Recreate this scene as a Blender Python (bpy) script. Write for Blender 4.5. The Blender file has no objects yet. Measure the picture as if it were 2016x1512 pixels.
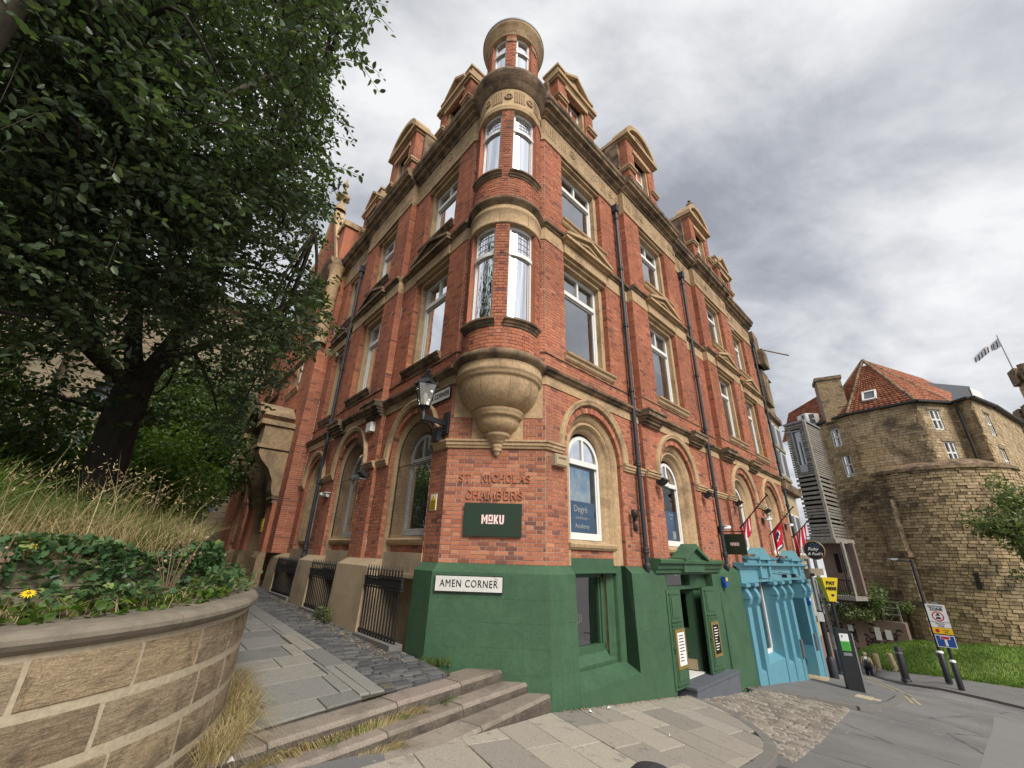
import bpy, bmesh, math, random
import numpy as np
from mathutils import Vector, Matrix
from math import sin, cos, pi, radians, sqrt

random.seed(7)
RNG = np.random.default_rng(11)
scene = bpy.context.scene
COL = scene.collection

# ------------------------------------------------------------------ camera (eye at z = 0)
TILT, ROLL, FPX = radians(22.49), radians(1.71), 810.0
fwd = Vector((0, cos(TILT), sin(TILT)))
r0 = Vector((1, 0, 0)); u0 = Vector((0, -sin(TILT), cos(TILT)))
c_right = r0 * cos(ROLL) + u0 * sin(ROLL)
c_up = -r0 * sin(ROLL) + u0 * cos(ROLL)
cam_data = bpy.data.cameras.new("camera")
cam_data.sensor_width = 36.0
cam_data.lens = FPX / 2016.0 * 36.0
cam_data.clip_start = 0.05
cam_data.clip_end = 2000.0
cam = bpy.data.objects.new("camera", cam_data)
m = Matrix.Identity(4)
for i in range(3):
    m[i][0] = c_right[i]; m[i][1] = c_up[i]; m[i][2] = -fwd[i]
cam.matrix_world = m
COL.objects.link(cam)
scene.camera = cam

# ------------------------------------------------------------------ light: bright overcast
SUN_EL, SUN_AZ = radians(42), radians(150)      # azimuth clockwise from +Y
world = bpy.data.worlds.new("World"); scene.world = world
world.use_nodes = True
wn = world.node_tree; wn.nodes.clear()
def WN(t, **kw):
    n = wn.nodes.new(t)
    for k, v in kw.items(): setattr(n, k, v)
    return n
w_out = WN('ShaderNodeOutputWorld'); w_bg = WN('ShaderNodeBackground')
w_sky = WN('ShaderNodeTexSky', sky_type='NISHITA', sun_disc=False)
w_sky.sun_elevation = SUN_EL; w_sky.sun_rotation = SUN_AZ
w_tc = WN('ShaderNodeTexCoord')
w_sep = WN('ShaderNodeSeparateXYZ'); wn.links.new(w_tc.outputs['Generated'], w_sep.inputs[0])
w_add = WN('ShaderNodeMath', operation='ADD'); wn.links.new(w_sep.outputs['Z'], w_add.inputs[0]); w_add.inputs[1].default_value = 0.32
w_max = WN('ShaderNodeMath', operation='MAXIMUM'); wn.links.new(w_add.outputs[0], w_max.inputs[0]); w_max.inputs[1].default_value = 0.12
w_dx = WN('ShaderNodeMath', operation='DIVIDE'); wn.links.new(w_sep.outputs['X'], w_dx.inputs[0]); wn.links.new(w_max.outputs[0], w_dx.inputs[1])
w_dy = WN('ShaderNodeMath', operation='DIVIDE'); wn.links.new(w_sep.outputs['Y'], w_dy.inputs[0]); wn.links.new(w_max.outputs[0], w_dy.inputs[1])
w_cmb = WN('ShaderNodeCombineXYZ'); wn.links.new(w_dx.outputs[0], w_cmb.inputs[0]); wn.links.new(w_dy.outputs[0], w_cmb.inputs[1])
w_map = WN('ShaderNodeMapping'); wn.links.new(w_cmb.outputs[0], w_map.inputs[0])
w_map.inputs['Location'].default_value = (-1.7, 3.1, 0.0); w_map.inputs['Rotation'].default_value = (0, 0, radians(-28)); w_map.inputs['Scale'].default_value = (0.72, 1.0, 1)
w_n1 = WN('ShaderNodeTexNoise'); wn.links.new(w_map.outputs[0], w_n1.inputs['Vector'])
w_n1.inputs['Scale'].default_value = 1.15; w_n1.inputs['Detail'].default_value = 6; w_n1.inputs['Roughness'].default_value = 0.55; w_n1.inputs['Distortion'].default_value = 0.35
w_n2 = WN('ShaderNodeTexNoise'); wn.links.new(w_map.outputs[0], w_n2.inputs['Vector'])
w_n2.inputs['Scale'].default_value = 4.0; w_n2.inputs['Detail'].default_value = 9; w_n2.inputs['Roughness'].default_value = 0.60; w_n2.inputs['Distortion'].default_value = 0.25
w_mix = WN('ShaderNodeMath', operation='MULTIPLY_ADD'); wn.links.new(w_n2.outputs['Fac'], w_mix.inputs[0]); w_mix.inputs[1].default_value = 0.62
wn.links.new(w_n1.outputs['Fac'], w_mix.inputs[2])
w_ramp = WN('ShaderNodeValToRGB'); wn.links.new(w_mix.outputs[0], w_ramp.inputs[0])
cr = w_ramp.color_ramp
for p, c in ((0.0, None),): pass
cr.elements[0].position = 0.62; cr.elements[0].color = (0.125, 0.132, 0.150, 1)
cr.elements[1].position = 0.96; cr.elements[1].color = (0.345, 0.345, 0.348, 1)
e = cr.elements.new(0.73); e.color = (0.185, 0.191, 0.208, 1)
e = cr.elements.new(0.84); e.color = (0.262, 0.266, 0.275, 1)
w_mul = WN('ShaderNodeMix', data_type='RGBA', blend_type='MULTIPLY')
w_mul.inputs['Factor'].default_value = 1.0
wn.links.new(w_sky.outputs[0], w_mul.inputs['A']); w_mul.inputs['B'].default_value = (0.06, 0.06, 0.06, 1)
w_mix2 = WN('ShaderNodeMix', data_type='RGBA'); w_mix2.inputs['Factor'].default_value = 0.94
wn.links.new(w_mul.outputs['Result'], w_mix2.inputs['A']); wn.links.new(w_ramp.outputs[0], w_mix2.inputs['B'])
wn.links.new(w_mix2.outputs['Result'], w_bg.inputs['Color']); w_bg.inputs['Strength'].default_value = 1.0
wn.links.new(w_bg.outputs[0], w_out.inputs[0])

sun = bpy.data.lights.new("sun", 'SUN'); sun.energy = 1.5; sun.angle = radians(28); sun.color = (1.0, 0.95, 0.88)
sun_o = bpy.data.objects.new("sun", sun); COL.objects.link(sun_o)
sd = Vector((sin(SUN_AZ) * cos(SUN_EL), cos(SUN_AZ) * cos(SUN_EL), sin(SUN_EL)))
sun_o.rotation_euler = sd.to_track_quat('Z', 'Y').to_euler()
sun_o.location = sd * 60

vs = scene.view_settings
vs.view_transform = 'Standard'; vs.look = 'None'; vs.exposure = 1.5; vs.gamma = 1.0; vs.use_curve_mapping = False
scene.cycles.use_denoising = True
scene.cycles.max_bounces = 5; scene.cycles.diffuse_bounces = 2; scene.cycles.glossy_bounces = 2
scene.cycles.transparent_max_bounces = 8; scene.cycles.transmission_bounces = 2
scene.cycles.caustics_reflective = False; scene.cycles.caustics_refractive = False

# ------------------------------------------------------------------ materials
MATS = {}
def lin(c):
    return tuple(((v / 255) / 12.92 if v <= 10 else (((v / 255) + 0.055) / 1.055) ** 2.4) for v in c)
class NT:
    def __init__(s, name):
        s.m = bpy.data.materials.new(name); s.m.use_nodes = True; s.t = s.m.node_tree
        s.b = s.t.nodes['Principled BSDF']; s.out = s.t.nodes['Material Output']; MATS[name] = s.m
    def n(s, t, ins=None, **kw):
        x = s.t.nodes.new(t)
        for k, v in kw.items(): setattr(x, k, v)
        for k, v in (ins or {}).items(): s.set(x.inputs[k], v)
        return x
    def set(s, sock, v):
        if isinstance(v, bpy.types.NodeSocket): s.t.links.new(v, sock)
        elif isinstance(v, (tuple, list)) and sock.type == 'RGBA': sock.default_value = tuple(v)[:3] + (1,)
        else: sock.default_value = v
    def coord(s, kind='Object', scale=(1, 1, 1)):
        tc = s.n('ShaderNodeTexCoord'); mp = s.n('ShaderNodeMapping', {'Vector': tc.outputs[kind], 'Scale': scale}); return mp.outputs[0]
    def noise(s, vec, scale, detail=4, rough=0.55, dist=0.0):
        return s.n('ShaderNodeTexNoise', {'Vector': vec, 'Scale': scale, 'Detail': detail, 'Roughness': rough, 'Distortion': dist}).outputs['Fac']
    def ramp(s, fac, stops):
        r = s.n('ShaderNodeValToRGB', {'Fac': fac}); el = r.color_ramp.elements
        while len(el) < len(stops): el.new(0.5)
        for e_, (p, c) in zip(el, stops):
            e_.position = p; e_.color = tuple(c)[:3] + (1,) if isinstance(c, (tuple, list)) else (c, c, c, 1)
        return r.outputs[0]
    def mix(s, fac, a, b, mode='MIX'):
        x = s.n('ShaderNodeMix', data_type='RGBA', blend_type=mode)
        s.set(x.inputs['Factor'], fac); s.set(x.inputs['A'], a); s.set(x.inputs['B'], b); return x.outputs['Result']
    def math(s, op, a, b=0.0, c=0.0):
        x = s.n('ShaderNodeMath', operation=op); s.set(x.inputs[0], a); s.set(x.inputs[1], b); s.set(x.inputs[2], c); return x.outputs[0]
    def bump(s, h, strength=0.4, dist=0.01):
        x = s.n('ShaderNodeBump', {'Height': h, 'Strength': strength, 'Distance': dist}); s.set(s.b.inputs['Normal'], x.outputs[0])
    def base(s, c, rough=0.8, spec=0.3, metal=0.0):
        s.set(s.b.inputs['Base Color'], c); s.set(s.b.inputs['Roughness'], rough)
        s.set(s.b.inputs['Specular IOR Level'], spec); s.set(s.b.inputs['Metallic'], metal)
        return s
    def rnd(s, src='attr'):
        if src == 'attr': return s.n('ShaderNodeAttribute', attribute_name='rnd').outputs['Fac']
        return s.n('ShaderNodeObjectInfo').outputs['Random']

def mat_pieces(name, stops, src='attr', nscale=30.0, namt=0.25, rough=0.85, bstr=0.5, bdist=0.004, stain=None, soot=0.0, spec=0.25):
    """A material for bricks, stones, slabs: colour per piece, fine grain and optional stains of their own shape."""
    t = NT(name); v = t.coord()
    c = t.ramp(t.rnd(src), stops)
    g = t.noise(v, nscale, 5, 0.6)
    c = t.mix(1.0, c, t.ramp(g, [(0.25, 1 - namt), (0.75, 1 + namt)]), 'MULTIPLY')
    if stain:
        sc, col_, amt, lo, hi = stain
        sm = t.ramp(t.noise(v, sc, 6, 0.65, 0.4), [(lo, 0.0), (hi, 1.0)])
        c = t.mix(t.math('MULTIPLY', sm, amt), c, col_)
    if soot:
        st_ = t.ramp(t.noise(t.coord(scale=(2.6, 2.6, .35)), 1.1, 7, .65, .5), [(.50, 0.0), (.70, 1.0)]); c = t.mix(t.math('MULTIPLY', st_, soot), c, (.105, .062, .050))
        pt_ = t.ramp(t.noise(v, .42, 4, .6, .4), [(.35, .80), (.65, 1.16)]); c = t.mix(1.0, c, pt_, 'MULTIPLY')
    t.base(c, rough, spec); t.bump(g, bstr, bdist)
    return t
def mat_plain(name, col, rough=0.6, spec=0.4, nscale=14.0, namt=0.10, bstr=0.15, bdist=0.002, metal=0.0, stain=None, stretch=(1, 1, 1)):
    t = NT(name); v = t.coord(scale=stretch)
    g = t.noise(v, nscale, 5, 0.6)
    c = t.mix(1.0, col, t.ramp(g, [(0.25, 1 - namt), (0.75, 1 + namt)]), 'MULTIPLY')
    if stain:
        sc, col_, amt, lo, hi = stain
        sm = t.ramp(t.noise(v, sc, 6, 0.65, 0.3), [(lo, 0.0), (hi, 1.0)])
        c = t.mix(t.math('MULTIPLY', sm, amt), c, col_)
    t.base(c, rough, spec, metal); t.bump(g, bstr, bdist)
    return t

BR = [(0.0, (.170, .075, .062)), (.15, (.270, .098, .066)), (.35, (.375, .132, .077)), (.60, (.418, .153, .086)), (.85, (.452, .176, .098)), (1.0, (.505, .230, .132))]
for nm, src in (('brick', 'attr'), ('brick_single', 'obj')):
    mat_pieces(nm, BR, src, 38, .25, .88, .7, .005, stain=(0.9, (.13, .070, .052), .45, .54, .76), soot=.42 if nm == 'brick' else .0)
mat_plain('mortar', (.50, .42, .33), .95, .1, 40, .25, .5, .004, stain=(1.0, (.20, .14, .11), .75, .46, .66))
ST = [(0, (.250, .165, .085)), (.35, (.325, .225, .120)), (.7, (.370, .265, .150)), (1, (.400, .300, .185))]
mat_plain('sandstone', (.440, .308, .178), .92, .2, 17, .26, .7, .006, stain=(1.7, (.150, .098, .062), .72, .50, .70))
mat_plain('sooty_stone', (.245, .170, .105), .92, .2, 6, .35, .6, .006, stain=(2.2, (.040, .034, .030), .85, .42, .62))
mat_plain('carved_stone', (.385, .270, .160), .92, .2, 17, .35, .6, .01, stain=(1.6, (.11, .08, .055), .6, .45, .7))
t = NT('green_paint'); v = t.coord(); a_ = t.noise(v, 1.6, 6, .65, .6); b_ = t.noise(v, 22, 5, .65); scf = t.ramp(t.noise(t.coord(scale=(1, 1, 2.5)), 9.0, 7, .75, .9), [(.66, 0.0), (.71, 1.0)]); strk = t.ramp(t.noise(t.coord(scale=(7, 7, .45)), 2.2, 5, .6), [(.52, 0.0), (.72, 1.0)])
c = t.mix(1, (.046, .104, .054), t.ramp(a_, [(.3, .82), (.7, 1.22)]), 'MULTIPLY'); c = t.mix(1, c, t.ramp(b_, [(.25, .90), (.75, 1.10)]), 'MULTIPLY'); c = t.mix(t.math('MULTIPLY', strk, .28), c, (.030, .062, .036)); c = t.mix(t.math('MULTIPLY', scf, .28), c, (.105, .160, .110)); t.base(c, t.ramp(b_, [(.3, .38), (.7, .62)]), .4)
t.bump(t.math('ADD', t.math('MULTIPLY', t.noise(v, 5.0, 6, .7, 1.2), 1.0), t.math('MULTIPLY', b_, .25)), .45, .014)
mat_plain('green_dark', (.030, .068, .034), .38, .45, 10, .1, .1, .002)
mat_plain('green_board', (.018, .036, .020), .35, .4, 10, .05, .05, .001)
mat_plain('blue_paint', (.115, .290, .360), .45, .45, 7, .08, .2, .003, stain=(2.0, (.085, .225, .29), .45, .5, .8))
mat_plain('beige_paint', (.385, .295, .190), .75, .3, 6, .10, .3, .003, stain=(1.4, (.16, .12, .085), .7, .5, .75))
mat_plain('white_paint', (.72, .71, .68), .45, .45, 8, .05, .1, .002)
mat_plain('black_iron', (.017, .017, .019), .5, .45, 20, .25, .3, .002)
mat_plain('pipe_paint', (.032, .034, .042), .5, .4, 15, .2, .2, .002)
mat_plain('grey_metal', (.30, .31, .33), .4, .5, 15, .1, .1, .001, metal=.6)
mat_plain('lead', (.25, .26, .29), .55, .4, 6, .15, .2, .003)
mat_plain('slate', (.105, .115, .135), .6, .4, 12, .2, .4, .004)
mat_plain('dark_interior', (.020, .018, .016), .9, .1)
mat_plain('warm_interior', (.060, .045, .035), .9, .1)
mat_plain('curtain', (.36, .40, .40), .9, .1, 3, .2, .3, .02, stretch=(14, 14, .3))
mat_plain('brown_curtain', (.10, .075, .055), .9, .1, 3, .2, .3, .02, stretch=(14, 14, .3))
mat_plain('gold_paint', (.22, .155, .045), .4, .5, 10, .2)
mat_plain('paper', (.74, .73, .71), .8, .2, 30, .05)
mat_plain('pink_letter', (.85, .62, .58), .6, .3)
mat_plain('white_letter', (.80, .80, .78), .6, .3)
mat_plain('black_letter', (.012, .012, .014), .6, .3)
mat_plain('poster_blue', (.030, .130, .270), .35, .5)
mat_plain('yellow_plastic', (.70, .52, .02), .4, .5, 8, .05)
mat_plain('red_cloth', (.56, .02, .045), .8, .2)
mat_plain('white_cloth', (.76, .74, .74), .85, .2)
mat_plain('navy_cloth', (.030, .045, .13), .85, .2)
mat_plain('sign_blue', (.012, .070, .300), .35, .5)
mat_plain('sign_white', (.72, .72, .73), .35, .5, 12, .06)
mat_plain('sign_red', (.50, .012, .025), .35, .5)
mat_plain('sign_yellow', (.80, .50, .01), .35, .5)
mat_plain('enamel_sign', (.62, .60, .57), .35, .5, 10, .1, .1, .001, stain=(9.0, (.16, .14, .13), .9, .60, .72))
mat_plain('carved_brick', (.47, .20, .115), .9, .2, 30, .15, .3, .003)
mat_plain('street_stone', (.175, .165, .150), .9, .2, 25, .2, .4, .003)
# glass: clear pane with a mirror sheen
t = NT('glass'); t.t.nodes.remove(t.b)
tr = t.n('ShaderNodeBsdfTransparent', {'Color': (.86, .90, .90, 1)}); gl = t.n('ShaderNodeBsdfGlossy', {'Color': (.95, .97, 1, 1), 'Roughness': .015})
nz = t.noise(t.coord(), 1.3, 2, .5); bp = t.n('ShaderNodeBump', {'Height': nz, 'Strength': .10, 'Distance': .05}); t.set(gl.inputs['Normal'], bp.outputs[0])
fr = t.n('ShaderNodeFresnel', {'IOR': 1.75}); mx = t.n('ShaderNodeMixShader', {0: t.math('MULTIPLY_ADD', fr.outputs[0], .9, .27)})
t.t.links.new(tr.outputs[0], mx.inputs[1]); t.t.links.new(gl.outputs[0], mx.inputs[2]); t.t.links.new(mx.outputs[0], t.out.inputs[0])
t = NT('clear_glass'); t.t.nodes.remove(t.b)
tr = t.n('ShaderNodeBsdfTransparent', {'Color': (.92, .95, .95, 1)}); gl = t.n('ShaderNodeBsdfGlossy', {'Color': (.95, .97, 1, 1), 'Roughness': .01}); fr = t.n('ShaderNodeFresnel', {'IOR': 1.5}); mx = t.n('ShaderNodeMixShader', {0: t.math('MULTIPLY_ADD', fr.outputs[0], 1.0, .03)})
t.t.links.new(tr.outputs[0], mx.inputs[1]); t.t.links.new(gl.outputs[0], mx.inputs[2]); t.t.links.new(mx.outputs[0], t.out.inputs[0])
t = NT('lamp_glass'); t.t.nodes.remove(t.b)
tr = t.n('ShaderNodeBsdfTransparent', {'Color': (.80, .80, .76, 1)}); gl = t.n('ShaderNodeBsdfGlossy', {'Color': (1, 1, 1, 1), 'Roughness': .15}); df = t.n('ShaderNodeBsdfDiffuse', {'Color': (.5, .49, .45, 1)})
mx = t.n('ShaderNodeMixShader', {0: .18}); m2 = t.n('ShaderNodeMixShader', {0: .22})
t.t.links.new(tr.outputs[0], mx.inputs[1]); t.t.links.new(gl.outputs[0], mx.inputs[2]); t.t.links.new(mx.outputs[0], m2.inputs[1]); t.t.links.new(df.outputs[0], m2.inputs[2]); t.t.links.new(m2.outputs[0], t.out.inputs[0])
# ground surfaces
t = NT('asphalt'); v = t.coord(); g = t.noise(v, 90, 3, .7); b_ = t.noise(v, .55, 6, .6, .6)
c = t.ramp(b_, [(.30, (.125, .121, .117)), (.55, (.172, .167, .161)), (.75, (.215, .208, .198))])
c = t.mix(1, c, t.ramp(g, [(.3, .72), (.7, 1.28)]), 'MULTIPLY')
vr = t.n('ShaderNodeTexVoronoi', {'Vector': t.coord(), 'Scale': .38, 'Randomness': 1.0}, feature='DISTANCE_TO_EDGE')
wob = t.noise(v, 3.0, 4, .6)
crack = t.ramp(t.math('ADD', vr.outputs['Distance'], t.math('MULTIPLY', wob, .08)), [(.042, 1.0), (.056, 0.0)])
c = t.mix(t.math('MULTIPLY', crack, .7), c, (.055, .052, .05))
gum = t.ramp(t.noise(v, 6.5, 2, .5), [(.70, 0.0), (.72, 1.0)]); c = t.mix(t.math('MULTIPLY', gum, .6), c, (.36, .35, .33))
t.base(c, .9, .25); t.bump(g, .6, .006)
mat_plain('pale_tarmac', (.198, .191, .184), .92, .2, 85, .2, .4, .004, stain=(1.2, (.17, .165, .16), .6, .45, .7))
mat_plain('tarmac_path', (.165, .160, .152), .92, .2, 70, .25, .5, .005, stain=(1.6, (.10, .098, .095), .6, .45, .7))
SL = [(0, (.225, .205, .178)), (.25, (.285, .256, .216)), (.5, (.335, .298, .246)), (.8, (.365, .325, .268)), (.93, (.255, .232, .202)), (1, (.41, .38, .32))]
for nm, src in (('slab', 'obj'), ('slab_many', 'attr')):
    mat_pieces(nm, SL, src, 75, .38, .9, .7, .004, stain=(5.0, (.11, .10, .09), .60, .58, .70))
SA = [(0, (.165, .163, .152)), (.4, (.200, .196, .180)), (.75, (.228, .220, .196)), (1, (.255, .236, .196))]
mat_pieces('alley_slab', SA, 'obj', 60, .3, .88, .5, .004, stain=(4.0, (.07, .07, .065), .5, .58, .72))
CB = [(0, (.150, .132, .110)), (.5, (.222, .194, .160)), (1, (.300, .266, .222))]
for nm, src in (('cobble', 'obj'), ('cobble_many', 'attr')): mat_pieces(nm, CB, src, 45, .25, .9, .6, .005)
SE = [(0, (.060, .061, .064)), (.5, (.092, .092, .094)), (1, (.140, .136, .128))]
for nm, src in (('sett', 'obj'), ('sett_many', 'attr')): mat_pieces(nm, SE, src, 45, .25, .8, .6, .005)
mat_plain('joint_dirt', (.085, .074, .058), .98, .05, 40, .4, .6, .01, stain=(7.0, (.07, .085, .03), .7, .55, .66))
GR = [(0, (.215, .178, .142)), (.4, (.262, .222, .180)), (.7, (.245, .190, .162)), (1, (.290, .250, .205))]
mat_pieces('granite', GR, 'obj', 110, .5, .88, .9, .006, stain=(3.0, (.095, .080, .066), .65, .48, .70))
mat_plain('shaded_rough_granite', (.120, .100, .080), .95, .15, 60, .55, 1.0, .012, stain=(5.0, (.055, .046, .038), .7, .45, .65))  # rough soiled granite for the risers, their shade painted into the darker colour
mat_plain('dark_sandstone', (.270, .195, .115), .92, .2, 12, .3, .6, .006, stain=(1.5, (.10, .072, .048), .7, .46, .66))
mat_plain('cream_blind', (.52, .49, .43), .9, .1, 5, .08)
mat_plain('kerb_stone', (.165, .155, .142), .88, .25, 80, .3, .5, .004)
WS = [(0, (.215, .160, .105)), (.35, (.275, .208, .135)), (.7, (.325, .252, .165)), (1, (.350, .262, .158))]
t = NT('wall_block'); v = t.coord(); vb = t.coord(scale=(2.2, 2.2, 9)); c = t.ramp(t.rnd('obj'), WS)
bedd = t.noise(vb, 5.0, 8, .68, .5); fine = t.noise(v, 85, 5, .7); dark = t.ramp(t.noise(v, 3.2, 8, .72, .8), [(.50, 0.0), (.62, 1.0)]); lich = t.ramp(t.noise(v, 7.5, 6, .7, .3), [(.64, 0.0), (.70, 1.0)])
c = t.mix(1, c, t.ramp(bedd, [(.28, .70), (.72, 1.30)]), 'MULTIPLY'); c = t.mix(1, c, t.ramp(fine, [(.25, .62), (.75, 1.38)]), 'MULTIPLY')
c = t.mix(t.math('MULTIPLY', dark, .62), c, (.075, .056, .038)); c = t.mix(t.math('MULTIPLY', lich, .30), c, (.30, .29, .17)); t.base(c, .94, .2)
t.bump(t.math('ADD', t.math('MULTIPLY', bedd, .9), t.math('MULTIPLY', fine, .35)), .9, .022)
mat_plain('lime_mortar', (.42, .35, .25), .95, .1, 30, .2, .6, .006)
mat_plain('coping_stone', (.205, .175, .135), .88, .25, 12, .2, .5, .004, stain=(2.5, (.10, .092, .078), .7, .45, .68))
CS = [(0, (.150, .112, .074)), (.10, (.250, .182, .108)), (.35, (.360, .262, .152)), (.65, (.420, .312, .184)), (.9, (.460, .350, .216)), (1, (.49, .385, .25))]
mat_pieces('castle_stone', CS, 'attr', 5, .30, .95, .8, .03, stain=(.30, (.060, .050, .042), .78, .52, .66))
mat_plain('castle_joint', (.235, .172, .102), .95, .1, 3, .3, .5, .02)
mat_pieces('pantile', [(0, (.210, .080, .048)), (.5, (.310, .118, .066)), (1, (.390, .170, .100))], 'attr', 3, .25, .9, .5, .01)
mat_pieces('weathered_board', [(0, (.185, .168, .146)), (.5, (.255, .232, .202)), (1, (.325, .298, .258))], 'attr', 4, .3, .9, .5, .01)
mat_plain('sleeper_wood', (.215, .180, .130), .9, .2, 5, .3, .5, .004, stretch=(1, 1, 9))
mat_plain('log_wood', (.300, .235, .145), .9, .2, 6, .2, .4, .004)
mat_plain('soil', (.060, .048, .034), .98, .05, 12, .4, .8, .02)
t = NT('lawn'); v = t.coord(); a = t.noise(v, .5, 5, .6, .3); b_ = t.noise(v, 14, 3, .7)
c = t.ramp(a, [(.3, (.110, .180, .036)), (.5, (.145, .220, .045)), (.72, (.200, .250, .075))])
c = t.mix(1, c, t.ramp(b_, [(.25, .55), (.75, 1.4)]), 'MULTIPLY'); t.base(c, .95, .1); t.bump(b_, .8, .06)
def mat_leaf(name, stops, trans=.35, rough=.45, src='attr'):
    t = NT(name); c = t.ramp(t.rnd(src), stops); t.base(c, rough, .35)
    tl = t.n('ShaderNodeBsdfTranslucent', {'Color': t.mix(1, c, (1.25, 1.45, .55), 'MULTIPLY')}); mx = t.n('ShaderNodeMixShader', {0: trans})
    t.t.links.new(t.b.outputs[0], mx.inputs[1]); t.t.links.new(tl.outputs[0], mx.inputs[2]); t.t.links.new(mx.outputs[0], t.out.inputs[0]); return t
mat_leaf('leaf_near', [(0, (.052, .082, .042)), (.5, (.082, .120, .062)), (.85, (.108, .150, .078)), (1, (.150, .185, .075))], .30, .36)
mat_leaf('leaf_back', [(0, (.036, .062, .020)), (.5, (.056, .092, .028)), (1, (.100, .140, .036))], .35, .4)
mat_leaf('leaf_bright', [(0, (.060, .110, .016)), (.5, (.085, .150, .020)), (1, (.130, .195, .030))])
mat_leaf('ivy_leaf', [(0, (.040, .088, .036)), (.6, (.062, .125, .050)), (.88, (.110, .180, .065)), (1, (.22, .26, .08))], .2, .4)
mat_leaf('bush_leaf', [(0, (.095, .125, .050)), (.5, (.150, .185, .080)), (1, (.220, .250, .120))])
mat_leaf('dry_grass', [(0, (.330, .245, .120)), (.5, (.440, .345, .180)), (.85, (.530, .440, .260)), (1, (.360, .220, .100))], .3, .7)
mat_leaf('green_grass', [(0, (.075, .125, .025)), (.5, (.125, .180, .040)), (1, (.240, .265, .090))], .35, .6)
mat_leaf('seed_head', [(0, (.150, .095, .060)), (.6, (.230, .155, .095)), (1, (.36, .28, .19))], .1, .9)
mat_plain('flower_yellow', (.80, .52, .01), .7, .2)
mat_plain('bark_dark', (.040, .034, .028), .95, .1, 9, .4, .9, .02, stretch=(1, 1, .3))
mat_plain('bark_grey', (.130, .112, .085), .95, .1, 9, .35, .9, .015, stretch=(1, 1, .3))
mat_plain('twig', (.055, .045, .034), .95, .1)
mat_plain('skin', (.50, .29, .21), .6, .3)
mat_plain('grey_hair', (.42, .38, .33), .8, .2)
mat_plain('pale_top', (.58, .68, .70), .85, .2)
mat_plain('dark_trousers', (.016, .018, .026), .85, .2)
mat_plain('church_stone', (.255, .205, .140), .92, .15, 4, .25, .5, .01, stain=(.8, (.10, .08, .06), .6, .48, .7))
mat_plain('render_cream', (.40, .31, .19), .85, .2, 5, .1, .2, .003, stain=(1.1, (.20, .16, .11), .5, .5, .7))
mat_plain('brown_paint', (.215, .150, .122), .85, .2, 5, .12)
mat_plain('brown_swirl', (.050, .034, .030), .85, .2)
mat_plain('screen_green', (.080, .420, .060), .3, .5)
mat_plain('line_yellow', (.36, .31, .18), .9, .2, 20, .3)
mat_plain('line_white', (.42, .41, .38), .9, .2, 20, .3)
# ------------------------------------------------------------------ geometry helpers
def V2(az): return Vector((sin(radians(az)), cos(radians(az)), 0))
class Frame:
    """A flat wall: s along it, o outward from it, z up."""
    def __init__(s, O, u, n): s.O, s.u, s.n = Vector((O[0], O[1], 0)), Vector(u), Vector(n)
    def P(s, a, o, z): return s.O + s.u * a + s.n * o + Vector((0, 0, z))
    def dirs(s, a): return s.u, s.n
    def sub(s, a, o): return Frame(s.P(a, o, 0), s.u, s.n)
    def turn(s, a, o, sign=1): return Frame(s.P(a, o, 0), s.n * sign, s.u * -1)
class Cyl:
    def __init__(s, C, r, n, u): s.C, s.r, s.n, s.u = Vector((C[0], C[1], 0)), r, Vector(n), Vector(u)
    def P(s, a, o, z):
        t = a / s.r; return s.C + (s.n * cos(t) + s.u * sin(t)) * (s.r + o) + Vector((0, 0, z))
    def dirs(s, a):
        t = a / s.r; return s.u * cos(t) - s.n * sin(t), s.n * cos(t) + s.u * sin(t)
class Poly:
    """A wall that follows a bent line on plan; points run left to right as seen from outside."""
    def __init__(s, pts):
        s.p = [Vector((p[0], p[1], 0)) for p in pts]; s.l = [0.0]
        for a, b in zip(s.p, s.p[1:]): s.l.append(s.l[-1] + (b - a).length)
        s.L = s.l[-1]
        s.d = [(b - a).normalized() for a, b in zip(s.p, s.p[1:])]
        s.nn = [Vector((d.y, -d.x, 0)) for d in s.d]
        s.vn = []
        for i in range(len(s.p)):
            a = s.nn[max(i - 1, 0)]; b = s.nn[min(i, len(s.nn) - 1)]; v = (a + b).normalized(); s.vn.append(v / max(.4, v.dot(b)))
    def seg(s, a):
        for i in range(len(s.l) - 1):
            if a <= s.l[i + 1] + 1e-9: return i
        return len(s.l) - 2
    def P(s, a, o, z):
        i = s.seg(a); t = (a - s.l[i]) / (s.l[i + 1] - s.l[i]); q = s.p[i].lerp(s.p[i + 1], t); nv = s.vn[i].lerp(s.vn[i + 1], t)
        return q + nv * o + Vector((0, 0, z))
    def dirs(s, a): i = s.seg(a); return s.d[i], s.nn[i]

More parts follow.
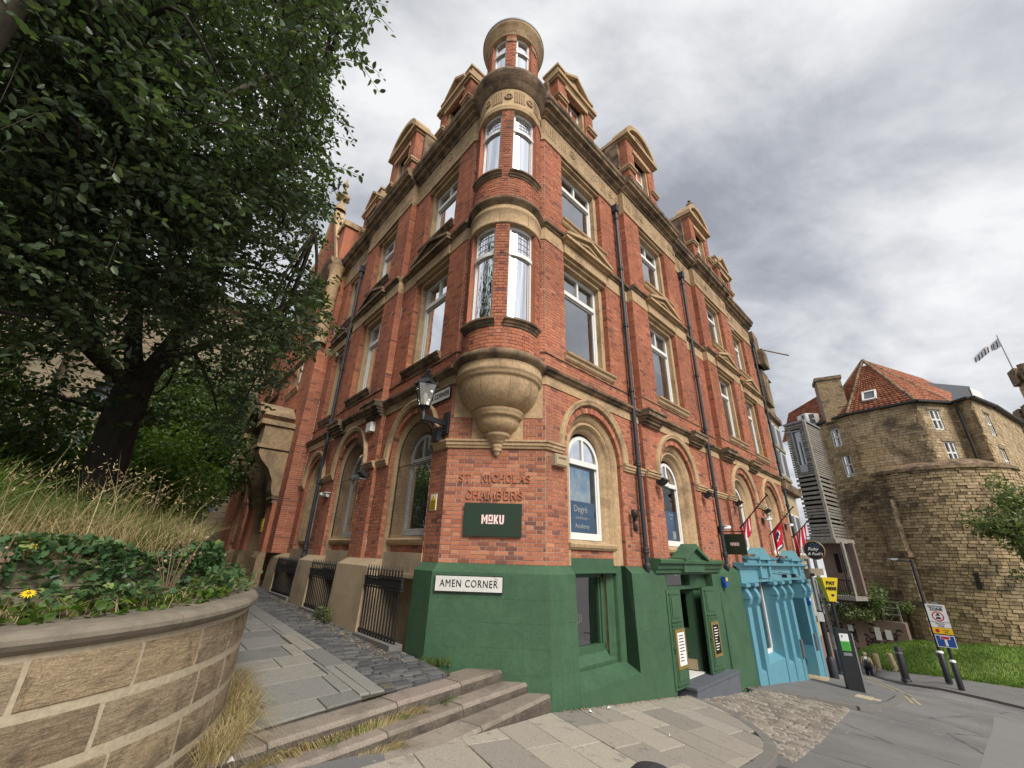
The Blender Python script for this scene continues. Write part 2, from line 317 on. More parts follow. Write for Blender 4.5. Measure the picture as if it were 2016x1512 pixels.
class MB:
    def __init__(s): s.v, s.f, s.r, s.sm, s.cur = [], [], [], [], 0.5
    def add(s, pts, faces, smooth=False, rnd=None):
        b = len(s.v); s.v.extend([tuple(p) for p in pts]); r = s.cur if rnd is None else rnd
        for f in faces: s.f.append([b + i for i in f]); s.r.append(r); s.sm.append(smooth)
        return s
    def hexa(s, p, rnd=None, back=True):
        fs = [(0, 1, 2, 3), (4, 5, 1, 0), (5, 6, 2, 1), (6, 7, 3, 2), (7, 4, 0, 3)]
        if back: fs.append((7, 6, 5, 4))
        return s.add(p, fs, rnd=rnd)
    def box(s, F, a0, a1, o0, o1, z0, z1, rnd=None, back=True):
        P = F.P
        return s.hexa([P(a0, o1, z0), P(a1, o1, z0), P(a1, o1, z1), P(a0, o1, z1), P(a0, o0, z0), P(a1, o0, z0), P(a1, o0, z1), P(a0, o0, z1)], rnd, back)
    def wbox(s, c, d, rx=None):
        """World box: centre, full sizes, optional 3x3 rotation."""
        M = rx or Matrix.Identity(3); c = Vector(c); h = [x / 2 for x in d]
        q = [(-1, -1, -1), (1, -1, -1), (1, -1, 1), (-1, -1, 1), (-1, 1, -1), (1, 1, -1), (1, 1, 1), (-1, 1, 1)]
        return s.hexa([c + M @ Vector((a * h[0], b * h[1], e_ * h[2])) for a, b, e_ in q])
    def quad(s, pts, rnd=None): return s.add(pts, [tuple(range(len(pts)))], rnd=rnd)
    def prism(s, F, pts, o0, o1, back=True):
        n = len(pts); p = [F.P(a, o1, z) for a, z in pts] + [F.P(a, o0, z) for a, z in pts]
        fs = [tuple(range(n))] + [(i, i + n, (i + 1) % n + n, (i + 1) % n) for i in range(n)]
        if back: fs.append(tuple(range(2 * n - 1, n - 1, -1)))
        return s.add(p, fs)
    def extrude(s, F, prof, a0, a1, cap=True, smooth=False):
        n = len(prof); p = [F.P(a0, o, z) for o, z in prof] + [F.P(a1, o, z) for o, z in prof]
        fs = [(i, i + 1, i + 1 + n, i + n) for i in range(n - 1)]
        s.add(p, fs, smooth)
        if cap: s.add(p[:n], [tuple(range(n))]); s.add(p[n:], [tuple(range(n))])
        return s
    def follow(s, F, prof, steps):
        """Extrude a profile along a broken front: steps = [(a, extra_offset), ...] corner points in order."""
        n = len(prof); p = []; 
        for a, e_ in steps: p += [F.P(a, o + e_, z) for o, z in prof]
        fs = []
        for k in range(len(steps) - 1): fs += [(k * n + i, k * n + i + 1, (k + 1) * n + i + 1, (k + 1) * n + i) for i in range(n - 1)]
        return s.add(p, fs)
    def arch(s, F, c, zs, zb, prof, n=22, smooth=True, a0=0, a1=180):
        path = []
        if zb < zs - 1e-6 and a0 == 0: path.append(('l', zb))
        for i in range(n + 1): path.append(('a', radians(a0 + (a1 - a0) * i / n)))
        if zb < zs - 1e-6 and a1 == 180: path.append(('r', zb))
        m = len(prof); p = []
        for k, q in path:
            for r, o in prof:
                if k == 'l': p.append(F.P(c - r, o, q))
                elif k == 'r': p.append(F.P(c + r, o, q))
                else: p.append(F.P(c - r * cos(q), o, zs + r * sin(q)))
        fs = [(k * m + i, k * m + i + 1, (k + 1) * m + i + 1, (k + 1) * m + i) for k in range(len(path) - 1) for i in range(m - 1)]
        return s.add(p, fs, smooth)
    def lathe(s, C, prof, n=40, a0=-180, a1=180, nv=Vector((0, -1, 0)), uv=Vector((1, 0, 0)), smooth=True, axis=None):
        C = Vector(C); m = len(prof); p = []
        for k in range(n + 1):
            t = radians(a0 + (a1 - a0) * k / n); d = nv * cos(t) + uv * sin(t)
            for r, z in prof: p.append(C + d * r + (axis or Vector((0, 0, 1))) * z)
        fs = [(k * m + i, k * m + i + 1, (k + 1) * m + i + 1, (k + 1) * m + i) for k in range(n) for i in range(m - 1)]
        return s.add(p, fs, smooth)
    def tube(s, path, r, n=8, cap=True):
        path = [Vector(q) for q in path]; rs = r if isinstance(r, (list, tuple)) else [r] * len(path)
        b = []; prev = None
        for i, q in enumerate(path):
            d = (path[min(i + 1, len(path) - 1)] - path[max(i - 1, 0)]).normalized()
            x = d.orthogonal() if prev is None else (prev - d * prev.dot(d))
            x.normalize(); prev = x; y = d.cross(x)
            b += [q + (x * cos(2 * pi * k / n) + y * sin(2 * pi * k / n)) * rs[i] for k in range(n)]
        fs = [(i * n + k, i * n + (k + 1) % n, (i + 1) * n + (k + 1) % n, (i + 1) * n + k) for i in range(len(path) - 1) for k in range(n)]
        s.add(b, fs, True)
        if cap: s.add(b[:n], [tuple(range(n))]); s.add(b[-n:], [tuple(range(n))])
        return s
    def ball(s, c, r, n=10, sq=1.0):
        return s.lathe(Vector(c), [(r * sin(pi * i / n), -r * sq * cos(pi * i / n)) for i in range(n + 1)], 14)
    def mesh(s, name):
        me = bpy.data.meshes.new(name); me.from_pydata(s.v, [], s.f)
        at = me.attributes.new('rnd', 'FLOAT', 'FACE'); at.data.foreach_set('value', np.array(s.r, dtype=np.float32))
        me.polygons.foreach_set('use_smooth', np.array(s.sm, dtype=bool)); me.update(); return me
    def build(s, name, mat, parent=None, **kw): return obj(name, s.mesh(name), mat, parent, **kw)

WM = {}
def setp(o, label=None, cat=None, group=None, kind=None):
    if label: o['label'] = label
    if cat: o['category'] = cat
    if group: o['group'] = group
    if kind: o['kind'] = kind
    return o
def obj(name, me, mat, parent=None, local=False, mw=None, **tags):
    o = bpy.data.objects.new(name, me)
    if mat:
        mm = MATS[mat] if isinstance(mat, str) else mat
        if me.materials: me.materials[0] = mm
        else: me.materials.append(mm)
    COL.objects.link(o)
    M = mw or Matrix.Identity(4)
    if parent is not None:
        o.parent = parent
        if not local: o.matrix_parent_inverse = WM[parent.name].inverted()
    o.matrix_basis = M
    WM[o.name] = (WM[parent.name] @ M) if (parent is not None and local) else M
    return setp(o, **tags)
def thing(name, label, cat, loc=(0, 0, 0), rotz=0.0, group=None, rot=None):
    o = bpy.data.objects.new(name, None); COL.objects.link(o)
    M = Matrix.Translation(Vector(loc)) @ (rot.to_4x4() if rot else Matrix.Rotation(rotz, 4, 'Z'))
    o.matrix_basis = M; WM[o.name] = M; o.empty_display_size = .2
    return setp(o, label, cat, group)
def copy_tree(o, M=None, parent=None, label=None):
    c = o.copy(); COL.objects.link(c)
    if M is not None: c.matrix_basis = M
    WM[c.name] = c.matrix_basis.copy()
    if parent is not None: c.parent = parent
    if label: c['label'] = label
    for ch in [x for x in bpy.data.objects if x.parent == o]:
        k = ch.copy(); COL.objects.link(k); k.parent = c
        for g in [x for x in bpy.data.objects if x.parent == ch]:
            g2 = g.copy(); COL.objects.link(g2); g2.parent = k
    return c

def cut(iv, holes):
    for h in holes:
        if h is None: continue
        a, b = h; nx = []
        for x, y in iv:
            if b <= x or a >= y: nx.append((x, y)); continue
            if a > x: nx.append((x, a))
            if b < y: nx.append((b, y))
        iv = nx
    return [q for q in iv if q[1] - q[0] > .012]
UNIT = None
def unit_brick():
    global UNIT
    if UNIT is None:
        b = .06; v = [(-.5, .5, -.5), (.5, .5, -.5), (.5, .5, .5), (-.5, .5, .5), (-.5, -.5, -.5), (.5, -.5, -.5), (.5, -.5, .5), (-.5, -.5, .5)]
        UNIT = bpy.data.meshes.new('brick'); UNIT.from_pydata(v, [], [(0, 1, 2, 3), (4, 5, 1, 0), (5, 6, 2, 1), (6, 7, 3, 2), (7, 4, 0, 3)]); UNIT.materials.append(MATS['brick_single'])
    return UNIT
SINGLE = {'n': 0}
def lay(F, a0, a1, z0, z1, mb, mort, off=0.0, opens=(), course=.0667, L=.200, gap=.011, depth=.05, rec=.007, single=None, rough=0.0, lo=0.0, hi=1.0, head=4, irr=None):
    """Courses of bricks between a0..a1, z0..z1 with openings; mortar sheet behind. single(a,b,z) -> parent part for bricks built as objects."""
    n = max(1, round((z1 - z0) / course)); ch = (z1 - z0) / n
    for k in range(n):
        za = z0 + k * ch; zc = za + ch / 2
        iv = cut([(a0, a1)], [f(zc) for f in opens])
        hd = head and (k % head == 0); unit = L / 2 if hd else L
        ph = (L / 4 if hd else (L / 2 if k % 2 else 0.0)); i0 = -2
        for a, b in iv:
            sub = max(1, int((b - a) / .25)) if isinstance(F, (Cyl, Poly)) else 1
            for q in range(sub):
                x, y = a + (b - a) * q / sub, a + (b - a) * (q + 1) / sub
                mort.quad([F.P(x, off - rec, za), F.P(y, off - rec, za), F.P(y, off - rec, za + ch), F.P(x, off - rec, za + ch)])
            i = 2 * math.floor((a - a0) / (1.5 * L)) - 2 if head else math.floor((a - a0 - ph) / unit); run = a - (random.random() * irr[0] if irr else 0)
            while True:
                if irr: x = run; run += random.uniform(*irr); y = run
                elif head:                                    # stretcher and header in turn, shifted every other course
                    q_, r_ = divmod(i, 2); x = a0 + q_ * 1.5 * L + r_ * L - (k % 2) * .75 * L; y = x + (L / 2 if r_ else L); i += 1
                    if y <= a + .012: continue
                else: x = a0 + ph + i * unit; y = x + unit; i += 1
                if x >= b - .012: break
                x = max(x, a); y = min(y, b)
                if y - x < .03: continue
                x += gap / 2; y -= gap / 2; zl, zh = za + gap / 2, za + ch - gap / 2
                r = random.random() if irr else (random.random() * .2 if random.random() < .07 else min(1, max(.1, random.gauss(.55, .17)))); r = lo + (hi - lo) * r
                j = (random.random() - .5) * .004 + rough * random.random()
                par = single(x, y, zc) if single and SINGLE['n'] < 300 else None
                if par is not None:
                    SINGLE['n'] += 1
                    u, nn = F.dirs((x + y) / 2); c = F.P((x + y) / 2, off + j - depth / 2, zc)
                    M = Matrix(((u.x * (y - x), nn.x * depth, 0, c.x), (u.y * (y - x), nn.y * depth, 0, c.y), (0, 0, zh - zl, c.z), (0, 0, 0, 1)))
                    obj('brick', unit_brick(), None, par, mw=M)
                else:
                    mb.box(F, x, y, off - depth, off + j, zl, zh, rnd=r, back=False)

def text_mesh(txt, size, ext=.004, align='CENTER', shear=0.0, bold=0.0, spacing=1.0):
    cu = bpy.data.curves.new('text', 'FONT'); cu.body = txt; cu.size = size; cu.extrude = ext; cu.align_x = align; cu.align_y = 'CENTER'; cu.shear = shear; cu.offset = bold; cu.space_character = spacing; cu.resolution_u = 3
    o = bpy.data.objects.new('text', cu); COL.objects.link(o)
    dg = bpy.context.evaluated_depsgraph_get(); me = bpy.data.meshes.new_from_object(o.evaluated_get(dg)); bpy.data.objects.remove(o); bpy.data.curves.remove(cu)
    me.materials.clear(); return me
def face_matrix(x, z, n, p, sx=1.0, sy=1.0):
    x, z, n = Vector(x), Vector(z), Vector(n)
    return Matrix(((x.x * sx, z.x * sy, n.x, p[0]), (x.y * sx, z.y * sy, n.y, p[1]), (x.z * sx, z.z * sy, n.z, p[2]), (0, 0, 0, 1)))
ZUP = Vector((0, 0, 1))
def put_text(txt, size, p, x, n, mat, parent, name='lettering', z=ZUP, sx=1.0, sy=1.0, **kw):
    return obj(name, text_mesh(txt, size, **kw), mat, parent, mw=face_matrix(x, z, n, p, sx, sy))
# block letters of the restaurant's name on a unit cell (width of word = 1.0, height .40)
def moku_mesh():
    mb = MB(); F = Frame((0, 0), Vector((1, 0, 0)), Vector((0, 0, 1)))
    class L2:
        def P(s, a, o, z): return Vector((a, z, o))
    G = L2(); r = lambda a, b, c, d: mb.box(G, a, b, 0, .004, c, d)
    # M
    r(0, .08, 0, .4); r(.20, .28, 0, .4); mb.prism(G, [(.08, .4), (.14, .22), (.20, .4), (.20, .26), (.14, .08), (.08, .26)], 0, .004)
    # small raised O with bar below
    r(.32, .38, .12, .4); r(.46, .52, .12, .4); r(.38, .46, .33, .4); r(.38, .46, .12, .19); r(.32, .52, 0, .06)
    # K
    r(.56, .64, 0, .4); mb.prism(G, [(.64, .25), (.70, .4), (.78, .4), (.70, .20), (.78, 0), (.70, 0), (.64, .15)], 0, .004)
    # U
    r(.81, .89, .06, .4); r(.95, 1.03, .06, .4); r(.84, 1.0, 0, .075)
    return mb.mesh('lettering')
MOKU = None
def put_moku(p, x, n, w, mat, parent, z=ZUP):
    global MOKU
    if MOKU is None: MOKU = moku_mesh()
    me = MOKU.copy(); s = w / 1.03
    return obj('lettering', me, mat, parent, mw=face_matrix(x, z, n, Vector(p) - Vector(x) * w / 2 - Vector(z) * .2 * s, s, s))
# stroke capitals with serifs for the carved name
GLY = {'S': [[(.82, .80), (.70, .95), (.45, 1), (.2, .92), (.12, .75), (.25, .60), (.55, .48), (.80, .35), (.86, .2), (.72, .05), (.45, 0), (.2, .05), (.1, .2)]],
 'T': [[(.5, 0), (.5, 1)], [(.05, .97), (.95, .97)], [(.05, .97), (.05, .84)], [(.95, .97), (.95, .84)], [(.32, 0), (.68, 0)]],
 'N': [[(.12, 0), (.12, 1)], [(.12, 1), (.88, 0)], [(.88, 0), (.88, 1)], [(0, 0), (.26, 0)], [(0, 1), (.2, 1)], [(.74, 1), (1, 1)]],
 'I': [[(.5, 0), (.5, 1)], [(.3, 0), (.7, 0)], [(.3, 1), (.7, 1)]],
 'C': [[(.92, .80), (.75, .96), (.5, 1), (.25, .9), (.08, .65), (.06, .4), (.2, .12), (.45, 0), (.72, .04), (.92, .2)], [(.92, .80), (.92, .96)]],
 'H': [[(.12, 0), (.12, 1)], [(.88, 0), (.88, 1)], [(.12, .52), (.88, .52)], [(0, 0), (.25, 0)], [(0, 1), (.25, 1)], [(.75, 0), (1, 0)], [(.75, 1), (1, 1)]],
 'O': [[(.5 + .46 * cos(t * pi / 8), .5 + .5 * sin(t * pi / 8)) for t in range(17)]],
 'L': [[(.15, 0), (.15, 1)], [(.02, 0), (.85, 0)], [(.85, 0), (.85, .2)], [(.02, 1), (.3, 1)]],
 'A': [[(.06, 0), (.5, 1)], [(.5, 1), (.94, 0)], [(.22, .36), (.78, .36)], [(-.04, 0), (.2, 0)], [(.8, 0), (1.04, 0)]],
 'M': [[(.06, 0), (.14, 1)], [(.14, 1), (.5, .1)], [(.5, .1), (.86, 1)], [(.86, 1), (.94, 0)], [(-.06, 0), (.2, 0)], [(.8, 0), (1.06, 0)]],
 'B': [[(.14, 0), (.14, 1)], [(.02, 1), (.55, 1), (.76, .9), (.78, .7), (.6, .54), (.14, .53)], [(.6, .54), (.84, .42), (.86, .18), (.68, 0), (.02, 0)]],
 'E': [[(.14, 0), (.14, 1)], [(.02, 1), (.82, 1), (.82, .84)], [(.14, .53), (.6, .53)], [(.02, 0), (.86, 0), (.86, .18)]],
 'R': [[(.14, 0), (.14, 1)], [(.02, 1), (.55, 1), (.76, .9), (.78, .68), (.6, .52), (.14, .5)], [(.5, .5), (.92, 0), (1.02, 0)], [(.02, 0), (.28, 0)]],
 '.': [[(.45, 0), (.45, .06)]]}
def carved(F, txt, s0, s1, zb, h, o0, o1, mb, adv=None):
    wid = {'I': .55, 'M': 1.25, '.': .5, ' ': .75, 'L': .9, 'E': .9, 'S': .85}
    tot = sum(wid.get(c, 1.0) + .22 for c in txt); k = (s1 - s0) / tot; x = s0; th = h * .072
    for ch in txt:
        w = wid.get(ch, 1.0) * k
        for pl in GLY.get(ch, []):
            for (xa, ya), (xb, yb) in zip(pl, pl[1:]):
                a = Vector((x + xa * w, zb + ya * h)); b = Vector((x + xb * w, zb + yb * h)); d = (b - a)
                if d.length < 1e-6: continue
                d.normalize(); t_ = th * (1.25 if abs(d.y) > .5 else .8); nn = Vector((-d.y, d.x)) * t_ / 2; a -= d * th * .3; b += d * th * .3
                mb.prism(F, [tuple(a - nn), tuple(b - nn), tuple(b + nn), tuple(a + nn)], o0, o1, back=False)
        x += (wid.get(ch, 1.0) + .22) * k
# ------------------------------------------------------------------ site frames
R0 = (0.618, 7.0); L0 = (-1.0825, 7.0951)
ur, nr = V2(46.2), Vector((cos(radians(46.2)), -sin(radians(46.2)), 0))
ul = V2(-41.1); nl = Vector((-cos(radians(41.1)), -sin(radians(41.1)), 0))
uc = V2(93.2); nc = Vector((cos(radians(93.2)), -sin(radians(93.2)), 0))
FR, FL, FC = Frame(R0, ur, nr), Frame(L0, ul, nl), Frame(L0, uc, nc)
CW = 1.703
TC = FC.P(CW / 2, 0, 0)                      # turret axis
def zpav(u, d):
    """Pavement level beside the street front (u along it, d away from it)."""
    b = -1.96 - .115 * min(u, 16) - .165 * max(0, u - 16) if u > -9 else -.925
    return b - .05 * max(-3.0, min(d, 12))
def zalley(u): return -1.42 + .033 * max(-1, min(u, 14))

BUILD = thing('brick_building', 'four storey red brick corner building with round stone turret and green painted base', 'building', FC.P(CW / 2, 0, -1.9))
bricks, mort = MB(), MB()
Z_PL, Z_S1, Z_S2, Z_FR, Z_CO = -.15, 3.10, 6.63, 9.36, 10.2
A_SP, A_R = 1.80, .895

def hole(c, w, z0, z1): return lambda z: (c - w / 2, c + w / 2) if z0 < z < z1 else None
def arch_hole(c, k=1.0, zs=A_SP):
    def f(z):
        if z < zs: return (c - A_R * k, c + A_R * k)
        q = (1.0 * k) ** 2 - (z - zs) ** 2
        return (c - sqrt(q), c + sqrt(q)) if q > 0 else None
    return f
RB = [dict(c=1.45, w=1.64, p=0.0, ac=1.47, k=1.0), dict(c=4.92, w=1.60, p=.16, ac=4.90, k=1.0), dict(c=9.74, w=1.60, p=.16, ac=9.70, k=1.0), dict(c=12.88, w=1.50, p=0.0, ac=12.88, k=1.0)]
LB = [dict(c=1.38, w=1.48, p=0.0, ac=1.38, k=.95), dict(c=4.36, w=1.42, p=.15, ac=4.36, k=.95), dict(c=7.25, w=1.10, p=0.0, ac=7.22, k=.80)]
RS = [(0, 3.3, 0), (3.3, 6.55, 1), (6.55, 8.17, 0), (8.17, 11.31, 1), (11.31, 14.65, 0)]
LS = [(0, 2.82, 0), (2.82, 5.87, 1), (5.87, 8.45, 0)]
W1, W2 = (3.62, 6.30), (7.12, 9.36)
def low_p(b): return .08 if b['p'] else 0.0

def walls(F, segs, bays, single=None):
    for a0, a1, pr in segs:
        bs = [b for b in bays if a0 - .2 < b['c'] < a1 + .2]
        op = [arch_hole(b['ac'], b['k']) for b in bs]
        lay(F, a0, a1, Z_PL, 2.91, bricks, mort, off=.08 * pr, opens=op, single=single)
        op = [hole(b['c'], b['w'], *W1) for b in bs]
        lay(F, a0, a1, 3.25, 6.30, bricks, mort, off=.16 * pr, opens=op)
        op = [hole(b['c'], b['w'], *W2) for b in bs]
        lay(F, a0, a1, 6.77, 9.36, bricks, mort, off=.16 * pr, opens=op)
        if pr:                                  # side returns of the breakfront
            for a, sg in ((a0, -1), (a1, 1)):
                G = Frame(F.P(a, 0, 0), F.n, F.u * sg)
                lay(G, 0, .08, Z_PL, 2.91, bricks, mort, L=.16, head=0)
                for z0, z1 in ((3.25, 6.30), (6.77, 9.36)): lay(G, 0, .16, z0, z1, bricks, mort, L=.32, head=0)
WALL = MB().box(FC, .2, 1.5, -.62, -.55, -.15, 10.0).build('wall', 'brick', BUILD)      # inner leaf behind the corner; the single bricks hang on it
def pick(a, b, z): return WALL
lay(FC, 0, CW, Z_PL, 1.69, bricks, mort, single=pick)
lay(FC, 0, CW, 1.85, 2.91, bricks, mort, opens=[lambda z: (CW / 2 - (.80 if z > 2.25 else .45), CW / 2 + (.80 if z > 2.25 else .45))])
lay(FC, 0, CW, 3.25, 9.36, bricks, mort, opens=[lambda z: (CW / 2 - .62, CW / 2 + .62)])
def pick_r(a, b, z): return WALL if (a < .60 and z < 1.7) else None
walls(FR, RS, RB, pick_r)
walls(FL, LS, LB)

# stone panels behind the turret's bowl
mb = MB()
mb.box(FC, CW / 2 - .80, CW / 2 + .80, -.05, .012, 2.25, 2.91); mb.box(FC, CW / 2 - .45, CW / 2 + .45, -.05, .012, 1.86, 2.25)
mb.build('backing_panel', 'sandstone', BUILD)

# --- mouldings that run round the whole front
def corner_run(name, prof, mat, segk, ext=(0.0, 0.0), pj=.16, ends=True, tur=True):
    """One course of stone: down the left front, across the corner and down the right front."""
    m = MB(); tr, tl = .435, .421
    st = []
    for a0, a1, pr in RS: st += [(a0, pj * pr * segk), (a1, pj * pr * segk)]
    n = len(prof); cols = []
    for a0, a1, pr in reversed(LS):
        e_ = pj * pr * segk
        for a in ((a1, a0)): cols.append([FL.P(a if a > 0 else -o * tl, o + e_, z) for o, z in prof])
    mid = len(cols)
    for a0, a1, pr in RS:
        e_ = pj * pr * segk
        for a in (a0, a1): cols.append([FR.P(a if a > 0 else -o * tr, o + e_, z) for o, z in prof])
    p = [q for c in cols for q in c]
    fs = [(k * n + i, k * n + i + 1, (k + 1) * n + i + 1, (k + 1) * n + i) for k in range(len(cols) - 1) for i in range(n - 1)]
    m.add(p, fs); m.add(cols[0], [tuple(range(n))]); m.add(cols[-1], [tuple(range(n))])
    return m.build(name, mat, BUILD)
# lower and upper string courses, frieze, cornice
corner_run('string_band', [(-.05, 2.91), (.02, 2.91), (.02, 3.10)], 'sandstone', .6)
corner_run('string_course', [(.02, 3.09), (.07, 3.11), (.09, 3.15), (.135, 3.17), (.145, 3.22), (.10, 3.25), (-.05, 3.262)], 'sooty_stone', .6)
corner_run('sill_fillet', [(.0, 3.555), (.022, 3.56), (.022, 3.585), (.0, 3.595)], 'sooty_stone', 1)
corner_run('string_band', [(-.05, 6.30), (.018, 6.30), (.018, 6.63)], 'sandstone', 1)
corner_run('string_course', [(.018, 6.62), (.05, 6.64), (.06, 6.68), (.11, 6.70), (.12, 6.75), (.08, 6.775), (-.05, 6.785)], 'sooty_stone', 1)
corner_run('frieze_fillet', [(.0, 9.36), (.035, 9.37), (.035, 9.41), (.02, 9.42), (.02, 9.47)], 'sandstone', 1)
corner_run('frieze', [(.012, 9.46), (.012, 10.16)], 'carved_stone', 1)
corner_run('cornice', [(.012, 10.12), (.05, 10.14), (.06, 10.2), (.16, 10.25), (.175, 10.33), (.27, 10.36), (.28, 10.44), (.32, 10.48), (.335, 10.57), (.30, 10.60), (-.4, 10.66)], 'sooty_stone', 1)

# impost bands beside the arches and moulded brackets under the breakfronts
def bands(F, segs, bays, edge0):
    m = MB(); prof = [(-.02, 1.69), (.03, 1.695), (.04, 1.73), (.06, 1.745), (.06, 1.79), (.085, 1.805), (.085, 1.84), (-.02, 1.86)]
    for a0, a1, pr in segs:
        iv = cut([(a0 if a0 > 0 else -.03, a1)], [(b['ac'] - 1.0 * b['k'], b['ac'] + 1.0 * b['k']) for b in bays])
        for a, b in iv: MB().extrude(F, [(o + .08 * pr, z) for o, z in prof], a, b).build('impost_band', 'sandstone', BUILD)
    for a0, a1, pr in segs:
        if pr:
            for c in (a0 + .38, a1 - .38):
                q = MB()
                for k, (e_, z0, z1) in enumerate(((.09, 2.90, 2.96), (.15, 2.96, 3.03), (.20, 3.03, 3.09), (.27, 3.09, 3.20), (.30, 3.20, 3.245))):
                    q.box(F, c - .36 - e_ * .25, c + .36 + e_ * .25, 0, .06 + e_, z0, z1)
                q.build('pilaster_base', 'sooty_stone', BUILD)
bands(FR, RS, RB, 0); bands(FL, LS, LB, 0)
q = MB(); prof = [(-.02, 1.69), (.03, 1.695), (.04, 1.73), (.06, 1.745), (.06, 1.79), (.085, 1.805), (.085, 1.84), (-.02, 1.86)]
q.extrude(FC, prof, -.034, CW + .034); q.build('impost_band', 'sandstone', BUILD)

# carved panels of the frieze
def carving(F, segs):
    for a0, a1, pr in segs:
        m = MB(); o = .012 + .16 * pr; x = a0 + .12
        while x < a1 - .15:
            kind = int((x - a0) / .62) % 3
            if kind == 0:
                for j in range(4): m.box(F, x + j * .085, x + j * .085 + .045, o - .01, o + .012, 9.62, 10.02)
                x += .42
            elif kind == 1:
                m.lathe(F.P(x + .12, o, 9.82), [(.0, .014), (.05, .014), (.055, 0)], 14, nv=ZUP, uv=F.u, axis=F.n)
                m.lathe(F.P(x + .12, o, 9.82), [(.085, 0), (.09, .016), (.125, .016), (.13, 0)], 16, nv=ZUP, uv=F.u, axis=F.n); x += .34
            else:
                for j in range(7):
                    px, pz = x + .07 + random.random() * .34, 9.6 + random.random() * .42
                    m.lathe(F.P(px, o - .005, pz), [(0, .018), (.035, .013), (.05, 0)], 7, nv=ZUP, uv=F.u, axis=F.n)
                x += .52
        m.build('frieze_carving', 'carved_stone', BUILD, kind='stuff')
carving(FR, RS); carving(FL, LS)

# --- windows
def reveal(F, c, w, z0, z1, p, d=.13):
    for sg in (-1, 1):
        G = Frame(F.P(c + sg * w / 2, p, 0), F.n * -1, F.u * -sg)
        lay(G, 0, d, z0, z1, bricks, mort, L=d * 2, head=0)
def room(m, F, c, w, z0, z1, o, d=.8):
    P = F.P; a, b = c - w / 2, c + w / 2
    m.quad([P(a, o - d, z0), P(b, o - d, z0), P(b, o - d, z1), P(a, o - d, z1)]); m.quad([P(a, o, z0), P(a, o - d, z0), P(a, o - d, z1), P(a, o, z1)])
    m.quad([P(b, o, z0), P(b, o - d, z0), P(b, o - d, z1), P(b, o, z1)]); m.quad([P(a, o, z0), P(b, o, z0), P(b, o - d, z0), P(a, o - d, z0)]); m.quad([P(a, o, z1), P(b, o, z1), P(b, o - d, z1), P(a, o - d, z1)])
def drape(F, a0, a1, o, z0, z1, folds=5):
    m = MB(); n = folds * 4; p = []
    for i in range(n + 1):
        t = i / n; oo = o + .022 * sin(t * folds * 2 * pi); p += [F.P(a0 + (a1 - a0) * t, oo, z0), F.P(a0 + (a1 - a0) * t, oo, z1)]
    m.add(p, [(2 * i, 2 * i + 2, 2 * i + 3, 2 * i + 1) for i in range(n)], True); return m
def rect_window(F, c, w, z0, z1, p, style=0):
    """z0..z1: the opening in the brickwork including the sill."""
    reveal(F, c, w, z0 + .18, z1, p)
    fr = MB(); iw = w / 2 - .13; a, b = c - iw, c + iw; zb, zt = z0 + .18, z1 - .17; o0, o1 = p - .31, p - .245
    zt2 = zb + (zt - zb) * .74
    fr.box(F, a, a + .075, o0, o1, zb, zt); fr.box(F, b - .075, b, o0, o1, zb, zt); fr.box(F, a + .075, b - .075, o0, o1, zt - .075, zt); fr.box(F, a + .075, b - .075, o0, o1, zb, zb + .07)
    fr.box(F, a + .075, b - .075, o0, o1 + .025, zt2 - .05, zt2 + .05); fr.box(F, c - .03, c + .03, o0, o1 - .005, zt2 + .05, zt - .075)
    fr.box(F, a + .075, a + .115, o0 + .01, o1 - .02, zb + .07, zt2 - .05); fr.box(F, b - .115, b - .075, o0 + .01, o1 - .02, zb + .07, zt2 - .05); fr.box(F, a + .115, b - .115, o0 + .01, o1 - .02, zt2 - .085, zt2 - .05)
    win = fr.build('window', 'white_paint', BUILD)
    g = p - .285
    for x0, x1, y0, y1 in ((a + .115, b - .115, zb + .07, zt2 - .085), (a + .075, c - .03, zt2 + .05, zt - .075), (c + .03, b - .075, zt2 + .05, zt - .075)):
        MB().quad([F.P(x0, g, y0), F.P(x1, g, y0), F.P(x1, g, y1), F.P(x0, g, y1)]).build('pane', 'glass', win)
    s = MB()
    for sg in (-1, 1): s.box(F, *sorted((c + sg * (w / 2 - .13), c + sg * (w / 2 - .001))), p - .32, p - .125, zb, z1)
    s.box(F, c - iw - .002, c + iw + .002, p - .32, p - .10, z1 - .17, z1 - .07); s.box(F, c - w / 2 + .001, c + w / 2 - .001, p - .32, p - .02, z1 - .07, z1 - .002)
    s.build('surround', 'sandstone', win)
    q = MB(); q.extrude(F, [(p - .33, zb - .17), (p + .015, zb - .17), (p + .05, zb - .13), (p + .06, zb - .08), (p + .10, zb - .05), (p + .11, zb - .01), (p - .33, zb + .012)], c - w / 2 - .06, c + w / 2 + .06)
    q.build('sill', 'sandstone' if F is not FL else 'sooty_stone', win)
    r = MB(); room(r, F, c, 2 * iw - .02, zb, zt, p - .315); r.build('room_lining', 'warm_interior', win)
    cw = iw * (.62 if style == 0 else .45)
    if style in (0, 1): drape(F, b - .06 - cw * .6, b - .06, p - .42, zb + .02, zt - .02).build('curtain', 'curtain' if style == 1 else 'brown_curtain', win)
    if style == 1: drape(F, a + .06, a + .06 + cw * .9, p - .42, zb + .02, zt - .02).build('curtain', 'curtain', win)
    if style in (0, 1): MB().quad([F.P(a + .06, p - .40, zt - (.95 if style else .5) * (zt - zb) * .55), F.P(b - .06, p - .40, zt - (.95 if style else .5) * (zt - zb) * .55), F.P(b - .06, p - .40, zt), F.P(a + .06, p - .40, zt)]).build('blind', 'cream_blind', win)
    if style == 2: drape(F, a + .06, b - .06, p - .45, zb + .02, zt - .02, 9).build('curtain', 'brown_curtain', win)
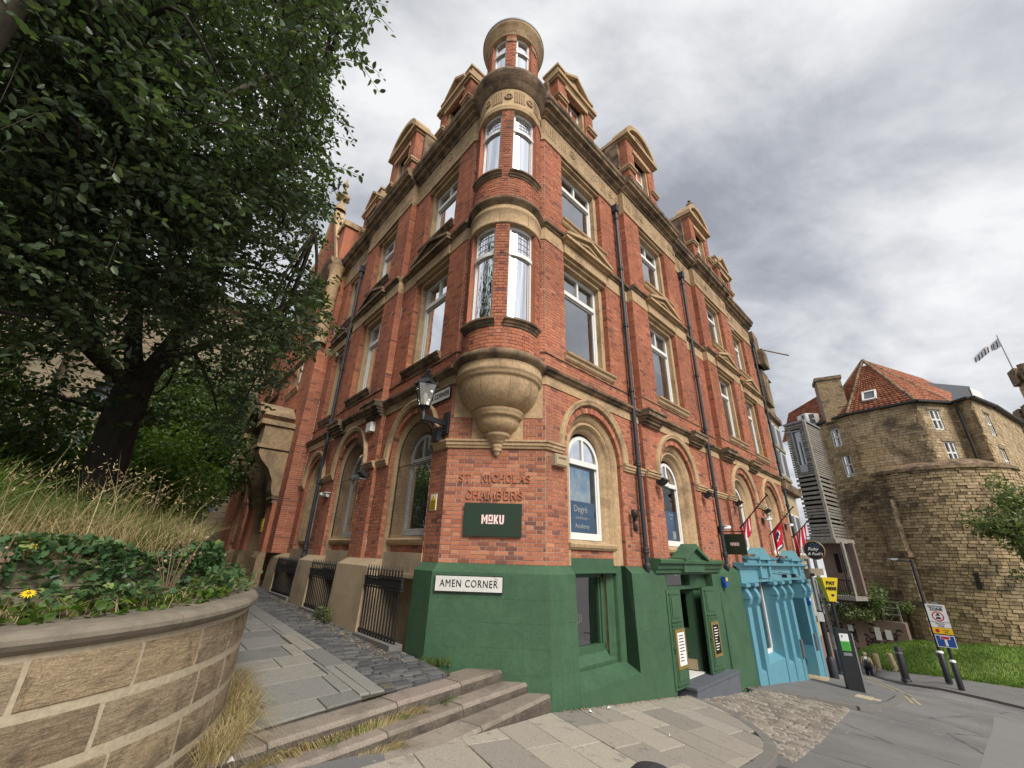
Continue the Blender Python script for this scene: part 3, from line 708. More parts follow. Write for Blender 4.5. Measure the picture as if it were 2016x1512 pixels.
def pediment(F, c, p, hw=.86, z=6.60, h=.42):
    m = MB(); o = p + .02
    m.box(F, c - hw - .06, c + hw + .06, o, o + .17, z + .03, z + .10); m.box(F, c - hw, c + hw, o, o + .10, z - .02, z + .03)
    for sg in (-1, 1):
        m.prism(F, [(c + sg * (hw + .07), z + .10), (c + sg * (hw + .07), z + .17), (c, z + h + .07), (c, z + h - .02)], o, o + .19)
        m.prism(F, [(c + sg * (hw - .12), z + .10), (c + sg * (hw - .05), z + .145), (c, z + h - .05), (c, z + h - .14)], o, o + .12)
    m.prism(F, [(c - hw, z + .09), (c + hw, z + .09), (c, z + h - .03)], o, o + .045)
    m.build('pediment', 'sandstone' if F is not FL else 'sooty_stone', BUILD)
    k = MB(); k.box(F, c - hw + .02, c + hw - .02, p, p + .05, 6.305, 6.58)
    for j in (-.5, 0, .5): k.box(F, c + j * hw - .006, c + j * hw + .006, p, p + .054, 6.31, 6.57)
    k.build('pediment_block', 'sandstone', BUILD)
for F, bays in ((FR, RB), (FL, LB)):
    for i, b in enumerate(bays):
        rect_window(F, b['c'], b['w'], *W1, b['p'], style=(0 if i == 0 else 1) if F is FR else (2 if i == 0 else 1))
        rect_window(F, b['c'], b['w'], *W2, b['p'], style=0 if i == 0 else 1)
        pediment(F, b['c'], b['p'], b['w'] / 2 + .04)

def arch_window(F, b, wire=False, base=-.15):
    c, k, p = b['ac'], b['k'], low_p(b); zs = A_SP
    for sg in (-1, 1):                                  # brick jambs
        G = Frame(F.P(c + sg * A_R * k, p, 0), F.n * -1, F.u * -sg); lay(G, 0, .085, Z_PL, zs, bricks, mort, L=.17, head=0)
    n = 34                                              # brick ring over the arch
    for i in range(n):
        t0, t1 = pi * (i + .06) / n, pi * (i + .94) / n; r0_, r1_ = A_R * k, 1.0 * k; rr = random.random()
        pt = lambda r, t, o: F.P(c - r * cos(t), o, zs + r * sin(t))
        bricks.hexa([pt(r0_, t0, p), pt(r0_, t1, p), pt(r1_, t1, p), pt(r1_, t0, p), pt(r0_, t0, p - .09), pt(r0_, t1, p - .09), pt(r1_, t1, p - .09), pt(r1_, t0, p - .09)], rnd=rr)
    mort.arch(F, c, zs, zs, [(A_R * k + .006, p - .09), (A_R * k + .006, p - .006), (1.0 * k, p - .006)])
    h = MB(); h.arch(F, c, 1.85, 1.85, [(1.0 * k, p - .01), (1.0 * k, p + .05), (1.03 * k, p + .065), (1.05 * k, p + .05), (1.08 * k, p + .085), (1.12 * k, p + .085), (1.12 * k, p - .01)])
    h.build('hood_mould', 'sandstone', BUILD)
    s = MB(); z_lo = base
    s.arch(F, c, zs, z_lo, [(A_R * k - .002, p - .08), (.86 * k, p - .085), (.80 * k, p - .10), (.745 * k, p - .15), (.74 * k, p - .16), (.72 * k, p - .16), (.715 * k, p - .13), (.675 * k, p - .13), (.66 * k, p - .19), (.62 * k, p - .22), (.56 * k, p - .24), (.53 * k, p - .32)], 28)
    fr = MB(); r1_, r2_ = .53 * k, .455 * k; o0, o1 = p - .36, p - .30; zb = .285
    fr.arch(F, c, zs - .06, zb, [(r1_, o1 - .06), (r1_, o1), (r2_, o1), (r2_, o0)], 22, smooth=False)
    fr.box(F, c - r2_, c + r2_, o0, o1, zb, zb + .12); fr.box(F, c - r2_, c + r2_, o0, o1 + .03, zs - .14, zs - .04); fr.box(F, c - .03, c + .03, o0, o1, zs - .04, zs - .06 + r2_)
    fr.box(F, c - r2_, c - r2_ + .04, o0, o1 - .02, zb + .12, zs - .14); fr.box(F, c + r2_ - .04, c + r2_, o0, o1 - .02, zb + .12, zs - .14)
    win = fr.build('window', 'white_paint', BUILD)
    s.build('surround', 'sandstone', win)
    g = o0 + .03
    MB().quad([F.P(c - r2_ + .04, g, zb + .12), F.P(c + r2_ - .04, g, zb + .12), F.P(c + r2_ - .04, g, zs - .14), F.P(c - r2_ + .04, g, zs - .14)]).build('pane', 'clear_glass', win)
    pts = [(c - r2_ * cos(pi * i / 16), zs - .06 + r2_ * sin(pi * i / 16)) for i in range(17)]
    MB().quad([F.P(a, g, z) for a, z in pts]).build('pane', 'glass', win)
    sl = MB(); sl.extrude(F, [(p - .32, .105), (p - .12, .11), (p - .10, .135), (p - .085, .15), (p - .07, .20), (p - .08, .215), (p - .36, .29)], c - .73 * k, c + .73 * k); sl.build('sill', 'sandstone', win)
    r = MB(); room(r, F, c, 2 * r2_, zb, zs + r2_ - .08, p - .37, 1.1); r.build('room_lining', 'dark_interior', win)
    ap = MB(); am = MB(); lay(F, c - .735 * k, c + .735 * k, -.03, .11, bricks, mort, off=p - .16, head=0)
    return win, p, g
R_ARCH = [arch_window(FR, b, base=-1.68 if i == 0 else (-.25 if i == 1 else .02)) for i, b in enumerate(RB)]
L_ARCH = [arch_window(FL, b, base=-.15) for b in LB]
# ------------------------------------------------------------------ corner turret
TUR = MB().lathe(TC, [(.70, 3.2), (.70, 3.9)], 24, -90, 90, nc, uc).build('turret', 'mortar', BUILD)
def TL(prof, name, mat, n=56, a0=-100, a1=100, parent=None, smooth=True):
    return MB().lathe(TC, prof, n, a0, a1, nc, uc, smooth).build(name, mat, parent or BUILD)
TL([(0, 1.535), (.035, 1.555), (.06, 1.60), (.065, 1.63), (.088, 1.64), (.09, 1.665), (.082, 1.68), (.105, 1.70), (.108, 1.745), (.098, 1.755), (.125, 1.77), (.15, 1.80), (.155, 1.825), (.19, 1.84), (.205, 1.875), (.225, 1.885), (.235, 1.92), (.22, 1.95), (.235, 1.955), (.295, 1.99), (.345, 2.05), (.372, 2.12), (.378, 2.185), (.41, 2.195), (.44, 2.22), (.43, 2.245), (.455, 2.265), (.462, 2.31), (.44, 2.335)], 'turret_pendant', 'sandstone')
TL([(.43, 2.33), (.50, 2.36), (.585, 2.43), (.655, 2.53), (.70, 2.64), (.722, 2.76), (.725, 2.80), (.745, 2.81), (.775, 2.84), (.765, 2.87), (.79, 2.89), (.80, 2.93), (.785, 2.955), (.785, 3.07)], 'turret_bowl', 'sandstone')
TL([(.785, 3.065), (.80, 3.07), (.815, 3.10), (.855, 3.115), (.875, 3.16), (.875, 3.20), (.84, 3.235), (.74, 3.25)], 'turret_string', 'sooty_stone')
DR = .74; CY = Cyl(TC, DR, nc, uc)
ang = lambda d: radians(d) * DR
AW0, AW1 = 11.0, 60.0                                  # each turret window spans this arc on either side of the pier
def thole(z0, z1):
    return [lambda z, q=q: (ang(q[0]), ang(q[1])) if z0 < z < z1 else None for q in ((-AW1, -AW0), (AW0, AW1))]
lay(CY, ang(-90), ang(90), 3.25, 6.06, bricks, mort, opens=thole(3.86, 9), head=3, L=.18)
lay(CY, ang(-90), ang(90), 6.74, 9.40, bricks, mort, opens=thole(7.46, 12), head=3, L=.18)
D3 = .68; CY3 = Cyl(TC, D3, nc, uc); ang3 = lambda d: radians(d) * D3
for q in range(4):
    lay(CY3, ang3(-90 + q * 90 - 11), ang3(-90 + q * 90 + 11) , 10.6, 12.40, bricks, mort, head=3, L=.16)
lay(CY3, ang3(-180), ang3(180), 10.5, 10.92, bricks, mort, head=3, L=.16)
for q in (-57.5, 57.5, 122.5, -122.5): lay(CY3, ang3(q - 10), ang3(q + 10), 10.92, 12.40, bricks, mort, head=3, L=.16)
def turret_window(C, R, a0, a1, z0, z1, tz, sillmat, par=None):
    f = MB(); n = 10; ro, ri = R - .09, R - .15
    def arc(r0_, r1_, za, zb_, b0=a0, b1=a1, nn=n):
        f.lathe(TC, [(r1_, za), (r0_, za), (r0_, zb_), (r1_, zb_)], nn, b0, b1, nc, uc, False)
        for t in (b0, b1):
            d = nc * cos(radians(t)) + uc * sin(radians(t)); f.quad([TC + d * r1_ + ZUP * za, TC + d * r0_ + ZUP * za, TC + d * r0_ + ZUP * zb_, TC + d * r1_ + ZUP * zb_])
    w = math.degrees(.055 / R)
    arc(ro, ri, z0, z1, a0, a0 + w, 2); arc(ro, ri, z0, z1, a1 - w, a1, 2); arc(ro, ri, z0, z0 + .07); arc(ro, ri, z1 - .07, z1); arc(ro + .02, ri, tz - .045, tz + .045)
    ww = math.degrees(.10 / R)
    win = f.build('window', 'white_paint', BUILD)
    for za, zb_ in ((z0 + .07, tz - .045), (tz + .045, z1 - .07)):
        MB().lathe(TC, [(R - .12, za), (R - .12, zb_)], 10, a0 + w, a1 - w, nc, uc).build('pane', 'glass', win)
    if tz < z1 - .15 and R > .7:                        # leaded lights in the top pane
        l = MB(); k = 6
        for i in range(1, k):
            t = a0 + w + (a1 - a0 - 2 * w) * i / k; d = nc * cos(radians(t)) + uc * sin(radians(t)); p_ = TC + d * (R - .115)
            l.tube([p_ + ZUP * (tz + .045), p_ + ZUP * (z1 - .07)], .004, 4)
        for i in range(1, 4):
            zz = tz + .045 + (z1 - .115 - tz) * i / 4; l.tube([TC + (nc * cos(radians(t)) + uc * sin(radians(t))) * (R - .115) + ZUP * zz for t in np.linspace(a0 + w, a1 - w, 8)], .004, 4)
        l.build('lead_grid', 'lead', win)
    cu = MB(); m_ = 60; pts = []
    for i in range(m_ + 1):
        t = a0 + 2 + (a1 - a0 - 4) * i / m_; d = nc * cos(radians(t)) + uc * sin(radians(t)); rr = R - .21 + .018 * sin(i * 1.3) + .01 * sin(i * .37)
        pts += [TC + d * rr + ZUP * z0, TC + d * rr + ZUP * z1]
    cu.add(pts, [(2 * i, 2 * i + 2, 2 * i + 3, 2 * i + 1) for i in range(m_)], True); cu.build('curtain', 'curtain', win)
    # brick cheeks and head
    for t in (a0, a1):
        d = nc * cos(radians(t)) + uc * sin(radians(t)); bricks.quad([TC + d * (R - .3) + ZUP * z0, TC + d * (R - .002) + ZUP * z0, TC + d * (R - .002) + ZUP * z1, TC + d * (R - .3) + ZUP * z1], rnd=.5)
    s = MB(); R_ = R + .02
    if sillmat:
        b0, b1 = a0 - 4, a1 + 6
        s.lathe(TC, [(R - .15, z0 - .14), (R + .015, z0 - .14), (R + .03, z0 - .10), (R + .05, z0 - .09), (R + .065, z0 - .05), (R + .10, z0 - .035), (R + .10, z0 + .0), (R - .15, z0 + .02)], 14, b0, b1, nc, uc, False)
        for t in (b0, b1):
            d = nc * cos(radians(t)) + uc * sin(radians(t)); s.quad([TC + d * r + ZUP * z for r, z in ((R - .15, z0 - .14), (R + .015, z0 - .14), (R + .05, z0 - .09), (R + .10, z0 - .035), (R + .10, z0), (R - .15, z0 + .02))])
        s.build('sill', sillmat, win)
    return win
for sg in (-1, 1):
    a0, a1 = sorted((sg * AW0, sg * AW1))
    turret_window(CY, DR, a0, a1, 3.86, 6.06, 5.40, 'sooty_stone'); turret_window(CY, DR, a0, a1, 7.46, 9.40, 8.86, 'sooty_stone')
for a0 in (-47.5, 11, 101, -79 - 58):
    pass
for a0, a1 in ((-47.5, -11), (11, 47.5), (67.5, 79), (-79, -67.5)):
    turret_window(CY3, D3, a0, a1, 10.92, 12.38, 11.86, None)
# solid core behind the windows so that they read as rooms
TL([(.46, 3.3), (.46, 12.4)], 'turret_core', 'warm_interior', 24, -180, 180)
TL([(.55, 6.06), (DR + .015, 6.06), (DR + .03, 6.09), (DR + .005, 6.12), (DR + .01, 6.40), (DR + .03, 6.42), (DR + .03, 6.47), (DR + .005, 6.49), (DR + .005, 6.56)], 'turret_band', 'sandstone')
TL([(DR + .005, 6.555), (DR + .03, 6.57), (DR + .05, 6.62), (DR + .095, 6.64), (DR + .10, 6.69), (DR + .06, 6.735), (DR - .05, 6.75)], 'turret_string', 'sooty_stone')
TL([(.55, 9.40), (DR + .02, 9.40), (DR + .035, 9.43), (DR + .01, 9.46), (DR + .035, 9.50), (DR + .035, 9.54), (DR + .01, 9.56), (DR + .01, 10.15)], 'turret_frieze', 'sandstone')
m = MB()
for k in range(-4, 5):
    t0 = k * 20
    if k % 2 == 0:
        t = radians(t0); d = nc * cos(t) + uc * sin(t); tt = uc * cos(t) - nc * sin(t)
        m.lathe(TC + d * (DR + .012) + ZUP * 9.84, [(.055, 0), (.06, .03), (.095, .03), (.10, 0)], 14, nv=ZUP, uv=tt, axis=d); m.lathe(TC + d * (DR + .012) + ZUP * 9.84, [(0, .025), (.03, .02), (.04, 0)], 8, nv=ZUP, uv=tt, axis=d)
    else:
        for j in range(-2, 3):
            a_ = t0 + j * 4.2; m.lathe(TC, [(DR + .0, 9.66), (DR + .034, 9.66), (DR + .034, 10.04), (DR, 10.04)], 1, a_ - 1, a_ + 1, nc, uc, False)
m.build('frieze_carving', 'carved_stone', BUILD, kind='stuff')
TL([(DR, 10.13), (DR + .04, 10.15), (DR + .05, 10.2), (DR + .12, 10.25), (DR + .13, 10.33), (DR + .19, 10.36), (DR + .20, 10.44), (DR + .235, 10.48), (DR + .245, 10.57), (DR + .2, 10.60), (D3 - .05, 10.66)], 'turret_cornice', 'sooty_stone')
TL([(.5, 12.38), (D3 + .01, 12.38), (D3 + .02, 12.40), (D3 + .03, 12.50), (D3 + .06, 12.53), (D3 + .06, 12.57), (D3 + .09, 12.60), (D3 + .10, 12.66), (D3 + .14, 12.70), (D3 + .15, 12.78), (D3 + .12, 12.80)], 'turret_cap', 'sandstone', 56, -180, 180)
for a_ in (0, 57.5, -57.5):
    t0, t1 = a_ - 11, a_ + 11
    MB().lathe(TC, [(D3 - .02, 12.10), (D3 + .02, 12.11), (D3 + .035, 12.15), (D3 + .03, 12.19), (D3 - .02, 12.20)], 6, t0, t1, nc, uc, False).build('pier_cap', 'sandstone', BUILD)
TL([(D3 + .16, 12.78), (D3 + .165, 12.83), (D3 + .10, 12.95), (D3 - .1, 13.15), (.3, 13.35), (0, 13.42)], 'turret_roof', 'lead', 56, -180, 180)

# ------------------------------------------------------------------ roofs and dormers
m = MB()
def roof_run(F, a0, a1, o0, z0, o1, z1):
    rows = 12
    for k in range(rows):
        t0, t1 = k / rows, (k + 1) / rows; q = .012
        m.quad([F.P(a0, o0 + (o1 - o0) * t0 + q, z0 + (z1 - z0) * t0), F.P(a1, o0 + (o1 - o0) * t0 + q, z0 + (z1 - z0) * t0), F.P(a1, o0 + (o1 - o0) * t1, z0 + (z1 - z0) * t1), F.P(a0, o0 + (o1 - o0) * t1, z0 + (z1 - z0) * t1)])
roof_run(FR, 0.6, 14.6, -.25, 10.6, -1.1, 12.5); roof_run(FL, .6, 8.4, -.25, 10.6, -1.1, 12.5)
m.quad([FR.P(.6, -1.1, 12.5), FR.P(14.6, -1.1, 12.5), FR.P(14.6, -7, 12.7), FR.P(.6, -7, 12.7)]); m.quad([FL.P(.6, -1.1, 12.5), FL.P(8.4, -1.1, 12.5), FL.P(8.4, -7, 12.7), FL.P(.6, -7, 12.7)])
m.build('roof', 'slate', BUILD)
def dormer(F, c, p, hw, kind, fin=None):
    """Brick dormer on the parapet: piers, window, cornice and gable."""
    o0, o1 = p - 1.3, p - .02; zb = 10.55
    body = MB(); wz0, wz1 = 11.0, 12.45 if kind == 'tri' else 12.75; ww = hw * .52; zc = 12.75 if kind == 'tri' else 13.25
    root = body.box(F, c - hw + .06, c + hw - .06, o0, o1 - .22, zb, zc).build('dormer', 'brick', BUILD)
    bk, mo = MB(), MB()
    lay(F, c - hw, c + hw, zb, zc, bk, mo, off=o1, opens=[hole(c, 2 * ww, wz0, wz1)], head=3)
    for sg in (-1, 1):
        G = Frame(F.P(c + sg * hw, o0, 0), F.n, F.u * sg); lay(G, 0, o1 - o0, zb, zc, bk, mo, head=3)
        G = Frame(F.P(c + sg * ww, o1, 0), F.n * -1, F.u * -sg); lay(G, 0, .2, wz0, wz1, bk, mo, L=.4, head=0)
    bk.build('brickwork', 'brick', root, kind='stuff'); mo.build('mortar_bed', 'mortar', root)
    st = MB()
    for sg in (-1, 1):
        a, b = sorted((c + sg * (hw + .05), c + sg * (ww + .05)))
        st.box(F, a, b, o0 + .4, o1 + .06, 11.75, 11.82); st.box(F, a - .02, b + .02, o0 + .4, o1 + .10, 11.82, 11.90)
        x0, x1 = sorted((c + sg * ww, c + sg * (ww - .09))); st.box(F, x0, x1, o1 - .2, o1 - .05, wz0, wz1)
        sc = MB()                                       # scroll bracket against the cheek
        sc.box(F, *sorted((c + sg * hw, c + sg * (hw + .12))), o1 - .75, o1 - .28, 11.9, zc - .1); sc.build('scroll', 'sooty_stone', root)
    st.box(F, c - ww - .1, c + ww + .1, o1 - .1, o1 + .05, wz1, wz1 + .16)
    if kind == 'tri':
        st.box(F, c - hw - .05, c + hw + .05, o0 + .3, o1 + .06, zc - .12, zc - .04); st.box(F, c - hw - .08, c + hw + .08, o0 + .3, o1 + .12, zc - .04, zc + .08)
        g = hw * .54; st.prism(F, [(c - g, zc + .08), (c + g, zc + .08), (c + g, zc + .30), (c, zc + .72), (c - g, zc + .30)], o1 - .4, o1 - .02)
        for sg in (-1, 1):
            st.prism(F, [(c + sg * (g + .09), zc + .28), (c + sg * (g + .09), zc + .37), (c, zc + .84), (c, zc + .72)], o1 - .45, o1 + .10)
            st.box(F, *sorted((c + sg * hw, c + sg * (hw - .34))), o1 - .5, o1, zc + .08, zc + .42); st.box(F, *sorted((c + sg * (hw + .04), c + sg * (hw - .38))), o1 - .55, o1 + .05, zc + .42, zc + .50)
    else:
        st.box(F, c - hw - .04, c + hw + .04, o0 + .3, o1 + .05, zc - .10, zc - .02); st.box(F, c - hw - .12, c + hw + .12, o0 + .3, o1 + .15, zc - .02, zc + .12)
        R_ = hw * 1.08; h = .72; Rr = (R_ ** 2 + h ** 2) / (2 * h); th = math.degrees(math.asin(min(1, R_ / Rr))); zc0 = zc + .12 + h - Rr
        pts = [(c - Rr * sin(radians(t)), zc0 + Rr * cos(radians(t))) for t in np.linspace(th, -th, 17)]
        st.prism(F, [(a, z - .1) if 0 < i < 16 else (a, zc + .1) for i, (a, z) in enumerate(pts)], o1 - .35, o1 - .04)
        for t0, t1 in zip(np.linspace(-th, th, 19), np.linspace(-th, th, 19)[1:]):
            pp = lambda r, t: (c + r * sin(radians(t)), zc0 + r * cos(radians(t)))
            st.prism(F, [pp(Rr - .12, t0), pp(Rr - .12, t1), pp(Rr + .05, t1), pp(Rr + .05, t0)], o1 - .45, o1 + .13); st.prism(F, [pp(Rr - .26, t0 * .9), pp(Rr - .26, t1 * .9), pp(Rr - .19, t1 * .9), pp(Rr - .19, t0 * .9)], o1 - .2, o1 + .03)
        cv = MB()
        for j in range(14): cv.lathe(F.P(c + (random.random() - .5) * hw * 1.1, o1 - .05, zc + .2 + random.random() * .3), [(0, .06), (.05, .05), (.075, 0)], 7, nv=ZUP, uv=F.u, axis=F.n)
        cv.build('tympanum_carving', 'carved_stone', root, kind='stuff')
        if fin:
            f = MB(); top = F.P(c, o1 - .15, zc + .12 + h)
            f.lathe(top, [(.14, 0), (.14, .06), (.07, .10), (.06, .2), (.10, .24)], 12); f.ball(top + ZUP * .38, .17 if fin == 'ball' else .11, 8)
            if fin == 'ball': f.ball(top + ZUP * .66, .07, 6, .6)
            f.build('finial', 'sooty_stone', root)
    st.build('dressings', 'sandstone', root)
    fr = MB(); a, b = c - ww + .09, c + ww - .09; o = o1 - .2
    fr.box(F, a, a + .07, o - .06, o, wz0, wz1); fr.box(F, b - .07, b, o - .06, o, wz0, wz1); fr.box(F, a, b, o - .06, o, wz1 - .07, wz1); fr.box(F, a, b, o - .06, o + .02, wz0 + .62 * (wz1 - wz0) - .04, wz0 + .62 * (wz1 - wz0) + .04); fr.box(F, c - .025, c + .025, o - .06, o, wz0 + .62 * (wz1 - wz0), wz1); fr.box(F, a, b, o - .06, o, wz0, wz0 + .08)
    w = fr.build('window', 'white_paint', root)
    MB().quad([F.P(a + .07, o - .04, wz0), F.P(b - .07, o - .04, wz0), F.P(b - .07, o - .04, wz1), F.P(a + .07, o - .04, wz1)]).build('pane', 'glass', w)
dormer(FR, 1.50, -.05, .84, 'tri'); dormer(FR, 4.92, .16, .92, 'seg', 'small'); dormer(FR, 9.74, .16, .92, 'seg', 'ball'); dormer(FR, 12.95, -.05, .80, 'tri')
dormer(FL, 1.42, -.05, .80, 'tri'); dormer(FL, 4.36, .15, .88, 'seg', 'small'); dormer(FL, 7.3, -.05, .72, 'tri')

# ------------------------------------------------------------------ rainwater pipes
def pipe(F, s, zt, zb, o=.10, kick=None):
    r = MB(); pts = [F.P(s, o, zt), F.P(s, o, zb)]
    r.tube(pts, .048, 12); root = r.build('drainpipe', 'pipe_paint', BUILD)
    z = zt - .25
    while z > zb:
        MB().lathe(F.P(s, o, z), [(.048, -.06), (.066, -.05), (.066, -.02), (.056, 0), (.066, .02), (.066, .05), (.048, .06)], 12).build('collar', 'pipe_paint', root); z -= 1.75
    MB().box(F, s - .07, s + .07, -.0, o + .08, zt - .02, zt + .22).build('hopper', 'pipe_paint', root)
    MB().lathe(F.P(s, o, zb), [(.03, -.12), (.06, -.06), (.066, 0), (.066, .05), (.048, .07)], 12).build('shoe', 'pipe_paint', root)
pipe(FR, 2.95, 9.15, -.15); pipe(FR, 7.15, 9.15, -.15); pipe(FR, 14.78, 9.4, -1.2, .06); pipe(FL, 6.42, 9.0, -.2)

# block joints of the bowl and bands
m = MB()
for t_ in (-62, -22, 20, 58):
    d = nc * cos(radians(t_)) + uc * sin(radians(t_)); m.tube([TC + d * (r + .002) + ZUP * z for r, z in ((.785, 3.06), (.785, 2.96))], .0035, 4); m.tube([TC + d * (r + .001) + ZUP * z for r, z in ((.725, 2.79), (.70, 2.64), (.655, 2.53), (.585, 2.43))], .003, 4)
for t_ in (-50, -5, 42): d = nc * cos(radians(t_)) + uc * sin(radians(t_)); m.tube([TC + d * (DR + .012) + ZUP * z for z in (6.13, 6.40)], .0035, 4)
m.build('stone_joint', 'sooty_stone', BUILD, kind='stuff')
# ------------------------------------------------------------------ painted base
PR = [(-.03, -.145), (.0, -.15), (.125, -.27), (.15, -1.4), (.17, -3.2)]
def plinth(F, a0, a1, m0, m1, name, mat, prof=PR, cap=True):
    n = len(prof); m = MB()
    p = [F.P(a0 - o * m0, o, z) for o, z in prof] + [F.P(a1 + o * m1, o, z) for o, z in prof]
    m.add(p, [(i, i + 1, i + 1 + n, i + n) for i in range(n - 1)])
    if cap:
        for k, a in ((0, a0), (1, a1)):
            q = [F.P(a, o, z) for o, z in prof] + [F.P(a, -.45, prof[-1][1]), F.P(a, -.45, prof[0][1])]; m.add(q, [tuple(range(len(q)))])
    return m.build(name, mat, BUILD)
plinth(FC, 0, CW, .421, .435, 'plinth', 'green_paint', cap=False)
plinth(FR, 0, .57, .435, 0, 'plinth', 'green_paint'); plinth(FR, 2.29, 3.26, 0, 0, 'plinth', 'green_paint'); plinth(FR, 6.36, 7.86, 0, 0, 'plinth', 'green_paint')
plinth(FL, 0, .50, .421, 0, 'plinth', 'green_paint')
# faint joints of the ashlar under the paint
def oz(z): return float(np.interp(-z, [.27, 1.4, 3.2], [.125, .15, .17]))
def joints(F, a0, a1, zb, seed):
    m = MB(); q = random.Random(seed); zs_ = [-.62, -.93, -1.24, -1.56, -1.86, -2.15]
    for k, z_ in enumerate(zs_):
        if z_ < zb: break
        x = a0
        while x < a1:
            y = min(a1, x + q.uniform(.25, .7)); j = q.uniform(-.002, .002)
            if q.random() < .85: m.box(F, x, y, oz(z_) - .01, oz(z_) + .0022, z_ - .004 + j, z_ + .004 + j)
            x = y
        x = a0 + q.uniform(.15, .6)
        while x < a1 - .08:
            zt_ = zs_[k - 1] if k else -.29
            for i in range(4): za_, zc_ = z_ + (zt_ - z_) * i / 4, z_ + (zt_ - z_) * (i + 1) / 4; m.box(F, x - .003, x + .003, oz(za_) - .02, oz(zc_) + .0015, za_, zc_)
            x += q.uniform(.5, .8)
    m.build('plaster_joint', 'green_paint', BUILD, kind='stuff')
joints(FC, -.05, CW + .05, -1.9, 1); joints(FR, -.05, .55, -2.0, 2); joints(FR, 2.31, 3.24, -2.2, 3); joints(FR, 6.38, 7.84, -2.4, 4)
# basement window recess, bay one
m = MB(); P = FR.P
m.quad([P(.57, .158, -1.86), P(2.29, .158, -1.84), P(2.29, -.14, -1.70), P(.57, -.14, -1.70)])
m.quad([P(.57, .158, -1.86), P(2.29, .158, -1.84), P(2.29, .17, -3.0), P(.57, .17, -3.0)])
m.quad([P(2.29, .158, -1.84), P(2.29, .125, -.27), P(2.29, 0, -.15), P(2.29, -.16, -.15), P(2.29, -.16, -1.70)]); m.quad([P(.57, .158, -1.86), P(.57, .125, -.27), P(.57, 0, -.15), P(.57, -.16, -.15), P(.57, -.16, -1.70)])
m.build('window_recess', 'green_paint', BUILD)
s = MB(); c = 1.47
s.arch(FR, c, -.148, -1.72, [(A_R - .001, -.078), (.86, -.083), (.80, -.098), (.745, -.148), (.74, -.158), (.72, -.158), (.715, -.128), (.675, -.128), (.66, -.188), (.62, -.218), (.56, -.238), (.53, -.318)], 2, smooth=True)
prof = [(A_R - .001, -.078), (.86, -.083), (.80, -.098), (.745, -.148), (.74, -.158), (.72, -.158), (.715, -.128), (.675, -.128), (.66, -.188), (.62, -.218), (.50, -.238)]
for sg in (-1, 1):
    s2 = MB(); n = len(prof); p = [P(c + sg * r, o, -.148) for r, o in prof] + [P(c + sg * r, o, -1.74) for r, o in prof]
    s2.add(p, [(i, i + 1, i + 1 + n, i + n) for i in range(n - 1)]); s2.build('jamb_moulding', 'green_paint', BUILD)
m = MB(); m.box(FR, c - .735, c + .735, -.30, -.155, -.28, -.03); m.box(FR, c - .72, c + .66, -.16, -.10, -.205, -.185); m.box(FR, c - .74, c + .68, -.16, -.07, -.27, -.205); m.build('lintel_panel', 'green_paint', BUILD)
fr = MB(); a, b, z0, z1 = .80, 1.98, -1.50, -.28
fr.box(FR, a, a + .10, -.42, -.30, z0, z1); fr.box(FR, b - .10, b, -.42, -.30, z0, z1); fr.box(FR, a, b, -.42, -.30, z1 - .07, z1); fr.box(FR, a, b, -.42, -.30, z0 - .03, z0 + .08); fr.box(FR, b - .14, b - .10, -.40, -.33, z0, z1)
fr.extrude(FR, [(-.42, -1.74), (-.20, -1.74), (-.20, -1.66), (-.30, -1.53), (-.42, -1.50)], .74, 2.2)
win = fr.build('basement_window', 'green_paint', BUILD)
MB().quad([P(a + .1, -.37, z0), P(b - .1, -.37, z0), P(b - .1, -.37, z1), P(a + .1, -.37, z1)]).build('pane', 'glass', win)
r = MB(); room(r, FR, 1.39, 1.1, z0, z1, -.43, 1.4); r.build('room_lining', 'dark_interior', win)
r = MB(); r.box(FR, 1.0, 1.8, -.62, -.60, -.60, -.34); r.build('blind', 'green_dark', win)
put_moku(P(1.18, -.375, -1.0), ur, nr, .36, 'pink_letter', win)
# green doorcase
m = MB(); m.box(FR, 3.26, 6.36, -.35, .10, -.31, -.14); m.build('fascia', 'green_paint', BUILD)
m = MB()
hp = [(.10, -.28), (.16, -.27), (.17, -.20), (.21, -.185), (.22, -.11), (.29, -.08), (.30, -.02), (.27, .0), (-.02, .02)]
m.extrude(FR, hp, 3.16, 6.50)
for sg in (-1, 1):
    m.prism(FR, [(4.83 + sg * .62, -.02), (4.83 + sg * .62, .03), (4.83, .34), (4.83, .24)], -.02, .34)
m.prism(FR, [(4.25, -.02), (5.41, -.02), (4.83, .27)], -.02, .25); m.box(FR, 4.30, 5.36, .10, .24, -.255, -.02)
m.build('door_hood', 'green_paint', BUILD)
m = MB()
m.box(FR, 3.26, 3.60, -.35, .13, -3.0, -.31); m.box(FR, 5.98, 6.36, -.35, .13, -3.0, -.31); m.box(FR, 3.60, 3.98, -.35, -.05, -.62, -.31); m.box(FR, 5.10, 5.98, -.35, -.05, -.62, -.31); m.box(FR, 3.98, 5.10, -.35, -.05, -.62, -.55)
m.box(FR, 3.60, 4.10, -.35, -.10, -3.0, -.62); m.box(FR, 5.35, 5.98, -.35, -.10, -3.0, -.62); m.box(FR, 5.12, 5.16, -.34, -.04, -.55, -.31)
m.build('doorcase', 'green_paint', BUILD)
tl = MB().quad([P(3.98, -.15, -.55), P(5.10, -.15, -.55), P(5.10, -.15, -.31), P(3.98, -.15, -.31)]).build('fanlight', 'glass', BUILD)
r = MB(); room(r, FR, 4.55, 1.2, -.56, -.31, -.2, .4); r.build('fanlight_back', 'warm_interior', BUILD)
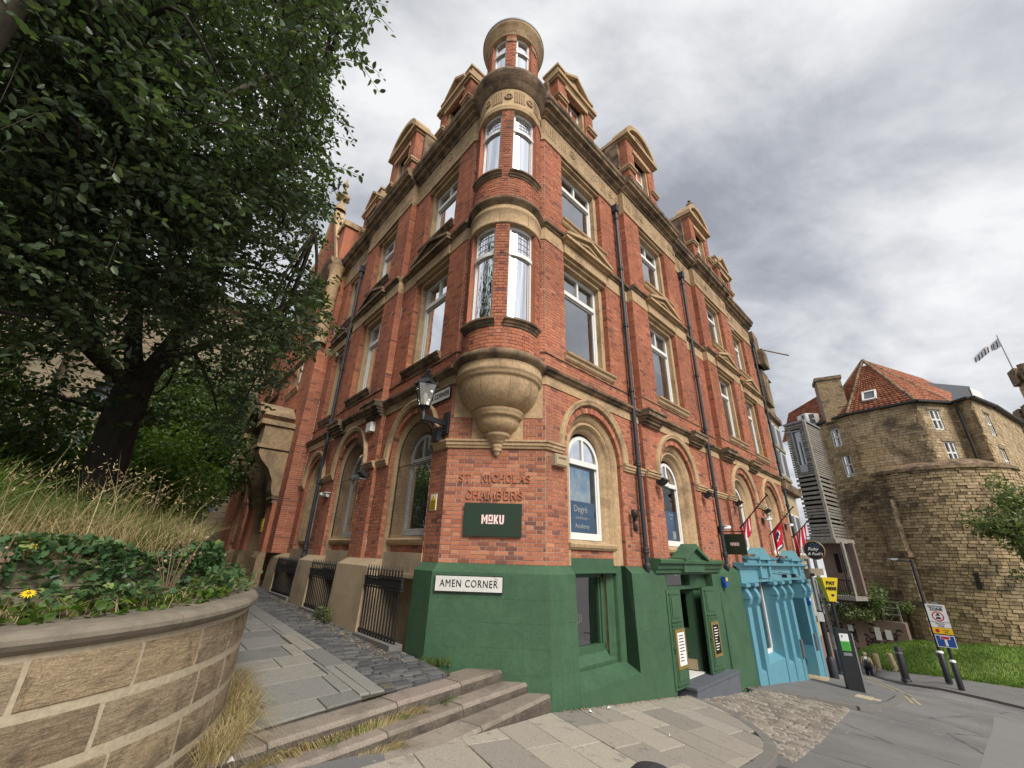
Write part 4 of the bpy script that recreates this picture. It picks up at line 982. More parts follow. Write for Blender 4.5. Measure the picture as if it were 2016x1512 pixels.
def panel_leaf(F, a0, a1, z0, z1, o, th, name, parent, mat='green_paint'):
    m = MB(); m.box(F, a0, a1, o, o + th, z0, z1); w = a1 - a0; st = w * .15
    root = m.build(name, mat, parent)
    k = z0 + (z1 - z0) * .06; hh = (z1 - z0)
    for f0, f1 in ((.05, .36), (.40, .62), (.67, .95)):
        q = MB(); ya, yb = z0 + hh * f0, z0 + hh * f1
        q.box(F, a0 + st, a1 - st, o + th - .002, o + th + .012, ya, yb); q.box(F, a0 + st + .05, a1 - st - .05, o + th + .010, o + th + .026, ya + .05, yb - .05)
        q.box(F, a0 + st - .02, a1 - st + .02, o + th + .0, o + th + .03, yb, yb + .02); q.box(F, a0 + st - .02, a1 - st + .02, o + th + .0, o + th + .03, ya - .02, ya)
        q.build('panel', mat, root)
    return root
GLh = FR.turn
shl = panel_leaf(FR, 3.53, 4.14, -2.30, -.585, .10, .05, 'shutter', BUILD); shr = panel_leaf(FR, 5.26, 5.96, -2.28, -.575, .10, .05, 'shutter', BUILD)
for a0, mt in ((3.66, 'paper'), (5.42, 'dark_interior')):
    m = MB(); m.box(FR, a0, a0 + .42, .15, .19, -1.98, -1.30); root = m.build('menu_case', 'gold_paint', BUILD)
    MB().box(FR, a0 + .06, a0 + .36, .185, .194, -1.92, -1.36).build('menu_sheet', mt, root)
    q = MB()
    for k in range(9): q.box(FR, a0 + .10, a0 + .10 + .1 + .12 * random.random(), .193, .197, -1.42 - k * .053, -1.405 - k * .053)
    q.build('menu_print', 'black_letter' if mt == 'paper' else 'white_letter', root, kind='stuff')
# the open inner door, floor and threshold
G = Frame(P(5.30, -.12, 0), (nr * -1 + ur * -.35).normalized(), (ur * -1 + nr * .35).normalized())
dm = MB(); dm.box(G, 0, .85, -.05, 0, -2.25, -1.45); dm.box(G, 0, .14, -.05, 0, -1.45, -.62); dm.box(G, .71, .85, -.05, 0, -1.45, -.62); dm.box(G, .14, .71, -.05, 0, -.74, -.62)
dd = dm.build('door', 'green_dark', BUILD)
MB().quad([G.P(.14, -.02, -1.45), G.P(.71, -.02, -1.45), G.P(.71, -.02, -.74), G.P(.14, -.02, -.74)]).build('pane', 'glass', dd)
MB().box(G, .05, .80, 0, .02, -2.25, -2.05).build('kick_plate', 'log_wood', dd); MB().tube([G.P(.76, .06, -1.6), G.P(.76, .06, -1.1)], .014, 8).build('handle', 'gold_paint', dd)
MB().box(G, .18, .67, -.002, .016, -1.95, -1.55).build('panel', 'green_dark', dd)
m = MB(); m.box(FR, 4.10, 5.35, -2.2, -.05, -2.34, -2.27); m.build('hall_floor', 'white_paint', BUILD)
r = MB(); room(r, FR, 4.72, 1.25, -2.28, -.62, -.36, 2.2); r.build('room_lining', 'dark_interior', BUILD)
m = MB(); m.box(FR, 3.98, 6.20, -.3, .34, -3.0, -2.335); m.box(FR, 3.96, 6.22, -.3, .36, -2.335, -2.29); m.build('door_step', 'slate', BUILD)
# ------------------------------------------------------------------ blue shopfront
m = MB(); m.box(FR, 7.86, 14.62, -.35, .16, -.55, -.19); bl = m.build('blue_shopfront', 'blue_paint', BUILD)
m = MB(); m.extrude(FR, [(.16, -.21), (.20, -.19), (.22, -.13), (.30, -.10), (.31, -.04), (-.1, -.02)], 7.84, 14.66); m.build('cornice', 'blue_paint', bl)
for c_, hw in ((9.80, 1.30), (13.25, 1.20)):
    m = MB(); m.box(FR, c_ - hw, c_ + hw, -.1, .20, -.03, .09)
    m.extrude(FR, [(.20, .06), (.26, .08), (.28, .14), (-.1, .15)], c_ - hw - .06, c_ - .48); m.extrude(FR, [(.20, .06), (.26, .08), (.28, .14), (-.1, .15)], c_ + .48, c_ + hw + .06)
    m.prism(FR, [(c_ - .52, .06), (c_ + .52, .06), (c_ + .52, .14), (c_, .40), (c_ - .52, .14)], -.1, .30); m.box(FR, c_ - .50, c_ - .34, .1, .26, -.42, .07); m.box(FR, c_ + .34, c_ + .50, .1, .26, -.42, .07); m.box(FR, c_ - .30, c_ + .30, .1, .20, -.45, -.1)
    m.build('pediment', 'blue_paint', bl)
    MB().box(FR, c_ - hw - .02, c_ + hw + .02, -.06, .17, .15, .21).build('stone_cap', 'sooty_stone', bl)
def console(s):
    m = MB(); m.box(FR, s - .14, s + .14, -.2, .20, -3.2, -1.15); m.box(FR, s - .16, s + .16, -.2, .27, -.64, -.55); root = m.build('pilaster', 'blue_paint', bl)
    k = MB(); pr = [(.18, -1.18), (.20, -1.12), (.25, -1.05), (.28, -.96), (.285, -.88), (.26, -.80), (.22, -.74), (.20, -.70), (.23, -.66), (.24, -.62)]
    k.extrude(FR, [(-.1, -1.18)] + pr + [(-.1, -.62)], s - .11, s + .11); k.box(FR, s - .12, s + .12, .1, .295, -.93, -.91)
    k.build('console', 'blue_paint', root)
PIL = [8.02, 8.70, 10.45, 11.25, 12.05, 13.72, 14.48]
for s in PIL: console(s)
m = MB()
for a0, a1, zz in ((8.16, 8.56, -2.62), (8.84, 10.31, -2.52), (10.59, 11.11, -2.72), (11.39, 11.91, -2.75), (13.86, 14.34, -2.8)):
    m.quad([P(a0, .17, zz - .04), P(a1, .17, zz - .04), P(a1, -.10, zz + .08), P(a0, -.10, zz + .08)]); m.quad([P(a0, .17, zz - .04), P(a1, .17, zz - .04), P(a1, .19, -4.6), P(a0, .19, -4.6)])
    if a1 - a0 < 1: m.quad([P(a0, -.08, zz), P(a1, -.08, zz), P(a1, -.08, -.55), P(a0, -.08, -.55)])
for s in PIL: m.box(FR, s - .141, s + .141, -.1, .195, -4.8, -2.6)
m.quad([P(12.19, -.30, -4.2), P(13.58, -.30, -4.2), P(13.58, -.30, -.55), P(12.19, -.30, -.55)]); m.quad([P(12.19, .2, -4.2), P(12.19, -.3, -4.2), P(12.19, -.3, -.55), P(12.19, .2, -.55)]); m.quad([P(13.58, .2, -4.2), P(13.58, -.3, -4.2), P(13.58, -.3, -.55), P(13.58, .2, -.55)])
m.build('stall_riser', 'blue_paint', bl)
m = MB(); m.box(FR, 12.22, 12.30, -.30, -.24, -3.5, -.7); m.box(FR, 13.47, 13.55, -.30, -.24, -3.5, -.7); m.box(FR, 12.30, 13.47, -.30, -.24, -.8, -.7); m.box(FR, 12.86, 12.90, -.30, -.27, -3.5, -.8); m.build('blue_door', 'blue_paint', bl)
m = MB(); m.box(FR, 12.15, 13.62, -.3, .42, -4.3, -3.46); m.build('shop_step', 'render_cream', bl)
m = MB(); a, b, z0, z1 = 8.84, 10.31, -2.44, -.56
m.box(FR, a, a + .06, -.16, -.10, z0, z1); m.box(FR, b - .08, b, -.16, -.10, z0, z1); m.box(FR, a, b, -.16, -.10, z0, z0 + .10); w = m.build('shop_window', 'white_paint', bl)
MB().quad([P(a + .06, -.13, z0 + .1), P(b - .08, -.13, z0 + .1), P(b - .08, -.13, z1), P(a + .06, -.13, z1)]).build('pane', 'glass', w)
r = MB(); room(r, FR, 9.57, 1.4, z0, z1, -.17, .9); r.build('room_lining', 'dark_interior', w)
for s in (12.05, 13.86):
    MB().box(FR, s - .10, s + .06, .17, .26, -2.75, -2.25).build('bin_box', 'slate', bl)

# ------------------------------------------------------------------ alley front: painted piers, areas and railings
PB = [(-.03, -.145), (.10, -.15), (.30, -.27), (.335, -.8), (.36, -1.7)]
for a0, a1 in ((1.92, 3.42), (5.02, 6.08), (8.02, 8.9)):
    q = plinth(FL, a0 - .02 if a0 > 3 else a0, a1, 0, 0, 'painted_pier', 'beige_paint', PB)
for a0, a1 in ((.50, 1.92), (3.42, 5.02), (6.08, 8.02)):
    m = MB(); m.box(FL, a0, a1, -.7, -.36, -2.6, -.42); m.box(FL, a0, a1, -.36, .02, -.42, -.02); m.box(FL, a0, a1, -.36, .06, -.42, -.36); m.build('area_wall', 'beige_paint', BUILD)
RAILM = None
def railing(a0, a1, label):
    zk = zalley((a0 + a1) / 2) ; o = .30
    root = thing('iron_railing', label, 'railing', FL.P((a0 + a1) / 2, o, zk), group='railings along the alley front')
    MB().box(FL, a0, a1, o - .12, o + .10, zk - .3, zk + .06).build('kerb', 'kerb_stone', root)
    MB().box(FL, a0, a1, o - .02, o + .02, -.56, -.45).build('frieze_rail', 'black_iron', root); MB().box(FL, a0, a1, o - .03, o + .03, -.44, -.415).build('top_rail', 'black_iron', root); MB().box(FL, a0, a1, o - .03, o + .03, -.60, -.575).build('top_rail', 'black_iron', root); MB().box(FL, a0, a1, o - .02, o + .02, zk + .10, zk + .13).build('bottom_rail', 'black_iron', root)
    n = int((a1 - a0) / .105)
    L_ = MB(); h0, h1 = zk + .06, -.33
    L_.lathe(Vector((0, 0, 0)), [(.013, h0), (.013, h1 + .0), (.022, h1 + .01), (.018, h1 + .03), (.0, h1 + .11)], 8)
    me = L_.mesh('bar')
    for i in range(n):
        p_ = FL.P(a0 + .05 + (a1 - a0 - .1) * i / (n - 1), o, 0); obj('bar', me, 'black_iron', root, mw=Matrix.Translation(p_))
railing(.52, 1.90, 'black spiked iron railing panel next to the green corner base'); railing(3.44, 5.0, 'black spiked iron railing panel between two beige painted piers'); railing(6.10, 8.0, 'farthest black iron railing panel, beside the stone porch')
# ------------------------------------------------------------------ entrance pavilion and the far part of the alley front
PV = .42
FP = FL.sub(0, PV)
lay(FP, 8.45, 13.2, -.15, 10.1, bricks, mort, opens=[lambda z: (9.55, 12.1) if z < 4.6 else None, hole(10.8, 1.5, 5.4, 8.2), hole(10.8, 1.5, 8.8, 9.9)])
G = Frame(FL.P(8.45, 0, 0), nl, ul * -1); lay(G, 0, PV, -.15, 10.1, bricks, mort, L=.42, head=0)
lay(FL, 13.2, 21, -.15, 10.1, bricks, mort, off=.05, opens=[arch_hole(c_, .85) for c_ in (15.2, 17.6)] + [hole(c_, 1.2, 3.6, 6.2) for c_ in (15.2, 17.6)] + [hole(c_, 1.2, 7.1, 9.3) for c_ in (15.2, 17.6)])
m = MB()
for prof in ([(-.02, 2.91), (.05, 2.92), (.12, 3.15), (.13, 3.22), (-.02, 3.25)], [(-.02, 6.6), (.10, 6.7), (.11, 6.75), (-.02, 6.78)], [(-.02, 9.9), (.05, 9.95), (.30, 10.4), (.32, 10.55), (-.3, 10.6)]):
    m.extrude(FL, [(o + .05, z) for o, z in prof], 13.2, 21)
m.extrude(FP, [(-.02, 9.9), (.05, 9.95), (.30, 10.4), (.32, 10.55), (-.3, 10.6)], 8.40, 13.25); m.extrude(FP, [(-.02, 6.6), (.10, 6.7), (.11, 6.75), (-.02, 6.78)], 8.43, 13.22)
m.build('string_course', 'sooty_stone', BUILD, kind='stuff')
for c_ in (15.2, 17.6): arch_window(FL, dict(ac=c_, k=.85, p=.0)); rect_window(FL, c_, 1.2, 3.6, 6.2, .05, 1); rect_window(FL, c_, 1.2, 7.1, 9.3, .05, 1)
rect_window(FP, 10.8, 1.5, 5.4, 8.2, 0, 1); rect_window(FP, 10.8, 1.5, 8.8, 9.9, 0, 1)
# round angle shaft under the cornice
MB().lathe(FL.P(8.45, PV, 0), [(.22, 6.8), (.22, 9.2), (.26, 9.3), (.26, 9.4), (.22, 9.5), (.24, 9.9), (.34, 10.1)], 16).build('angle_shaft', 'sandstone', BUILD)
# gable with crocketed finial
m = MB(); bk = MB(); mo = MB()
lay(FP, 8.7, 12.9, 10.6, 14.6, bk, mo, opens=[lambda z: (-9, 10.8 - 2.1 * max(0, 14.7 - z) / 4.1), lambda z: (10.8 + 2.1 * max(0, 14.7 - z) / 4.1, 99)])
gab = m.box(FP, 9.2, 12.4, -1.2, -.12, 10.6, 12.0).build('gable', 'brick', BUILD); bk.build('brickwork', 'brick', gab, kind='stuff'); mo.build('mortar_bed', 'mortar', gab)
m = MB()
for sg in (-1, 1): m.prism(FP, [(10.8 + sg * 2.3, 10.6), (10.8 + sg * 2.1, 10.6), (10.8, 14.6), (10.8, 14.95)], -.3, .12)
m.build('gable_coping', 'sandstone', gab)
m = MB(); tp = FP.P(10.8, -.1, 14.8); m.lathe(tp, [(.28, 0), (.25, .25), (.13, .3), (.11, .7), (.24, .78), (.3, .95), (.16, 1.1), (.08, 1.2), (.07, 1.6), (.14, 1.68), (.1, 1.8), (.04, 1.9), (0, 2.25)], 10)
for k in range(6): m.ball(tp + Vector((cos(k) * .25, sin(k) * .25, .85)), .1, 5)
m.build('gable_finial', 'sandstone', gab)
for a0 in (8.75, 12.55):
    m = MB(); m.box(FP, a0 - .35, a0 + .35, -.7, .05, 10.6, 12.2); q = m.build('chimney', 'brick', BUILD); MB().box(FP, a0 - .43, a0 + .43, -.78, .13, 12.2, 12.45).build('chimney_cap', 'sandstone', q)
# porch: corbelled hood over the doorway
PO = MB().box(FP, 9.35, 12.3, 0, .10, 3.15, 3.9).build('porch', 'dark_sandstone', BUILD)
for sg, c_ in ((-1, 9.45), (1, 12.2)):
    k = MB(); k.extrude(FP, [(0, 1.5), (.20, 1.55), (.26, 1.7), (.30, 2.0), (.48, 2.35), (.74, 2.6), (.86, 2.8), (.88, 2.95), (0, 2.98)], c_ - .30, c_ + .30); k.build('corbel', 'dark_sandstone', PO)
    k = MB(); k.box(FP, c_ - .36, c_ + .36, 0, .98, 2.98, 3.10); k.box(FP, c_ - .33, c_ + .33, 0, .88, 3.10, 3.75); k.box(FP, c_ - .40, c_ + .40, 0, 1.02, 3.75, 3.92); k.build('entablature_block', 'dark_sandstone', PO)
    k = MB(); k.box(FP, c_ - .33, c_ + .33, 0, .16, 1.30, 1.42); k.box(FP, c_ - .36, c_ + .36, 0, .20, 1.42, 1.52); k.build('capital', 'sooty_stone', PO)
    bk, mo = MB(), MB(); lay(FP, c_ - .36, c_ + .36, -.15, 1.3, bk, mo, off=.12); bk.build('brickwork', 'brick', PO, kind='stuff'); mo.build('mortar_bed', 'mortar', PO)
    for s_ in (-1, 1): 
        MB().box(FP, *sorted((c_ + s_ * .36, c_ + s_ * .355)), 0, .12, -.15, 1.3).build('pier_side', 'brick', PO)
    MB().extrude(FP, [(0, -.12), (.14, -.14), (.22, -.3), (.26, -1.8), (0, -1.8)], c_ - .42, c_ + .42).build('pier_base', 'dark_sandstone', PO)
R_ = 1.9; m = MB()
for t0, t1 in zip(np.linspace(-50, 50, 15), np.linspace(-50, 50, 15)[1:]):
    pp = lambda r, t: (10.82 + r * sin(radians(t)), 2.85 + r * cos(radians(t)))
    m.prism(FP, [pp(R_ - .18, t0), pp(R_ - .18, t1), pp(R_ + .10, t1), pp(R_ + .10, t0)], 0, 1.08); m.prism(FP, [pp(R_ - .3, t0 * .92), pp(R_ - .3, t1 * .92), pp(R_ - .2, t1 * .92), pp(R_ - .2, t0 * .92)], 0, .8)
m.prism(FP, [(9.4, 3.9), (12.25, 3.9), (11.9, 4.3), (11.3, 4.6), (10.8, 4.68), (10.3, 4.6), (9.7, 4.3)], -.1, .30)
m.build('segmental_hood', 'dark_sandstone', PO)
s = MB(); s.arch(FP, 10.82, 2.2, -1.3, [(1.05, .02), (.98, -.05), (.95, -.12), (.85, -.14), (.82, -.24), (.72, -.28), (.70, -.6)], 18); s.build('door_arch', 'dark_sandstone', PO)
m = MB(); m.box(FP, 9.5, 12.15, -.15, -.001, 2.0, 3.2); 
MB().box(FP, 10.0, 11.65, -.75, -.6, -1.3, 3.0).build('entrance_door', 'dark_interior', PO)
MB().box(FP, 9.9, 11.75, -.6, .35, -1.4, -.98).build('porch_step', 'dark_sandstone', PO)
for k, c_ in enumerate((9.4, 12.25)): pass
for a0, a1 in ((13.3, 14.2), (16.0, 16.8), (18.5, 19.4)): plinth(FL, a0, a1, 0, 0, 'stone_pier', 'sandstone', PB)
m = MB(); m.box(FL, 13.0, 21, -.5, .06, -2, -.14); m.build('base_wall', 'sandstone', BUILD)
# the unseen back of the block, so that the street front has depth
m = MB(); m.box(FR, .5, 14.6, -7.0, -6.6, -4, 12.6); m.box(FR, 14.35, 14.6, -6.8, -.1, -5, 10.3); m.box(FL, 20.6, 21, -6, 0, -2, 10.2); m.build('back_wall', 'mortar', BUILD)
pipe(FL, 13.0, 6.0, -.8, .12)
# ------------------------------------------------------------------ ground
def UD(u, d, z): return FR.P(u, d, z)
def ud(p): q = Vector((p[0] - R0[0], p[1] - R0[1], 0)); return q.dot(ur), q.dot(nr)
def sheet(name, us, ds, zf, mat, **kw):
    m = MB(); p = [UD(u, d, zf(u, d)) for u in us for d in ds]; k = len(ds)
    m.add(p, [(i * k + j, i * k + j + 1, (i + 1) * k + j + 1, (i + 1) * k + j) for i in range(len(us) - 1) for j in range(k - 1)], True)
    return m.build(name, mat, **kw)
def zroad(u, d): return zpav(u, d) - .09
sheet('ground', [-320, -120, -50, -20, -9, 0, 8, 16, 24, 34, 50, 70, 120, 320], [-320, -120, -60, -30, -14, -6, -3, 0, 3, 6, 12, 25, 60, 140, 320], lambda u, d: zpav(min(u, 46), d) - .45, 'tarmac_path', kind='structure')
sheet('road', [-14, -9, -4, 0, 2, 4, 6, 8, 10, 12, 14, 15.4], [-4, -3, -1, 0, 1, 2, 3, 4, 6, 8, 10, 12, 16, 24], zroad, 'asphalt', kind='structure')
def clip(poly, region):
    """Clip a polygon against a convex counter-clockwise or clockwise region."""
    ar = sum(a[0] * b[1] - b[0] * a[1] for a, b in zip(region, region[1:] + region[:1])); sg = 1 if ar > 0 else -1
    for a, b in zip(region, region[1:] + region[:1]):
        out = []; f = lambda p: sg * ((b[0] - a[0]) * (p[1] - a[1]) - (b[1] - a[1]) * (p[0] - a[0]))
        for p, q in zip(poly, poly[1:] + poly[:1]):
            fp, fq = f(p), f(q)
            if fp >= 0: out.append(p)
            if (fp >= 0) != (fq >= 0): t_ = fp / (fp - fq); out.append((p[0] + (q[0] - p[0]) * t_, p[1] + (q[1] - p[1]) * t_))
        poly = out
        if len(poly) < 3: return []
    return poly
def area(p): return abs(sum(a[0] * b[1] - b[0] * a[1] for a, b in zip(p, p[1:] + p[:1]))) / 2
def slab_mesh(poly, PF, zf, th=.06, lift=0.0, bev=.006):
    """A flat stone with eased edges over a polygon given in plan coordinates."""
    m = MB(); cx = sum(p[0] for p in poly) / len(poly); cy = sum(p[1] for p in poly) / len(poly); n = len(poly)
    inn = []
    for x, y in poly:
        l = max(1e-6, math.hypot(x - cx, y - cy)); k = max(0, 1 - bev / l * 1.5); inn.append((cx + (x - cx) * k, cy + (y - cy) * k))
    tx, ty = (random.random() - .5) * .012, (random.random() - .5) * .012
    zz = lambda x, y: zf(x, y) + lift + tx * (x - cx) + ty * (y - cy)
    p = [PF(x, y, zz(x, y)) for x, y in inn] + [PF(x, y, zz(x, y) - bev) for x, y in poly] + [PF(x, y, zz(x, y) - th) for x, y in poly]
    m.add(p, [tuple(range(n))] + [(i, (i + 1) % n, (i + 1) % n + n, i + n) for i in range(n)] + [(i + n, (i + 1) % n + n, (i + 1) % n + 2 * n, i + 2 * n) for i in range(n)], rnd=random.random())
    return m
def pave(region, PF, zf, rows, lens, gap, name, mat, parent, skew=0.0, x0=None, x1=None, y0=None, y1=None, max_obj=300, many=None, lift=(0, .004), bev=.006, th=.06, cross=True):
    xs = [p[0] for p in region]; ys = [p[1] for p in region]; x0 = min(xs) - 1; x1 = max(xs) + 1; y0 = min(ys) - .3; y1 = max(ys) + .3
    out = []; x = x0
    while x < x1:
        w = random.uniform(*rows); y = y0 - random.random() * lens[1]
        while y < y1:
            l = random.uniform(*lens); sk = lambda X, Y: (X + skew * (Y - y0), Y)
            q = [sk(x + gap / 2, y + gap / 2), sk(x + w - gap / 2, y + gap / 2), sk(x + w - gap / 2, y + l - gap / 2), sk(x + gap / 2, y + l - gap / 2)]
            c_ = clip(q, region)
            if c_ and area(c_) > .03 * w * l: out.append(c_)
            y += l
        x += w
    def near(c_): p = PF(sum(q[0] for q in c_) / len(c_), sum(q[1] for q in c_) / len(c_), 0); return p.length
    out.sort(key=near); rest = MB()
    for i, c_ in enumerate(out):
        sm = slab_mesh(c_, PF, zf, th, random.uniform(*lift), bev)
        if i < max_obj: sm.build(name, mat, parent)
        else: b = len(rest.v); rest.v += sm.v; rest.f += [[b + k for k in f] for f in sm.f]; rest.r += sm.r; rest.sm += sm.sm
    if rest.v: rest.build(name + '_field', many or mat, parent, kind='stuff')
    return len(out)
def flat(region, PF, zf, name, mat, parent=None, **kw):
    return MB().add([PF(x, y, zf(x, y)) for x, y in region], [tuple(range(len(region)))]).build(name, mat, parent, **kw)
# street pavement of mixed flags, with its curved kerb
KERB = [(-8, 2.62), (-3, 2.45), (-.5, 2.28), (1.2, 2.20), (1.85, 2.12), (2.35, 1.97), (2.85, 1.68), (3.28, 1.32), (3.60, .92), (3.82, .50), (3.92, .17)]
REG = [(-8, 1.66), (-.07, .16), (3.92, .16)] + KERB[::-1][1:]
PAV = flat(REG, UD, lambda u, d: zpav(u, d) - .016, 'pavement', 'joint_dirt', kind='structure')
pave(REG, UD, zpav, (.50, .70), (.55, 1.15), .012, 'paving_slab', 'slab', PAV, skew=-.22)
for (u0_, d0_), (u1_, d1_) in zip(KERB, KERB[1:]):
    L_ = math.hypot(u1_ - u0_, d1_ - d0_); k = max(1, round(L_ / .75))
    for i in range(k):
        a = (u0_ + (u1_ - u0_) * i / k, d0_ + (d1_ - d0_) * i / k); b = (u0_ + (u1_ - u0_) * (i + 1) / k, d0_ + (d1_ - d0_) * (i + 1) / k)
        nx, ny = -(b[1] - a[1]) / math.hypot(b[0] - a[0], b[1] - a[1]), (b[0] - a[0]) / math.hypot(b[0] - a[0], b[1] - a[1])
        w = .15; q = [a, b, (b[0] + nx * w, b[1] + ny * w), (a[0] + nx * w, a[1] + ny * w)]
        slab_mesh(q, UD, zpav, .2, .003, .012).build('kerb_stone', 'kerb_stone', PAV)
# cobbled crossing
def zcob(u, d): return zpav(u, d) - .02 - .06 * max(0, min(1, (d - .5) / 1.6))
CREG = [(3.95, .34), (6.3, .30), (7.85, .35), (8.5, 1.15), (8.85, 1.70), (8.3, 1.98), (7.4, 2.06), (3.9, 2.26), (2.2, 2.42), (2.15, 2.16), (2.95, 1.85), (3.42, 1.42), (3.74, .98)]
COB = flat(CREG, UD, lambda u, d: zcob(u, d) - .022, 'cobbled_crossing', 'joint_dirt', kind='structure')
CR2 = [(3.95, .34), (6.3, .30), (7.85, .35), (8.5, 1.15), (8.85, 1.70), (8.3, 1.98), (7.4, 2.06), (3.9, 2.26), (2.2, 2.42), (2.2, 2.30)]
pave(CR2, lambda u, d, z: UD(u, d, z), zcob, (.105, .135), (.15, .24), .012, 'cobble', 'cobble', COB, skew=.10, many='cobble_many', lift=(-.008, .010), bev=.022, th=.06)
# tarmac footway in front of the blue shop
TREG = [(6.3, .14), (14.7, .14), (15.4, 1.9), (14.0, 2.02), (11.5, 2.10), (10.2, 2.06), (9.0, 1.82), (8.5, 1.17), (7.87, .36), (7.3, .22)]
def ztar(u, d): return zpav(u, d) + .004
TAR = flat(TREG, UD, ztar, 'footway', 'tarmac_path', kind='structure')
TK = [(7.0, .20), (7.85, .36), (8.48, 1.16), (8.98, 1.82), (10.2, 2.07), (11.5, 2.12), (13, 2.08), (14.4, 2.0), (15.4, 1.9)]
for a, b in zip(TK, TK[1:]):
    L_ = math.hypot(b[0] - a[0], b[1] - a[1]); nx, ny = -(b[1] - a[1]) / L_ * .13, (b[0] - a[0]) / L_ * .13
    slab_mesh([a, b, (b[0] + nx, b[1] + ny), (a[0] + nx, a[1] + ny)], UD, ztar, .2, .004, .015).build('kerb_stone', 'kerb_stone', TAR)
for q in ([(10.75, 1.55), (11.5, 1.5), (11.55, 1.85), (10.8, 1.9)], [(11.0, 1.90), (11.35, 1.88), (11.38, 2.02), (11.02, 2.04)]): slab_mesh(q, UD, ztar, .05, .012, .01).build('cement_patch', 'lime_mortar', TAR)
# relaid strip of paler tarmac on the far half of the road
m = MB(); us_ = [-12, -6, 0, 3, 6, 9, 12, 15.3]; q_ = random.Random(4)
p_ = []
for u in us_: e_ = 3.95 + q_.uniform(-.05, .05); p_ += [UD(u, d, zroad(u, d) + .004) for d in (e_, 6, 8, 10, 12)]
m.add(p_, [(i * 5 + j, i * 5 + j + 1, (i + 1) * 5 + j + 1, (i + 1) * 5 + j) for i in range(len(us_) - 1) for j in range(4)]); m.build('road_patch', 'pale_tarmac', kind='structure')
# painted lines
for off_ in (0, .16):
    m = MB(); pts = [(15.3, 1.95), (14.4, 2.15), (13.5, 2.32)]; pts = [(u, d + off_ + .06) for u, d in pts]
    for a, b in zip(pts, pts[1:]): m.quad([UD(a[0], a[1], zroad(*a) + .006), UD(b[0], b[1], zroad(*b) + .006), UD(b[0], b[1] + .07, zroad(b[0], b[1]) + .006), UD(a[0], a[1] + .07, zroad(a[0], a[1]) + .006)])
    m.build('yellow_line', 'line_yellow', kind='structure')

# ------------------------------------------------------------------ granite steps
STEPS = [dict(A=(-.05, 6.84), B=(-2.13, 4.10), z=-1.505, dz=-.015, dep=.42, cuts=(.78, 1.0, 1.35, 1.5), back=.35), dict(A=(.32, 6.84), B=(-1.71, 4.27), z=-1.64, dz=-.01, dep=.50, cuts=(1.25, 1.05, 1.2, 1.5)), dict(A=(.675, 6.87), B=(-.87, 4.67), z=-1.76, dz=0, dep=.55, cuts=(1.55, 1.35, 1.6, 1.5))]
flight = thing('granite_steps', 'worn granite steps climbing from the street pavement into the alley', 'steps', (0, 6, -1.9))
for st in STEPS:
    A, B = Vector(st['A'] + (0,)), Vector(st['B'] + (0,)); d = (B - A).normalized(); f = Vector((-d.y, d.x, 0))
    if f.dot(Vector((1, -1, 0))) < 0: f = -f
    F_ = Frame(A, d, f); x = -.25
    for i, c_ in enumerate(st['cuts']):
        y = x + c_ + (.25 if i == 0 else 0); m = MB(); g = .006; z1_ = st['z'] + st['dz'] * y / 3; zb_ = st['z'] - .5
        ov = .01 * random.random()
        m.extrude(F_, [(-st['dep'], zb_), (-st['dep'], z1_ + ov), (-.028, z1_ + ov), (-.008, z1_ - .010), (0, z1_ - .03), (-.005, zb_)], x + g, y - g)
        so = m.build('step_stone', 'granite', flight)
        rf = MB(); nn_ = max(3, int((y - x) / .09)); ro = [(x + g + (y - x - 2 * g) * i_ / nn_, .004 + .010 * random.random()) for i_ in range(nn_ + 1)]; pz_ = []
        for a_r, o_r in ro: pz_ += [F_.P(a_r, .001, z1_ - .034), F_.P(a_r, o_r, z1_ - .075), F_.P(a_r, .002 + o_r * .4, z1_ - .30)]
        rf.add(pz_, [(i_ * 3 + j_, i_ * 3 + j_ + 1, i_ * 3 + j_ + 4, i_ * 3 + j_ + 3) for i_ in range(nn_) for j_ in (0, 1)]); rf.build('riser', 'shaded_rough_granite', so); x = y  # riser face is darker than the tread: grime plus painted-in shade
# ------------------------------------------------------------------ alley paving
def AL(s, o, z): return FL.P(s, o, z)
def za(s, o): return zalley(s) - .02 * max(0, -s)
AREG = [(-.72, .1), (14.5, .1), (14.5, 4.2), (-1.62, 4.2)]
ALLEY = flat(AREG, AL, lambda s, o: za(s, o) - .02, 'alley', 'joint_dirt', kind='structure')
SREG = [(-.93, 1.12), (-.74, .18), (0, .16), (14, .36), (14, 1.12)]
pave([(-.93, 1.12), (-.74, .18), (14, .18), (14, 1.12)], AL, za, (.075, .105), (.17, .28), .009, 'sett', 'sett', ALLEY, skew=0.06, many='sett_many', lift=(-.008, .008), bev=.010, th=.05)
pave([(-.98, 1.42), (-.92, 1.13), (14, 1.13), (14, 1.42)], AL, za, (.9, 1.4), (.62, .66), .012, 'edging_slab', 'alley_slab', ALLEY)
pave([(-1.6, 4.1), (-.98, 1.43), (14, 1.43), (14, 4.1)], AL, za, (.48, .68), (.55, 1.2), .014, 'paving_slab', 'alley_slab', ALLEY, skew=-.12)
m = MB()
for i in range(9): m.box(Frame(AL(-.86, .98, 0), ul, nl), .02 + i * .035, .038 + i * .035, 0, .13, za(-.8, 1) - .02, za(-.8, 1) + .008)
m.build('drain_grate', 'bark_grey', ALLEY)
